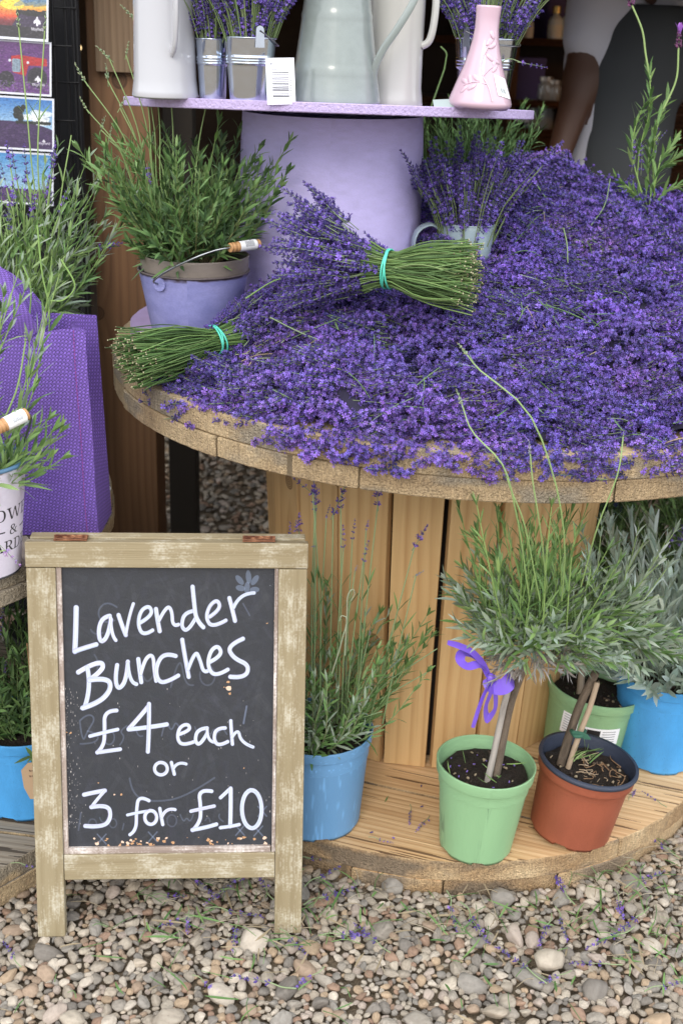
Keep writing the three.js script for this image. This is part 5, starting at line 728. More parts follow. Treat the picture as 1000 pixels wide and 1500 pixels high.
{ // grey enamel jug
  const p = onTop(490, -2.15), g = thing('enamel_jug', 'grey green enamel jug with tapering body, in the middle of the lilac reel', 'jug', p), en = glaze(rgb(0.235, 0.275, 0.265), { map: mottle(831, 0.6, 0.10, 18), roughness: 0.30 });
  const H = 0.26, prof = [[0, 0.002], [0.072, 0], [0.075, 0.003]]; for (let k = 0; k <= 40; k++) { const y = 0.006 + k / 40 * H; let r = lerp(0.0755, 0.0405, Math.pow(k / 40, 0.92)); for (const b of [0.052, 0.136]) r += 0.0012 * Math.exp(-Math.pow((y - b) / 0.0022, 2)); prof.push([r, y]); } prof.push([0.044, H + 0.015], [0.050, H + 0.03], [0.046, H + 0.03], [0.036, H], [0.07, 0.01], [0, 0.008]);
  mesh('body', lathe(prof, 64), en, g);
  const cv = new THREE.CatmullRomCurve3([V(0.066, 0.012, 0.02), V(0.062, 0.05, 0.03), V(0.075, 0.085, 0.035), V(0.098, 0.12, 0.036), V(0.125, 0.17, 0.03), V(0.132, 0.22, 0.02), V(0.11, 0.255, 0.01), V(0.05, 0.262, 0)]);
  mesh('handle', new THREE.ExtrudeGeometry(new THREE.Shape([...Array(14)].map((_, k) => new THREE.Vector2(Math.cos(k / 14 * 6.283) * 0.006, Math.sin(k / 14 * 6.283) * 0.0022))), { steps: 40, extrudePath: cv, bevelEnabled: false }), en, g);
}
{ // cream jug behind
  const p = onTop(574, -2.235), g = thing('ceramic_jug', 'cream ceramic jug standing between the grey jug and the pink vase', 'jug', p), cr = glaze(rgb(0.46, 0.46, 0.43));
  mesh('body', lathe([[0, 0.002], [0.050, 0], [0.0525, 0.003], [0.0515, 0.014], [0.049, 0.03], [0.0485, 0.1], [0.049, 0.17], [0.053, 0.23], [0.057, 0.262], [0.053, 0.262], [0.045, 0.17], [0.045, 0.01], [0, 0.008]], 56), cr, g);
  mesh('handle', tubeGeo([V(0.045, 0.098, 0.014), V(0.056, 0.105, 0.016), V(0.064, 0.14, 0.016), V(0.062, 0.19, 0.012), V(0.048, 0.205, 0.01)], 0.0065, 30, 10), cr, g);
}
{ // pink vase
  const p = onTop(702, -2.135), g = thing('pink_vase', 'glossy pink bottle vase with leaf relief and price sticker on the lilac reel', 'vase', p), pk = glaze(rgb(0.56, 0.395, 0.48), { roughness: 0.18 });
  g.rotation.z = rad(-1.5);
  const prof = [[0, 0.003], [0.042, 0.003], [0.046, 0], [0.0515, 0.005], [0.0525, 0.010], [0.050, 0.018], [0.040, 0.045], [0.032, 0.066], [0.0255, 0.088], [0.0215, 0.106], [0.0195, 0.124], [0.0195, 0.142], [0.0205, 0.1545], [0.0200, 0.1575], [0.0178, 0.157], [0.0165, 0.13], [0.02, 0.09], [0.035, 0.045], [0.045, 0.012], [0, 0.012]];
  const vb = mesh('body', lathe(prof, 64), pk, g);
  const rAt = (y) => { for (let k = 4; k < 13; k++) if (y <= prof[k + 1][1]) { const [r0, y0] = prof[k], [r1, y1] = prof[k + 1]; return lerp(r0, r1, clamp((y - y0) / (y1 - y0))); } return 0.0195; };
  const on = (a, y, e = 0.0004) => V(Math.sin(a) * (rAt(y) + e), y, Math.cos(a) * (rAt(y) + e));
  const rel = []; const line = (pts, r) => rel.push(tubeGeo(pts.map(([a, y]) => on(a, y)), r, 24, 6)); line([[0.30, 0.014], [0.18, 0.035], [-0.12, 0.055], [-0.18, 0.075], [0.05, 0.093], [0.5, 0.108]], 0.0016); line([[-0.05, 0.052], [0.2, 0.062], [0.5, 0.068]], 0.0012); line([[0.1, 0.04], [-0.4, 0.042], [-0.8, 0.036]], 0.0012);
  const leafR = (a, y, w, h, r) => { const q = new THREE.SphereGeometry(1, 12, 8); q.scale(w, h, 0.0022); q.rotateZ(r); q.rotateX(-0.35); q.rotateY(a); const c = on(a, y, -0.0004); q.translate(c.x, c.y, c.z); rel.push(q); };
  for (const [a, y, r] of [[-0.35, 0.048, 0.9], [-0.6, 0.045, 0.5], [-0.85, 0.042, 1.2], [-0.45, 0.034, -0.9], [-0.75, 0.030, -0.6], [0.2, 0.104, -0.6], [0.45, 0.098, -1.0], [0.4, 0.115, 0.3], [0.25, 0.08, 0.8], [0.5, 0.072, 0], [0.65, 0.075, 1.1], [0.52, 0.064, -0.7]]) leafR(a, y, 0.004, 0.0085, r);
  mesh('relief', BGU.mergeGeometries(rel.map((q) => (q.index ? q.toNonIndexed() : q))), pk, vb).userData.label = 'raised leaf pattern';
  const st = new MB(), one = rgb(1, 1, 1), a0 = 0.42, a1 = 1.08; for (let j = 0; j <= 6; j++) for (let i = 0; i <= 8; i++) { const q = on(lerp(a0, a1, i / 8) + 0.10 * (1 - j / 6), lerp(0.021, 0.052, j / 6) - 0.006 * (i / 8 - 0.5), 0.0012); st.v(q.x, q.y, q.z, one, i / 8, j / 6); } for (let j = 0; j < 6; j++) for (let i = 0; i < 8; i++) { const k = j * 9 + i; st.i.push(k, k + 1, k + 9, k + 1, k + 10, k + 9); }
  const sm = st.build('price_sticker', std({ map: canvas(160, 128, (x) => { const R = rng(4); x.fillStyle = '#eef4f4'; x.fillRect(0, 0, 160, 128); x.fillStyle = '#3a3e48'; for (let k = 0; k < 9; k++) x.fillRect(56 + k * 9, 22 + (k % 2), 6, 5); for (let a = 44; a < 106;) { const w = 2 + R() * 4; x.fillRect(a, 74, w, 30); a += w + 2 + R() * 3; } }), roughness: 0.5, side: THREE.DoubleSide }), vb);
  const b = bouquet('few dry lavender stalks in the pink vase', p.clone().add(V(0.003, 0.15, 0)), 16, 0.012, 0.22, 0.03, 0.085, 841, 1, 0.7);
}
{ // bucket of lavender behind the vase
  const p = onTop(706, -2.33); tinBucket('tin_bucket', 'pale tin bucket half hidden behind the pink vase', p, 0.043, 0.056, 0.118, 3, -0.75);
  bouquet('loose lavender posy in the tin bucket behind the pink vase', p.clone().add(V(0, 0.115, 0)), 190, 0.045, 0.9, -0.005, 0.16, 851, 0.7, 0.95);
  const g = thing('lavender_sprig', 'single lavender sprig sticking out to the right behind the pink vase', 'lavender sprig', onZ(745, 86, -2.28)); const R = rng(5), S = new MB(), e = onZ(764, 92, -2.27).sub(g.position); S.tube([V(-0.02, -0.01, 0), V(0, 0, 0), e], 0.001, 0.0009, rgb(0.25, 0.33, 0.16), 6, 4); S.build('stalk', stemM, g); flowerAt(g, SPIKES[1], e, onZ(790, 97, -2.26).sub(g.position).sub(e), 0.85, R);
  const t = mesh('white_card', new THREE.BoxGeometry(0.035, 0.018, 0.0008), std({ color: rgb(0.32, 0.38, 0.38), roughness: 0.6 })); t.position.copy(onZ(650, 152, -2.12)); t.position.y = FT(-2.12) + 0.006; t.rotation.set(rad(-50), 0, rad(6)); top(t, 'small pale card lying at the foot of the pink vase', 'card');
}
{ // mug of lavender in the heap
  const c = onZ(683, 352, -2.34), g = thing('enamel_mug', 'pale blue grey enamel mug with handle, half buried in the heap', 'mug', V(c.x, c.y - 0.068, c.z)), en = glaze(rgb(0.33, 0.42, 0.46), { roughness: 0.35 });
  mesh('body', lathe([[0, 0.002], [0.040, 0], [0.043, 0.004], [0.050, 0.09], [0.0515, 0.10], [0.049, 0.10], [0.045, 0.02], [0, 0.01]], 56), en, g); mesh('rim', new THREE.TorusGeometry(0.0512, 0.0016, 8, 56).rotateX(Math.PI / 2).translate(0, 0.1, 0), en, g);
  const cv = new THREE.CatmullRomCurve3([V(-0.045, 0.082, 0), V(-0.07, 0.096, 0.004), V(-0.094, 0.083, 0.008), V(-0.099, 0.05, 0.008), V(-0.075, 0.022, 0.004), V(-0.044, 0.016, 0)]); mesh('handle', new THREE.ExtrudeGeometry(new THREE.Shape([...Array(14)].map((_, k) => new THREE.Vector2(Math.cos(k / 14 * 6.283) * 0.013, Math.sin(k / 14 * 6.283) * 0.003))), { steps: 36, extrudePath: cv, bevelEnabled: false }), en, g);
  bouquet('dense lavender posy in the enamel mug', V(c.x, c.y + 0.024, c.z), 270, 0.05, 0.75, -0.012, 0.13, 861, 0.9, 1.0);
}
// ------------------------------------------------------------------ lilac bucket with potted lavender
const wire = std({ color: rgb(0.3, 0.32, 0.34), metalness: 1, roughness: 0.35 });
function grip(g, a, b, r, labelled) {
  const d = b.clone().sub(a), L = d.length(), pr = [[0, 0]]; for (let k = 0; k <= 40; k++) { const t = k / 40; let q = r * (0.93 + 0.07 * Math.sin(Math.PI * t)); for (const n of [0.08, 0.2, 0.8, 0.92]) q -= r * 0.2 * Math.exp(-Math.pow((t - n) / 0.014, 2)); if (t < 0.02 || t > 0.98) q *= 0.85; pr.push([q, t * L]); } pr.push([0, L]);
  const m = mesh('grip', lathe(pr, 24), M.gripWood, g); m.position.copy(a); aim(m, d);
  const s = mesh('grip_label', new THREE.CylinderGeometry(r * 1.02, r * 1.02, L * labelled, 20, 1, true), std({ map: canvas(256, 64, (x) => { x.fillStyle = '#eef0f2'; x.fillRect(0, 0, 256, 64); x.fillStyle = '#5c6068'; for (let k = 0; k < 5; k++) x.fillRect(40 + (k % 2) * 60, 8 + k * 11, 90 - k * 9, 3); for (let k = 0; k < 12; k++) x.fillRect(190 + k * 4, 12, 2, 34); }), roughness: 0.5, side: THREE.DoubleSide }), m); s.position.set(0, L * 0.58, 0); s.rotation.y = 1.2;
}
{
  const base = V(-0.283, LIL.low + 0.001, -2.235), r0 = 0.073, r1 = 0.1, h = 0.132;
  const g = thing('enamel_bucket', 'lilac blue enamel bucket with wooden grip standing left of the lilac barrel', 'bucket', base);
  const skin = std({ map: tex(512, 256, (u, v, o) => { const n = fbm(u * 16, v * 10, 871, 5), m = noise(u * 256, v * 128, 873); at3(o, [0.48, 0.49, 0.70], [0.60, 0.60, 0.80], clamp(n * 1.3 - 0.15)); const k = 1 + (m - 0.5) * 0.06; o[0] *= k; o[1] *= k; o[2] *= k; const w = clamp((v - 0.965) / 0.03 + (fbm(u * 40, v * 30, 875, 4) - 0.6) * 1.6); if (w > 0) at3(o, o.slice(), [0.17, 0.12, 0.10], w * 0.9); }), roughness: 0.4 });
  mesh('body', lathe([[r0 - 0.004, 0.004], [r0, 0], [lerp(r0, r1, 0.5), h * 0.5], [r1 - 0.001, h - 0.002]], 64), skin, g);
  mesh('inside', lathe([[r1 - 0.002, h], [r0 - 0.002, 0.006], [0, 0.005]], 48), std({ color: rgb(0.3, 0.3, 0.45), roughness: 0.5 }), g);
  mesh('rim', new THREE.TorusGeometry(r1, 0.0019, 8, 64).rotateX(Math.PI / 2).translate(0, h, 0), std({ color: rgb(0.16, 0.13, 0.13), map: mottle(877, 0.1, 0.6, 20), roughness: 0.5 }), g);
  const ear = onZ(231, 412, -2.145).sub(base), A = onZ(336, 363, -2.12).sub(base), B = onZ(380, 357, -2.16).sub(base);
  mesh('ear', new THREE.CylinderGeometry(0.012, 0.012, 0.003, 20).rotateX(Math.PI / 2).rotateY(-0.45).translate(ear.x + 0.003, ear.y - 0.006, ear.z - 0.004), skin, g);
  mesh('wire_handle', tubeGeo([ear.clone().add(V(0, -0.006, -0.004)), ear.clone().add(V(-0.006, 0.0, 0.006)), onZ(240, 400, -2.125).sub(base), onZ(280, 380, -2.11).sub(base), onZ(315, 367, -2.115).sub(base), A, B, B.clone().add(V(0.01, -0.012, -0.05))], 0.0018, 60, 7), wire, g);
  grip(g, A, B, 0.0088, 0.56);
  const pg = thing('potted_lavender', 'bushy green lavender in a taupe pot inside the lilac bucket', 'potted plant', base.clone().add(V(0.002, 0.012, 0)));
  pot(pg, { r: 0.098, rb: 0.066, h: 0.148, mat: PL.taupe, rimH: 0.028, seed: 41, soil: 0.86, notch: false });
  const R = rng(881), S = new MB(), L = new MB(), c0 = V(0, 0.128, 0);
  bush(S, L, R, c0, 88, { r0: 0.04, h: [0.11, 0.24], spread: 0.9, pow: 0.55, cols: [...GREEN.mid, ...GREEN.bright, ...GREEN.mid, ...GREEN.dark], leafLen: 0.046, leafW: 0.0058, gap: 0.013, t0: 0.2, stemC: [0.15, 0.25, 0.07], baseC: [0.22, 0.16, 0.09], open: [0.35, 0.85] });
  bush(S, L, R, c0, 30, { r0: 0.05, h: [0.06, 0.13], spread: 1.25, cols: [...GREEN.mid, ...GREEN.dark], leafLen: 0.05, leafW: 0.0055, gap: 0.012, t0: 0.15, baseC: [0.2, 0.14, 0.08] });
  for (const [x, y, lx, ly, k, s, xb] of [[195, 25, 172, 0, 0, 1.0, 232], [160, 85, 148, 72, 1, 1.0, 225], [158, 118, 150, 72, 2, 1.0, 222], [127, 160, 125, 150, 0, 0.8, 205], [124, 118, 117, 100, 1, 1.1, 215], [185, 80, 188, 66, 0, 0.8, 232], [215, 112, 212, 104, 1, 0.8, 235], [247, 95, 238, 80, 3, 1.0, 258], [226, 90, 224, 84, 0, 0.6, 240], [304, 145, 304, 134, 2, 0.8, 285], [176, 158, 178, 152, 0, 0.9, 222], [148, 190, 150, 182, 2, 0.9, 215], [225, 212, 222, 205, 0, 0.8, 245], [160, 205, 158, 198, 1, 0.8, 220]]) {
    const tip = onZ(x, y, -2.21 + (R() - 0.5) * 0.05).sub(pg.position), t2 = onZ(lx, ly, -2.21).sub(pg.position), b = onZ(xb, 290, -2.225).sub(pg.position), md = b.clone().lerp(tip, 0.5).add(V((b.x - tip.x) * 0.12, 0.01, 0)), cv = S.tube([c0.clone().add(V(0, 0.03, 0)), b, md, tip], 0.0014, 0.001, rgb(0.2, 0.3, 0.1), 18, 5, rgb(0.26, 0.37, 0.15)), dir = t2.sub(tip); dir.z = 0; flowerAt(pg, k === 3 ? DRYBUDS[0] : BUDS[k], tip, dir, s, R, 'flower_bud');
    for (const t of [0.55]) { const q = cv.getPoint(t), tg = cv.getTangent(t), sd = V(R() - 0.5, 0, R() - 0.5).normalize(); for (const sg of [-1, 1]) L.blade(q, tg.clone().addScaledVector(sd, sg * 0.5), V().crossVectors(tg, sd), 0.035, 0.0042, sd.clone().multiplyScalar(sg * 0.006), tint(GREEN.mid, R), 3); }
  }
  flowerAt(pg, SPIKES[0], onZ(216, 245, -2.12).sub(pg.position), V(0.2, -1, 0.2), 0.6, R);
  S.build('stems', stemM, pg).userData.kind = 'stuff'; L.build('foliage', leafM, pg);
}
// ------------------------------------------------------------------ left edge: bag, bucket, plants
{
  const g = thing('jute_bag', 'purple jute shopping bag with looped handles standing on the grey reel', 'bag', V(-0.56, 0.626, -2.02));
  const weave = (s, dk) => tex(128, 128, (u, v, o) => { const n = 8, x = u * n, y = v * n, xi = Math.floor(x), yi = Math.floor(y), over = (xi + yi) % 2 === 0, fx = x - xi - 0.5, fy = y - yi - 0.5, d = over ? 1 - 3.2 * fy * fy - 0.8 * fx * fx : 1 - 3.2 * fx * fx - 0.8 * fy * fy, j = (over ? 1.06 : 0.88) + 0.10 * hash(over ? yi : xi + 40, over ? 3 : 7, s) + 0.2 * (noise(u * 64, v * 64, s) - 0.5), k = clamp(0.58 + 0.42 * d) * j; if (dk) { o[0] = o[1] = o[2] = clamp(d); } else { o[0] = 0.50 * k; o[1] = 0.375 * k; o[2] = 0.74 * k; } }, !dk);
  const wm = weave(7, false), wb = weave(7, true); for (const t of [wm, wb]) { t.repeat.set(1 / 0.034, 1 / 0.034); t.rotation = 0.62; };
  const jute = phys({ map: wm, bumpMap: wb, bumpScale: 0.0012, roughness: 0.85, sheen: 0.25, sheenColor: rgb(0.5, 0.35, 0.9), side: THREE.DoubleSide });
  const sheet = (name, fn, nu, nv, w, h) => { const m = new MB(), c = rgb(1, 1, 1); for (let j = 0; j <= nv; j++) for (let i = 0; i <= nu; i++) { const q = fn(i / nu, j / nv); m.v(q.x, q.y, q.z, c, (i / nu) * w, (j / nv) * h); } for (let j = 0; j < nv; j++) for (let i = 0; i < nu; i++) { const k = j * (nu + 1) + i; m.i.push(k, k + 1, k + nu + 1, k + 1, k + nu + 2, k + nu + 1); } return mesh(name, m.geo(), jute, g); };
  const W = 0.27, H = 0.355, x1 = 0.142, x0 = x1 - W, zf = 0.07, zb = -0.04, wr = (u, v) => 0.006 * Math.sin(u * 7 + v * 3) * (1 - v * 0.3) + 0.004 * Math.sin(u * 3 - v * 9), tops = (u) => H - 0.016 * sstep(0.95, 0.35, u) + 0.004 * Math.sin(u * 9), xr = (v) => x1 + 0.004 - 0.012 * v;
  const front = (u, v) => V(lerp(x0, xr(v), u), v * tops(u), zf - 0.012 * v + 0.012 * Math.sin(Math.PI * u) * (0.6 + 0.4 * Math.sin(v * 3)) + wr(u, v)), backP = (u, v) => V(lerp(x0, xr(v) + 0.0, u), v * (H + 0.006), zb + 0.004 * v - 0.006 * Math.sin(Math.PI * u));
  sheet('front_panel', front, 24, 30, W, H); sheet('back_panel', backP, 12, 16, W, H);
  for (const s of [1, 0]) sheet('side_gusset', (u, v) => { const a = front(s, v), b = backP(s, v), q = a.clone().lerp(b, u); q.x += (s ? -1 : 1) * 0.032 * Math.sin(Math.PI * u) * sstep(0.06, 0.6, v); return q; }, 10, 20, 0.14, H);
  sheet('base', (u, v) => front(u, 0).lerp(backP(u, 0), v).add(V(0, 0.001, 0)), 6, 6, W, 0.14);
  const st = new MB(), pk = rgb(0.30, 0.07, 0.30); for (let k = 0; k < 60; k++) { const a = front(0.93, k / 60), b = front(0.93, (k + 0.72) / 60); a.z += 0.0015; b.z += 0.0015; st.tube([a, b], 0.0008, 0.0008, pk, 1, 4); } st.build('seam_stitching', stemM, g).userData.kind = 'stuff';
  const strap = (pts, w) => { const cv = new THREE.CatmullRomCurve3(pts), m = new MB(), N = 34, c = rgb(1, 1, 1); let prev; for (let k = 0; k <= N; k++) { const t = k / N, q = cv.getPoint(t), tg = cv.getTangent(t), s = V().crossVectors(tg, V(0.15, 0.1, 1)).normalize().multiplyScalar(w / 2), row = [m.v(q.x - s.x, q.y - s.y, q.z - s.z, c, 0, t * 0.5), m.v(q.x, q.y, q.z + 0.002, c, w / 2, t * 0.5), m.v(q.x + s.x, q.y + s.y, q.z + s.z, c, w, t * 0.5)]; if (prev) for (let j = 0; j < 2; j++) m.i.push(prev[j], prev[j + 1], row[j], prev[j + 1], row[j + 1], row[j]); prev = row; } return mesh('handle', m.geo(), jute, g); };
  const P = (x, y, z) => onZ(x, y, z).sub(g.position);
  strap([P(46, 490, -1.945), P(30, 462, -1.94), P(10, 428, -1.95), P(-10, 398, -1.96), P(-35, 384, -1.97), P(-62, 400, -1.96), P(-80, 490, -1.945)], 0.03);
  strap([P(72, 482, -2.085), P(58, 458, -2.08), P(34, 428, -2.08), P(4, 405, -2.08), P(-30, 395, -2.08), P(-60, 405, -2.08), P(-85, 480, -2.085)], 0.026);
}
{ // enamel plant bucket with lettering
  const base = V(-0.573, 0.627, -1.80), r0 = 0.060, r1 = 0.079, h = 0.185, g = thing('enamel_bucket', 'white enamel bucket lettered FLOWERS & GARDEN, blue inside, at the left edge', 'bucket', V(base.x, base.y, base.z));
  const txt = canvas(1024, 512, (x) => { x.fillStyle = '#c9c3d2'; x.fillRect(0, 0, 1024, 512); const R = rng(6); for (let k = 0; k < 1600; k++) { x.fillStyle = `rgba(${R() < 0.5 ? '235,232,240' : '170,160,180'},${R() * 0.12})`; x.beginPath(); x.arc(R() * 1024, R() * 512, 2 + R() * 9, 0, 7); x.fill(); } for (let k = 0; k < 500; k++) { const y = R() * R() * 26; x.fillStyle = `rgba(${70 + R() * 30},${50 + R() * 20},${40},${0.2 + R() * 0.4})`; x.fillRect(R() * 1024, y, 2 + R() * 9, 1 + R() * 4); } for (let k = 0; k < 300; k++) { x.fillStyle = `rgba(60,55,60,${R() * 0.4})`; x.fillRect(R() * 1024, 500 + R() * 12, 3 + R() * 9, 1 + R() * 5); } x.fillStyle = '#17171c'; x.textAlign = 'center'; x.font = '76px serif'; x.fillText('FLOWERS', 512, 236); x.font = '62px serif'; x.fillText('&', 512, 308); x.fillRect(404, 286, 66, 6); x.fillRect(554, 286, 66, 6); x.font = '72px serif'; x.fillText('GARDEN', 512, 384); });
  const sk = std({ map: txt, roughness: 0.35 }), bd = new THREE.CylinderGeometry(r1, r0, h, 72, 1, true).translate(0, h / 2, 0); bd.rotateY(Math.PI + rad(66)); mesh('body', bd, sk, g);
  mesh('inside', lathe([[r1 - 0.001, h + 0.001], [r1 - 0.006, h - 0.014], [r0 - 0.003, 0.006], [0, 0.004]], 56), std({ color: rgb(0.05, 0.13, 0.24), roughness: 0.35 }), g);
  mesh('rim', lathe([[r1 - 0.006, h + 0.0005], [r1 - 0.001, h + 0.003], [r1 + 0.0025, h + 0.001], [r1 + 0.002, h - 0.003], [r1, h - 0.003]], 64), std({ color: rgb(0.08, 0.17, 0.28), roughness: 0.35 }), g);
  mesh('base_ring', new THREE.TorusGeometry(r0, 0.0018, 8, 56).rotateX(Math.PI / 2).translate(0, 0.002, 0), std({ color: rgb(0.02, 0.02, 0.025), roughness: 0.4 }), g);
  const A = onZ(3, 622 + 2, -1.735).sub(base), B = onZ(40, 606, -1.765).sub(base), dir = B.clone().sub(A); A.addScaledVector(dir, -0.18); mesh('wire_handle', tubeGeo([V(-0.07, h - 0.01, 0.03), A.clone().add(V(-0.04, -0.012, 0.01)), A, B, B.clone().add(V(0.004, -0.004, -0.004)), V(0.064, h - 0.004, -0.02)], 0.0019, 40, 7), wire, g); grip(g, A, B, 0.0105, 0.62);
  const pg = thing('potted_lavender', 'trailing young lavender growing in the white lettered bucket', 'potted plant', base.clone().add(V(0, 0.02, 0))); pot(pg, { r: 0.066, rb: 0.05, h: 0.135, mat: PL.black, seed: 43 });
  const R = rng(891), S = new MB(), L = new MB(); bush(S, L, R, V(-0.005, 0.12, 0), 30, { r0: 0.045, h: [0.18, 0.33], spread: 0.42, cols: [...GREEN.bright, ...GREEN.grey, ...GREEN.mid], leafLen: 0.05, leafW: 0.0052, gap: 0.024, t0: 0.05, stemC: [0.24, 0.36, 0.11], wob: 0.05, open: [0.3, 0.9] }); bush(S, L, R, V(0.02, 0.13, 0.02), 12, { r0: 0.03, h: [0.06, 0.12], spread: 1.3, turn: [-0.6, 1.2], cols: GREEN.bright, leafLen: 0.055, leafW: 0.006, gap: 0.02, t0: 0.1 });
  const bud = onZ(38, 500, -1.78).sub(pg.position); S.tube([V(0.0, 0.14, 0), bud.clone().add(V(-0.02, -0.08, 0)), bud], 0.0015, 0.0012, rgb(0.26, 0.38, 0.13), 8, 5); flowerAt(pg, BUDS[0], bud, V(0, 1, 0), 0.7, R, 'flower_bud');
  S.build('stems', stemM, pg).userData.kind = 'stuff'; L.build('foliage', leafM, pg);
  const f = thing('lavender_sprig', 'lilac flower sprig drooping before the white lettered bucket', 'lavender sprig', onZ(-10, 812, -1.69)), F = new MB(); const e = onZ(8, 806, -1.69).sub(f.position); F.tube([onZ(-20, 980, -1.70).sub(f.position), V(-0.01, -0.02, 0), V(0, 0, 0), e], 0.0012, 0.001, rgb(0.25, 0.36, 0.14), 10, 5); F.build('stalk', stemM, f); flowerAt(f, headGeo(470, { len: 0.04, whorls: 4, per: 6, calyx: [0.34, 0.22, 0.48], petal: [0.45, 0.27, 0.62], gap: 0.8 }), e, onZ(28, 826, -1.69).sub(f.position).sub(e), 0.75, R);
}
{ // tall lavender behind the bag
  const p = V(-0.635, 0.626, -2.28), g = thing('potted_lavender', 'tall flowering lavender in a black pot behind the purple bag', 'potted plant', p); pot(g, { r: 0.085, rb: 0.065, h: 0.30, mat: PL.black, seed: 47, soil: 0.95 });
  const rd = mesh('red_mark', new THREE.SphereGeometry(0.006, 10, 8), std({ color: rgb(0.6, 0.01, 0.01), roughness: 0.4 }), g); rd.position.copy(onZ(67, 456, -2.19).sub(p)); rd.scale.set(1, 1.3, 0.4);
  const R = rng(895), S = new MB(), L = new MB(), c0 = V(0, 0.28, 0);
  bush(S, L, R, c0, 78, { r0: 0.055, h: [0.14, 0.33], spread: 0.85, pow: 0.6, cols: [...GREEN.bright, ...GREEN.mid, ...GREEN.grey], leafLen: 0.05, leafW: 0.0048, gap: 0.018, t0: 0.12, stemC: [0.19, 0.3, 0.09], wob: 0.05 });
  bush(S, L, R, c0, 26, { r0: 0.05, h: [0.06, 0.14], spread: 1.5, droop: 0.3, cols: [...GREEN.mid, ...GREEN.grey], leafLen: 0.045, leafW: 0.005, gap: 0.014, t0: 0.12 });
  for (const [x, y, xb, k] of [[28, 40, 55, 9], [66, 45, 58, 9], [16, 245, 30, 0], [25, 262, 35, 1], [40, 255, 45, 2], [38, 280, 45, 0], [10, 275, 25, 1], [78, 242, 70, 0], [75, 262, 68, 1], [88, 312, 80, 1], [20, 300, 25, 0], [5, 318, 10, 1], [15, 335, 20, 2], [45, 318, 45, 0], [145, 362, 90, 0], [30, 355, 35, 1], [2, 300, 10, 2], [72, 300, 65, 0], [105, 198, 80, 8]]) {
    const tip = onZ(x, y, -2.24 + (R() - 0.5) * 0.08).sub(p), b = onZ(xb, 380, -2.26).sub(p), md = b.clone().lerp(tip, 0.5).add(V((R() - 0.5) * 0.02, 0, 0.01)), cv = S.tube([c0, b, md, tip], 0.0017, 0.0012, rgb(0.22, 0.33, 0.1), 16, 5, rgb(0.27, 0.39, 0.14)), dir = cv.getTangent(1); if (k === 9) flowerAt(g, BUDS[0], tip, dir, 1.1, R, 'flower_bud'); else if (k < 3) flowerAt(g, SPIKES[k], tip, x > 120 ? V(1, 0.2, 0) : dir, 0.8 + R() * 0.3, R);
    for (const t of [0.5, 0.75]) { const q = cv.getPoint(t), tg = cv.getTangent(t), sd = V(R() - 0.5, 0, R() - 0.5).normalize(); for (const sg of [-1, 1]) L.blade(q, tg.clone().addScaledVector(sd, sg * 0.5), V().crossVectors(tg, sd), 0.03 + R() * 0.02, 0.0045, sd.clone().multiplyScalar(sg * 0.008), tint(GREEN.bright, R), 3); }
  }
  const ln = (pts) => S.tube(pts.map(([x, y]) => onZ(x, y, -2.05).sub(p)), 0.0017, 0.0013, rgb(0.22, 0.36, 0.1), 14, 5); ln([[55, 330], [62, 400], [72, 450], [72, 500]]); ln([[90, 380], [110, 420], [92, 440], [70, 440]]); ln([[30, 380], [45, 420], [44, 460]]);
  L.blade(onZ(74, 485, -2.045).sub(p), V(0.6, 1, 0.1), V(1, -0.5, 0), 0.04, 0.007, V(0.005, 0, 0), rgb(0.14, 0.27, 0.07), 4);
  S.build('stems', stemM, g).userData.kind = 'stuff'; L.build('foliage', leafM, g);
  const dish = thing('saucer', 'white rimmed saucer edge peeping out behind the purple bag', 'saucer', V(-0.452, 0.626, -2.085)); dish.scale.setScalar(0.7); mesh('dish', lathe([[0, 0.002], [0.032, 0], [0.042, 0.03], [0.046, 0.05], [0.044, 0.05], [0.030, 0.006], [0, 0.005]], 40), std({ color: rgb(0.2, 0.18, 0.16), roughness: 0.5 }), dish); mesh('rim', new THREE.TorusGeometry(0.0455, 0.0016, 8, 40).rotateX(Math.PI / 2).translate(0, 0.05, 0), std({ color: rgb(0.7, 0.7, 0.72), roughness: 0.4 }), dish);
}
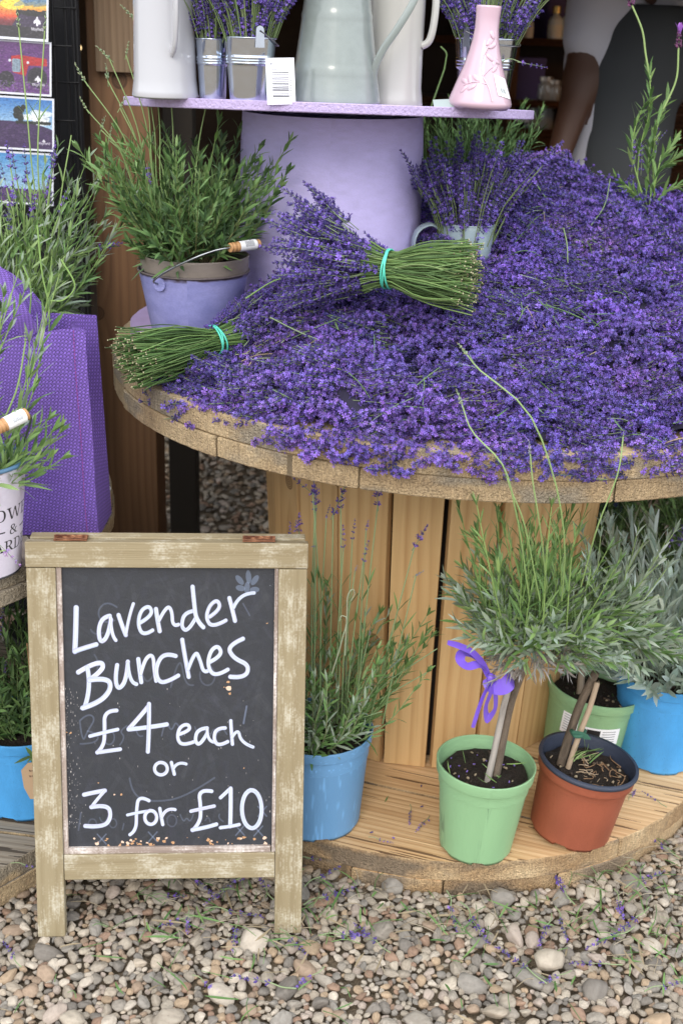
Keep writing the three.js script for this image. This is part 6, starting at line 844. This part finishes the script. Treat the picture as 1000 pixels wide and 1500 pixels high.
{ // French lavender that stands up behind the heap at the right
  const p = V(0.70, YT, -2.78), g = thing('potted_lavender', 'tall sparse French lavender with two long stems behind the heap', 'potted plant', p); pot(g, { r: 0.07, rb: 0.05, h: 0.2, mat: PL.black, seed: 53 });
  const R = rng(897), S = new MB(), L = new MB(), z = -2.55, q = (x, y) => onZ(x, y, z + (R() - 0.5) * 0.04).sub(p), cols = [...GREEN.bright, ...GREEN.mid], O = { cols, leafLen: 0.055, leafW: 0.0065, gap: 0.03, t0: 0.1, stemC: [0.23, 0.36, 0.10], tuft: 3, r: 0.0018, open: [0.4, 0.9] };
  for (const pts of [[[945, 300], [930, 240], [945, 190], [952, 140], [950, 105]], [[945, 300], [925, 230], [928, 190], [942, 155]], [[960, 300], [955, 240], [960, 190], [975, 150]], [[950, 300], [962, 255], [985, 235]], [[945, 300], [948, 260], [950, 215]], [[955, 310], [975, 280], [1005, 268]], [[948, 310], [930, 285], [905, 262]], [[955, 305], [965, 240], [985, 210]]]) shoot(S, L, R, [V(0, 0.19, 0), ...pts.map(([x, y]) => q(x, y))], { ...O, t0: 0.45, gap: 0.022 });
  const s1 = [[952, 120], [945, 80], [940, 45], [925, 8]].map(([x, y]) => onZ(x, y, z).sub(p)), s2 = [[955, 190], [978, 145], [990, 115], [993, 70]].map(([x, y]) => onZ(x, y, z).sub(p)); S.tube(s1, 0.0021, 0.0019, rgb(0.27, 0.38, 0.14), 16, 6); S.tube(s2, 0.0021, 0.0019, rgb(0.27, 0.38, 0.14), 16, 6);
  const fr = headGeo(475, { len: 0.022, whorls: 6, per: 8, bl: 0.006, bw: 0.0035, open: 0.05, spread: 1.0, calyx: [0.12, 0.04, 0.10], petal: [0.2, 0.08, 0.3], stem: 0.004 }); flowerAt(g, fr, s1[3], V(-0.5, 1, 0), 1.2, R); const f2 = flowerAt(g, fr, s2[3], V(-0.1, 1, 0), 1.25, R); const tf = new MB(); for (let k = 0; k < 4; k++) { const th = k * 1.57; tf.blade(s2[3].clone().add(V(-0.002, 0.025, 0)), V(Math.cos(th) * 0.35, 1, Math.sin(th) * 0.35), V(-Math.sin(th), 0, Math.cos(th)), 0.022, 0.009, V(Math.cos(th) * 0.004, 0, 0), rgb(0.36, 0.13, 0.55), 3); } tf.build('petal_tuft', leafM, g);
  for (const [x, y, s] of [[955, 222, 0.9], [948, 240, 1], [925, 245, 0.9], [938, 250, 0.9], [960, 210, 0.6]]) flowerAt(g, SPIKES[Math.floor(R() * 3)], q(x, y), V(R() - 0.3, 1, 0.2), s, R);
  S.build('stems', stemM, g).userData.kind = 'stuff'; L.build('foliage', leafM, g);
  const h = thing('potted_lavender', 'dark fine leaved plant in the shade right of the lilac barrel', 'potted plant', V(0.25, YT, -2.86)); pot(h, { r: 0.08, rb: 0.06, h: 0.2, mat: PL.black, seed: 59 }); const S2 = new MB(), L2 = new MB(); bush(S2, L2, R, V(0, 0.19, 0), 90, { r0: 0.07, h: [0.12, 0.25], spread: 0.55, cols: [...GREEN.dark, ...GREEN.mid], leafLen: 0.05, leafW: 0.003, gap: 0.012, t0: 0.1, stemC: [0.09, 0.16, 0.05] }); const w = onZ(625, 120, -2.6).sub(h.position); S2.tube([V(-0.03, 0.2, 0), V(w.x, w.y - 0.1, w.z), onZ(654, 80, -2.6).sub(h.position), onZ(645, 68, -2.6).sub(h.position)], 0.002, 0.0015, rgb(0.12, 0.2, 0.06), 12, 5); S2.build('stems', stemM, h).userData.kind = 'stuff'; L2.build('foliage', leafM, h);
}
// ------------------------------------------------------------------ postcards on a wire rack
{
  const z = -2.72, g = thing('postcard_rack', 'black wire card rack beside the wooden post', 'rack', V(-0.70, 0, z - 0.05)), bl = std({ color: rgb(0.012, 0.012, 0.013), metalness: 0.5, roughness: 0.5 });
  const P = (x, y, dz = 0) => onZ(x, y, z + dz).sub(g.position), bars = []; 
  for (const x of [-0.16, -0.10, -0.045, 0.01, 0.062, 0.075, 0.09, 0.098]) { const m = mesh('upright_wire', new THREE.CylinderGeometry(x > 0.05 ? 0.0035 : 0.0022, x > 0.05 ? 0.0035 : 0.0022, 1.75, 8).translate(x, 0.9, x > 0.07 ? -0.05 : 0.012), bl, g); }
  for (let k = 0; k < 15; k++) mesh('cross_wire', new THREE.CylinderGeometry(0.002, 0.002, 0.26, 6).rotateZ(Math.PI / 2).translate(-0.03, 0.5 + k * 0.075, k % 2 ? -0.045 : 0.016), bl, g);
  for (let k = 0; k < 4; k++) mesh('card_pocket', tubeGeo([V(-0.16, 1.12 + k * 0.12 - 0.02, 0.03), V(-0.05, 1.12 + k * 0.12 - 0.02, 0.045), V(0.06, 1.12 + k * 0.12 - 0.02, 0.03)], 0.0018, 16, 6), bl, g);
  mesh('backing_board', new THREE.BoxGeometry(0.26, 1.7, 0.01).translate(-0.035, 0.88, -0.09), std({ color: rgb(0.01, 0.01, 0.012), roughness: 0.9 }), g);
  mesh('foot', new THREE.CylinderGeometry(0.12, 0.13, 0.03, 32).translate(0, 0.015, 0), bl, g);
  const R = rng(21);
  const card = (label, x1, yt, yb, draw, dz, tilt) => { const a = onZ(x1, yb, z + dz), b = onZ(x1, yt, z + dz), h = b.y - a.y, w = 0.152, t = canvas(384, 270, (x) => { x.fillStyle = '#dfe2ec'; x.fillRect(0, 0, 384, 270); x.save(); x.translate(10, 10); x.beginPath(); x.rect(0, 0, 364, 250); x.clip(); draw(x, 364, 250); for (let k = 0; k < 5200; k++) { x.fillStyle = R() < 0.5 ? 'rgba(255,255,255,0.07)' : 'rgba(0,0,0,0.11)'; const q = 1 + R() * 6; x.fillRect(R() * 364, R() * 250, q * 1.6, q * 0.7); } x.restore(); }); const m = mesh('postcard', new THREE.BoxGeometry(w, h, 0.0008), [0, 0, 0, 0, 1, 0].map((k) => k ? std({ map: t, color: rgb(0.8, 0.8, 0.8), roughness: 0.35 }) : std({ color: rgb(0.6, 0.6, 0.65), roughness: 0.6 }))); m.position.set(b.x - w / 2, (a.y + b.y) / 2, z + dz); m.rotation.set(rad(tilt), rad(4), rad(-1.5)); top(m, label, 'postcard'); };  // grey tint on the print puts the shade at the rack into its colour
  const logo = (x, cx, cy, s) => { x.fillStyle = '#f3f0fa'; for (const [a, b, r] of [[0, 0, 0.3], [-0.5, -0.35, 0.9], [0.4, -0.3, -0.5], [-0.1, -0.75, 0.1]]) { x.save(); x.translate(cx + a * s, cy + b * s); x.rotate(r); x.beginPath(); x.ellipse(0, 0, s * 0.28, s * 0.5, 0, 0, 7); x.fill(); x.restore(); } x.font = '17px sans-serif'; x.textAlign = 'center'; x.fillText('Mayfield', cx, cy + s * 1.25); };
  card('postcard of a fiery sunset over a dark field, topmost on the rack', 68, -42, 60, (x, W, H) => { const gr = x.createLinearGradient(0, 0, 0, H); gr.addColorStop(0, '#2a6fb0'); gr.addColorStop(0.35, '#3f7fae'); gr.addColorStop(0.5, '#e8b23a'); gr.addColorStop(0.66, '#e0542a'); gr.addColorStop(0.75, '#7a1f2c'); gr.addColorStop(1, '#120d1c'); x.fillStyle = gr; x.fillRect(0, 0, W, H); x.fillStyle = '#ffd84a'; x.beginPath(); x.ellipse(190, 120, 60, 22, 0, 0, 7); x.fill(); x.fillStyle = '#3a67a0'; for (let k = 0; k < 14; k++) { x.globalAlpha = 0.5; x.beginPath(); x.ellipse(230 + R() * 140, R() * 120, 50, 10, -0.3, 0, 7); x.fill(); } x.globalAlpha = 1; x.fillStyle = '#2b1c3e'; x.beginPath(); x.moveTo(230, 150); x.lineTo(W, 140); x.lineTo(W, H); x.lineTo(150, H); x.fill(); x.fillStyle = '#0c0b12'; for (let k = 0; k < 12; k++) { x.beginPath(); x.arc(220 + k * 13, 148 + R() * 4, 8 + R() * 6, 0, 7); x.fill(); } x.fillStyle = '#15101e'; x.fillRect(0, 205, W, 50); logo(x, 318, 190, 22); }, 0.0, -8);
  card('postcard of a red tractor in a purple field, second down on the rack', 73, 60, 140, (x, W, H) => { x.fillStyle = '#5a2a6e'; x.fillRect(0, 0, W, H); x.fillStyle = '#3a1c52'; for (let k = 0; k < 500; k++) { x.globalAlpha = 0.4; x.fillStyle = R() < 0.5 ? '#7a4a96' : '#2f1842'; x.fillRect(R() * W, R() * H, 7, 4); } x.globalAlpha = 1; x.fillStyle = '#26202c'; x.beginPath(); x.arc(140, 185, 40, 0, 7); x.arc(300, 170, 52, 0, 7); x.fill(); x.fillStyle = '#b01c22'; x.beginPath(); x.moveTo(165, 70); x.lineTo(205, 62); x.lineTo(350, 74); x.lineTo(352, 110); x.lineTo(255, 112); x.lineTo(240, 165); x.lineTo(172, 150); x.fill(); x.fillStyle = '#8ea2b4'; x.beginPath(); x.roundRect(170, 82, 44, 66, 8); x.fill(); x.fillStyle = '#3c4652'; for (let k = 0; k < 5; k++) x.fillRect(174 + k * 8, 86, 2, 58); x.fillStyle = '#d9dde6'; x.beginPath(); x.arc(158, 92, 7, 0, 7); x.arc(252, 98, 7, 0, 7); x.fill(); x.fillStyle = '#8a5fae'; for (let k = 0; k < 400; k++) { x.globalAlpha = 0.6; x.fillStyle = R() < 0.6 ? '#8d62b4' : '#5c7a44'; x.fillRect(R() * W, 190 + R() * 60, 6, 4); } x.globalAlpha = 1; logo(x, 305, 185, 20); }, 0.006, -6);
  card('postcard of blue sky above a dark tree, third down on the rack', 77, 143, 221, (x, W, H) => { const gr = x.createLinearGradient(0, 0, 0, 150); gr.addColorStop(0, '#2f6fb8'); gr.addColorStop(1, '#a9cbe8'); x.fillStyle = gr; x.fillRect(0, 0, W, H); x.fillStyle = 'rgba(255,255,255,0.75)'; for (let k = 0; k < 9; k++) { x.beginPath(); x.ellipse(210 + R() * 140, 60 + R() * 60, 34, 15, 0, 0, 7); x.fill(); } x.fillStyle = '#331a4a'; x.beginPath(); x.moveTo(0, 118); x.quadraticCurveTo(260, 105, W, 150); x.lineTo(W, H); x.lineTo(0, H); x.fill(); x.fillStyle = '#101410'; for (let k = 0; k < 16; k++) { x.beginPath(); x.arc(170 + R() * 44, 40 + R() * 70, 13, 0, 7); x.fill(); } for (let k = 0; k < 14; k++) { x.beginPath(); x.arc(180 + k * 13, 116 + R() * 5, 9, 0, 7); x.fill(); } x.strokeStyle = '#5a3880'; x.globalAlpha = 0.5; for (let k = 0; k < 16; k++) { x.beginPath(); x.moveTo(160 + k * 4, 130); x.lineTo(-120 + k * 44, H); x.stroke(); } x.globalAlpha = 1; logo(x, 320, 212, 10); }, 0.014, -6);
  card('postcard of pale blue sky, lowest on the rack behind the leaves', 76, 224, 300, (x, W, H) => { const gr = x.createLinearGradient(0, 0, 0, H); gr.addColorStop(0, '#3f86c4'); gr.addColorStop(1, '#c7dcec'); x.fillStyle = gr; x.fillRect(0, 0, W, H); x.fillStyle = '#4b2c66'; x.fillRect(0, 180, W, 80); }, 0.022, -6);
}
// ------------------------------------------------------------------ inside the shop
{
  const zb = -4.9, sh = thing('wall_shelves', 'brown wooden shop shelves with bottles, seen blurred in the dark', 'shelves', V(0.85, 0, zb));
  const R = rng(31), yAt = (py) => onZ(800, py, zb + 0.15).y, ys = [[62, 'orange'], [153, ''], [192, '']];
  const levels = [-60, 62, 153, 232, 320].map(yAt);
  for (const y of levels) mesh('shelf_board', plank(1.9, 0.025, 0.3, 'x', R, 0.002, [0, y, 0]), M.shelfWood, sh);
  for (const x of [-0.95, -0.28, 0.25, 0.95]) mesh('upright', plank(0.03, 2.2, 0.3, 'y', R, 0.002, [x, 1.1, -0.004]), M.shelfWood, sh);
  mesh('back_board', new THREE.BoxGeometry(1.9, 2.2, 0.012).translate(0, 1.1, -0.16), std({ color: rgb(0.045, 0.028, 0.02), roughness: 0.9 }), sh);
  const glassM = phys({ color: rgb(0.6, 0.62, 0.6), roughness: 0.08, clearcoat: 1, metalness: 0.0 }), cream = std({ color: rgb(0.62, 0.58, 0.48), roughness: 0.5 }), gold = std({ color: rgb(0.6, 0.42, 0.15), metalness: 0.9, roughness: 0.3 }), purp = std({ color: rgb(0.07, 0.045, 0.15), roughness: 0.6 });
  const bottle = (px, py, label, s = 1, z = zb + 0.06, body = glassM) => { const g = thing('bottle', label, 'bottle', onZ(px, py, z)); const bb = mesh('body', lathe([[0, 0], [0.022 * s, 0], [0.024 * s, 0.004], [0.024 * s, 0.055 * s], [0.018 * s, 0.066 * s], [0.010 * s, 0.072 * s], [0.010 * s, 0.08 * s], [0, 0.08 * s]], 24), body, g); mesh('cap', new THREE.CylinderGeometry(0.013 * s, 0.013 * s, 0.02 * s, 16).translate(0, 0.088 * s, 0), gold, bb); mesh('paper_label', new THREE.CylinderGeometry(0.0245 * s, 0.0245 * s, 0.036 * s, 20, 1, true).translate(0, 0.026 * s, 0), cream, bb); return g; };
  const base = 58;
  bottle(811, base, 'left one of two small gold capped bottles beside the white sleeve', 1.15); bottle(829, base, 'gold capped bottle touching the white sleeve', 1.15);
  bottle(770, base, 'dim gold capped bottle left of the bottle pair', 1.0); bottle(972, 62, 'gold capped bottle on the shelf right of the person', 1.1); bottle(962, 64, 'short gold capped bottle at the person\'s right', 0.9); bottle(990, 60, 'gold capped bottle at the picture\'s right edge', 1.1);
  const box = (name, label, cat, px, py, w, h, d, mat, z = zb + 0.05) => { const g = thing(name, label, cat, onZ(px, py, z)); mesh('carton', new RoundedBoxGeometry(w, h, d, 1, 0.003).translate(0, h / 2, 0), mat, g); mesh('lid', new RoundedBoxGeometry(w + 0.004, h * 0.14, d + 0.004, 1, 0.002).translate(0, h * 0.93, 0), mat, g); return g; };
  box('gift_box', 'dark purple gift box behind the bottle pair', 'box', 818, 58, 0.16, 0.15, 0.06, purp, zb - 0.08); box('gift_box', 'dark purple gift box left of the gold capped bottles', 'box', 770, 58, 0.12, 0.13, 0.06, purp, zb - 0.07);
  box('gift_box', 'dark purple carton on the middle shelf under the bottles', 'box', 752, 150, 0.2, 0.16, 0.1, purp); box('gift_box', 'small purple carton above the wooden drawer', 'box', 700, 150, 0.14, 0.13, 0.1, purp);
  const jar = (px, py, label, s = 1, z = zb + 0.08) => { const g = thing('glass_jar', label, 'jar', onZ(px, py, z)); mesh('glass', lathe([[0, 0.002], [0.03 * s, 0], [0.034 * s, 0.006], [0.034 * s, 0.06 * s], [0.028 * s, 0.07 * s], [0.028 * s, 0.078 * s], [0.025 * s, 0.078 * s], [0.03 * s, 0.06 * s], [0.03 * s, 0.006], [0, 0.005]], 28), phys({ color: rgb(0.75, 0.76, 0.75), roughness: 0.04, transmission: 0.7, thickness: 0 }), g); mesh('filling', lathe([[0, 0.006], [0.028 * s, 0.006], [0.028 * s, 0.045 * s], [0, 0.05 * s]], 20), std({ color: rgb(0.3, 0.26, 0.24), roughness: 0.8 }), g); mesh('lid', new THREE.CylinderGeometry(0.031 * s, 0.031 * s, 0.014 * s, 24).translate(0, 0.083 * s, 0), std({ color: rgb(0.45, 0.42, 0.38), metalness: 0.7, roughness: 0.35 }), g); };
  jar(795, 150, 'glass jar under the shelf left of the bare arm'); jar(808, 151, 'glass jar right against the bare forearm', 0.9); jar(778, 192, 'large glass jar on the lower shelf, left of the forearm', 1.15); jar(795, 193, 'large glass jar on the lower shelf, next to the elbow', 1.1);
  const wh = mesh('price_ticket', new THREE.BoxGeometry(0.05, 0.026, 0.002), std({ color: rgb(0.6, 0.58, 0.68), roughness: 0.6 })); wh.position.copy(onZ(764, 173, zb + 0.17)); top(wh, 'pale price ticket on the lower shelf\'s edge', 'price ticket');
  const dr = thing('wooden_crate', 'brown wooden storage crate low behind the heap', 'crate', onZ(765, 232, zb + 0.1)); mesh('box', plank(0.44, 0.11, 0.2, 'x', R, 0.004, [0, 0.055, 0]), M.shelfWood, dr); mesh('front_panel', plank(0.2, 0.085, 0.012, 'x', R, 0.003, [-0.108, 0.055, 0.107]), M.shelfWood, dr); mesh('front_panel', plank(0.2, 0.085, 0.012, 'x', R, 0.003, [0.108, 0.055, 0.107]), M.shelfWood, dr);
  // counter at the right with an acrylic stand
  const zc = -4.2, ct = thing('wooden_counter', 'brown wooden counter at the right edge', 'counter', V(onZ(975, 155, zc).x, 0, zc)), topY = onZ(975, 153, zc + 0.2).y; mesh('top', plank(0.42, 0.03, 0.4, 'x', R, 0.003, [0.06, topY - 0.015, 0]), M.shelfWood, ct); mesh('body', plank(0.38, topY - 0.032, 0.36, 'x', R, 0.003, [0.06, (topY - 0.032) / 2, 0]), M.shelfWood, ct); mesh('ledge', plank(0.42, 0.03, 0.05, 'x', R, 0.003, [0.06, topY - 0.16, 0.206]), M.shelfWood, ct); mesh('ledge', plank(0.42, 0.02, 0.05, 'x', R, 0.003, [0.06, topY - 0.28, 0.206]), M.shelfWood, ct);
  const st = thing('display_stand', 'small clear display stand with pale card, on the counter at the right', 'display stand', V(onZ(978, 152, zc + 0.1).x, topY + 0.0005, zc + 0.02)), ac = std({ color: rgb(0.55, 0.55, 0.62), roughness: 0.2 }); mesh('tray', new THREE.BoxGeometry(0.12, 0.012, 0.1).translate(0, 0.085, 0), ac, st); mesh('side', new THREE.BoxGeometry(0.004, 0.2, 0.1).rotateX(-0.15).translate(-0.062, 0.1, 0), ac, st); mesh('side', new THREE.BoxGeometry(0.004, 0.2, 0.1).rotateX(-0.15).translate(0.062, 0.1, 0), ac, st); mesh('card', new THREE.BoxGeometry(0.075, 0.06, 0.004).rotateX(-0.2).translate(0.008, 0.125, 0.01), std({ color: rgb(0.42, 0.55, 0.6), map: canvas(64, 64, (x) => { x.fillStyle = '#fff'; x.fillRect(0, 0, 64, 64); x.fillStyle = '#9ab'; for (let k = 0; k < 8; k++) x.fillRect(4 + k * 8, 20, 3, 40); }), roughness: 0.5 }), st);
  for (const [dx, l] of [[-0.03, 'left'], [0.0, 'middle'], [0.03, 'right']]) bottle(978, 152, l === 'left' ? 'clear bottle under the display tray, nearest the tall stem' : l === 'middle' ? 'clear bottle in the middle under the display tray' : 'clear bottle under the display tray, nearest the picture edge', 0.85, zc + 0.1).position.set(st.position.x + dx, topY + 0.0005, zc + 0.07);
  // small shop bulbs glimpsed in the dark
  const bulb = (px, py, z, label) => { const q = onZ(px, py, z), g = thing('shop_bulb', label, 'bulb', q); mesh('bulb_glass', new THREE.SphereGeometry(0.012, 16, 12), std({ color: rgb(0.9, 0.7, 0.4), emissive: rgb(1, 0.72, 0.36), emissiveIntensity: 2.2, roughness: 0.4 }), g); mesh('socket', new THREE.CylinderGeometry(0.008, 0.01, 0.03, 12).translate(0, 0.026, 0), std({ color: rgb(0.03, 0.03, 0.03), roughness: 0.6 }), g); const l = new THREE.PointLight(0xffb870, 0.05, 0, 2); l.shadow.radius = 0.6; l.castShadow = true; g.add(l); };
  bulb(957, 49, -4.5, 'tiny warm bulb glowing right of the person'); bulb(115, 70, -5.2, 'tiny warm bulb glowing between card rack and post');
}
// ------------------------------------------------------------------ the person in the shop
{
  const o = V(0.735, 0, -3.62), g = thing('person', 'person in pale short sleeved shirt and dark grey vest, arm hanging, back turned', 'person', o);
  const cap = (p, a, b, ra, rb) => { const ab = b.clone().sub(a), t = clamp(p.clone().sub(a).dot(ab) / ab.lengthSq()); return p.distanceTo(a.clone().addScaledVector(ab, t)) - lerp(ra, rb, t); };
  const smin = (a, b, k) => { const h = clamp(0.5 + 0.5 * (b - a) / k); return lerp(b, a, h) - k * h * (1 - h); };
  const P = (x, y, z) => onZ(x, y, z).sub(o);
  const shL = P(872, -40, -3.60), elL = P(853, 118, -3.56), wrL = P(818, 228, -3.48), hdL = wrL.clone().add(V(-0.035, -0.075, 0.05));
  const shR = V(0.10, shL.y, -0.12), elR = V(0.13, 1.14, -0.16), wrR = V(0.12, 0.90, -0.10), hdR = V(0.12, 0.82, -0.08), hip = 0.93;
  const torso = [[V(-0.02, hip, 0), V(-0.02, 1.12, 0), 0.122, 0.112], [V(-0.02, 1.12, 0), V(-0.02, 1.36, -0.01), 0.112, 0.122], [V(-0.06, 1.4, -0.01), V(0.05, 1.4, -0.02), 0.09, 0.09], [shL, V(0.02, 1.42, 0), 0.062, 0.08], [shR, V(0.02, 1.42, 0), 0.062, 0.08]];
  const armL = [[shL, elL, 0.056, 0.049], [elL, wrL, 0.049, 0.033]], armR = [[shR, elR, 0.055, 0.043], [elR, wrR, 0.043, 0.028]], hands = (h, w) => { const d = h.clone().sub(w).normalize(), s = V().crossVectors(d, V(0, 0, 1)).normalize(), n = V().crossVectors(s, d), L = [[w, h, 0.026, 0.034]]; for (let k = 0; k < 4; k++) { const a = h.clone().addScaledVector(s, (k - 1.5) * 0.019), l = [0.04, 0.046, 0.044, 0.034][k], m = a.clone().addScaledVector(d, l * 0.9).addScaledVector(n, 0.008); L.push([a, m, 0.0095, 0.009], [m, m.clone().addScaledVector(d, l * 0.7).addScaledVector(n, 0.02), 0.009, 0.0078]); } const t = w.clone().lerp(h, 0.35).addScaledVector(s, -0.026), t2 = t.clone().addScaledVector(d, 0.035).addScaledVector(s, -0.024); L.push([t, t2, 0.012, 0.0105], [t2, t2.clone().addScaledVector(d, 0.032), 0.0105, 0.009]); return L; };
  const legs = [[V(-0.06, hip, 0), V(-0.07, 0.5, 0.01), 0.10, 0.062], [V(-0.07, 0.5, 0.01), V(-0.075, 0.09, -0.02), 0.062, 0.042], [V(0.12, hip, 0), V(0.13, 0.5, 0.01), 0.10, 0.062], [V(0.13, 0.5, 0.01), V(0.135, 0.09, -0.02), 0.062, 0.042], [V(-0.075, 0.05, -0.03), V(-0.08, 0.035, -0.16), 0.045, 0.038], [V(0.135, 0.05, -0.03), V(0.14, 0.035, -0.16), 0.045, 0.038]];
  const neck = V(0.02, 1.50, -0.01), hc = V(0.02, 1.66, -0.025), head = [[neck.clone().add(V(0, -0.06, 0)), neck.clone().add(V(0, 0.08, -0.01)), 0.055, 0.052], [hc.clone().add(V(0, 0.03, 0.015)), hc.clone().add(V(0, -0.02, 0)), 0.085, 0.078], [hc.clone().add(V(0, -0.07, -0.05)), hc.clone().add(V(0, -0.05, -0.02)), 0.045, 0.06], [hc.clone().add(V(0, 0.0, -0.095)), hc.clone().add(V(0, -0.03, -0.112)), 0.011, 0.016], [hc.clone().add(V(-0.085, -0.005, 0.01)), hc.clone().add(V(-0.088, -0.03, 0.005)), 0.017, 0.012], [hc.clone().add(V(0.085, -0.005, 0.01)), hc.clone().add(V(0.088, -0.03, 0.005)), 0.017, 0.012]];
  const body = [...torso, ...armL, ...armR, ...legs, ...head];
  function surface(caps, grow, k, lo, hi, res, cut) { // marching cubes over the box lo..hi
    const size = hi.clone().sub(lo), half = Math.max(size.x, size.y, size.z) / 2 * 1.02, c = lo.clone().add(hi).multiplyScalar(0.5), mc = new MarchingCubes(res, new THREE.MeshBasicMaterial(), false, false, 400000); mc.isolation = 0; const p = V(), S = (i) => (i - res / 2) / (res / 2) * half;
    const bx = caps.map(([a, b, ra, rb]) => { const r = Math.max(ra, rb) + grow + 0.12; return [a, b, ra + grow, rb + grow, V(Math.min(a.x, b.x) - r, Math.min(a.y, b.y) - r, Math.min(a.z, b.z) - r), V(Math.max(a.x, b.x) + r, Math.max(a.y, b.y) + r, Math.max(a.z, b.z) + r)]; });
    for (let z = 0; z < res; z++) for (let y = 0; y < res; y++) for (let x = 0; x < res; x++) { p.set(S(x) + c.x, S(y) + c.y, S(z) + c.z); let d = 0.12; for (const [a, b, ra, rb, l, h] of bx) if (p.x > l.x && p.y > l.y && p.z > l.z && p.x < h.x && p.y < h.y && p.z < h.z) d = smin(d, cap(p, a, b, ra, rb), k); if (cut) d = Math.max(d, cut(p)); mc.field[x + y * res + z * res * res] = -d; }
    mc.update(); const n = mc.count, gq = new THREE.BufferGeometry(), pos = mc.positionArray.slice(0, n * 3), nor = mc.normalArray.slice(0, n * 3); for (let i = 0; i < n; i++) { pos[i * 3] = pos[i * 3] * half + c.x; pos[i * 3 + 1] = pos[i * 3 + 1] * half + c.y; pos[i * 3 + 2] = pos[i * 3 + 2] * half + c.z; } gq.setAttribute('position', new THREE.BufferAttribute(pos, 3)); gq.setAttribute('normal', new THREE.BufferAttribute(nor, 3)); return gq;
  }
  const skin = std({ color: rgb(0.075, 0.032, 0.018), roughness: 0.55 }), bb = (caps, m = 0.03) => { const l = V(9, 9, 9), h = V(-9, -9, -9); for (const [a, b, ra, rb] of caps) for (const [q, r] of [[a, ra], [b, rb]]) { l.min(q.clone().addScalar(-r - m)); h.max(q.clone().addScalar(r + m)); } return [l, h]; };
  const whole = surface(body, 0, 0.03, ...bb(body), 118), parts = [whole]; for (const [h, w] of [[hdL, wrL], [hdR, wrR]]) { const c = hands(h, w); parts.push(surface(c, 0, 0.008, ...bb(c, 0.012), 56)); }
  mesh('body', BGU.mergeGeometries(parts), skin, g);
  const face = new MB(); for (const s of [-1, 1]) { face.tube([hc.clone().add(V(s * 0.032, 0.005, -0.085)), hc.clone().add(V(s * 0.034, 0.005, -0.088))], 0.009, 0.009, rgb(0.5, 0.48, 0.45), 1, 8); } face.tube([hc.clone().add(V(-0.022, -0.062, -0.092)), hc.clone().add(V(0, -0.06, -0.098)), hc.clone().add(V(0.022, -0.062, -0.092))], 0.005, 0.005, rgb(0.16, 0.05, 0.04), 6, 6); face.build('face', stemM, g);
  const hair = [[hc.clone().add(V(0, 0.045, 0.025)), hc.clone().add(V(0, 0.02, 0.03)), 0.088, 0.086]]; mesh('hair', surface(hair, 0.004, 0.02, ...bb(hair, 0.03), 40, (p) => (p.z < -0.075 + (p.y - hc.y) * 0.2 ? 1 : (hc.y - 0.05) - p.y)), std({ color: rgb(0.012, 0.010, 0.009), roughness: 0.9 }), g);
  const sleeveEnd = shL.clone().lerp(elL, 0.60), shirt = [...torso, [shL, sleeveEnd, 0.058, 0.056], [shR, shR.clone().lerp(elR, 0.6), 0.058, 0.056], [P(862, 120, -3.66), P(846, 268, -3.66), 0.045, 0.05]]; const dS = elL.clone().sub(shL).normalize(), dR = elR.clone().sub(shR).normalize();
  mesh('shirt', surface(shirt, 0.011, 0.03, ...bb(shirt, 0.04), 84, (p) => Math.max(p.y - 1.56, (1.0) - p.y, p.x > 0.9 ? p.clone().sub(shR.clone().lerp(elR, 0.82)).dot(dR) : -1)), std({ color: rgb(0.55, 0.55, 0.62), roughness: 0.85 }), g);
  const vest = torso.slice(0, 2).map(([a, b, r1, r2]) => [a.clone().add(V(0.035, 0, 0.015)), b.clone().add(V(0.035, 0, 0.015)), r1, r2]).concat([[P(928, 50, -3.60), P(892, 258, -3.60), 0.05, 0.075], [V(0.05, 1.44, 0), V(0.10, 1.42, 0), 0.115, 0.11]]); mesh('vest', surface(vest, 0.022, 0.04, ...bb(vest, 0.05), 72, (p) => Math.max(p.y - 1.54, 1.07 - p.y)), std({ color: rgb(0.062, 0.068, 0.074), map: mottle(905, 0.3, 0.3, 12), roughness: 0.9 }), g);
  const tr = [...legs.slice(0, 4), [V(0.03, hip + 0.11, 0), V(0.03, hip, 0), 0.128, 0.135]]; mesh('trousers', surface(tr, 0.014, 0.03, ...bb(tr, 0.04), 84, (p) => Math.max(p.y - 1.06, 0.06 - p.y)), std({ color: rgb(0.012, 0.022, 0.055), roughness: 0.9 }), g);
  const sh = legs.slice(4); mesh('shoes', surface(sh, 0.008, 0.02, ...bb(sh, 0.03), 40, (p) => -p.y), std({ color: rgb(0.02, 0.02, 0.02), roughness: 0.6 }), g);
}
renderer.render(scene, camera);
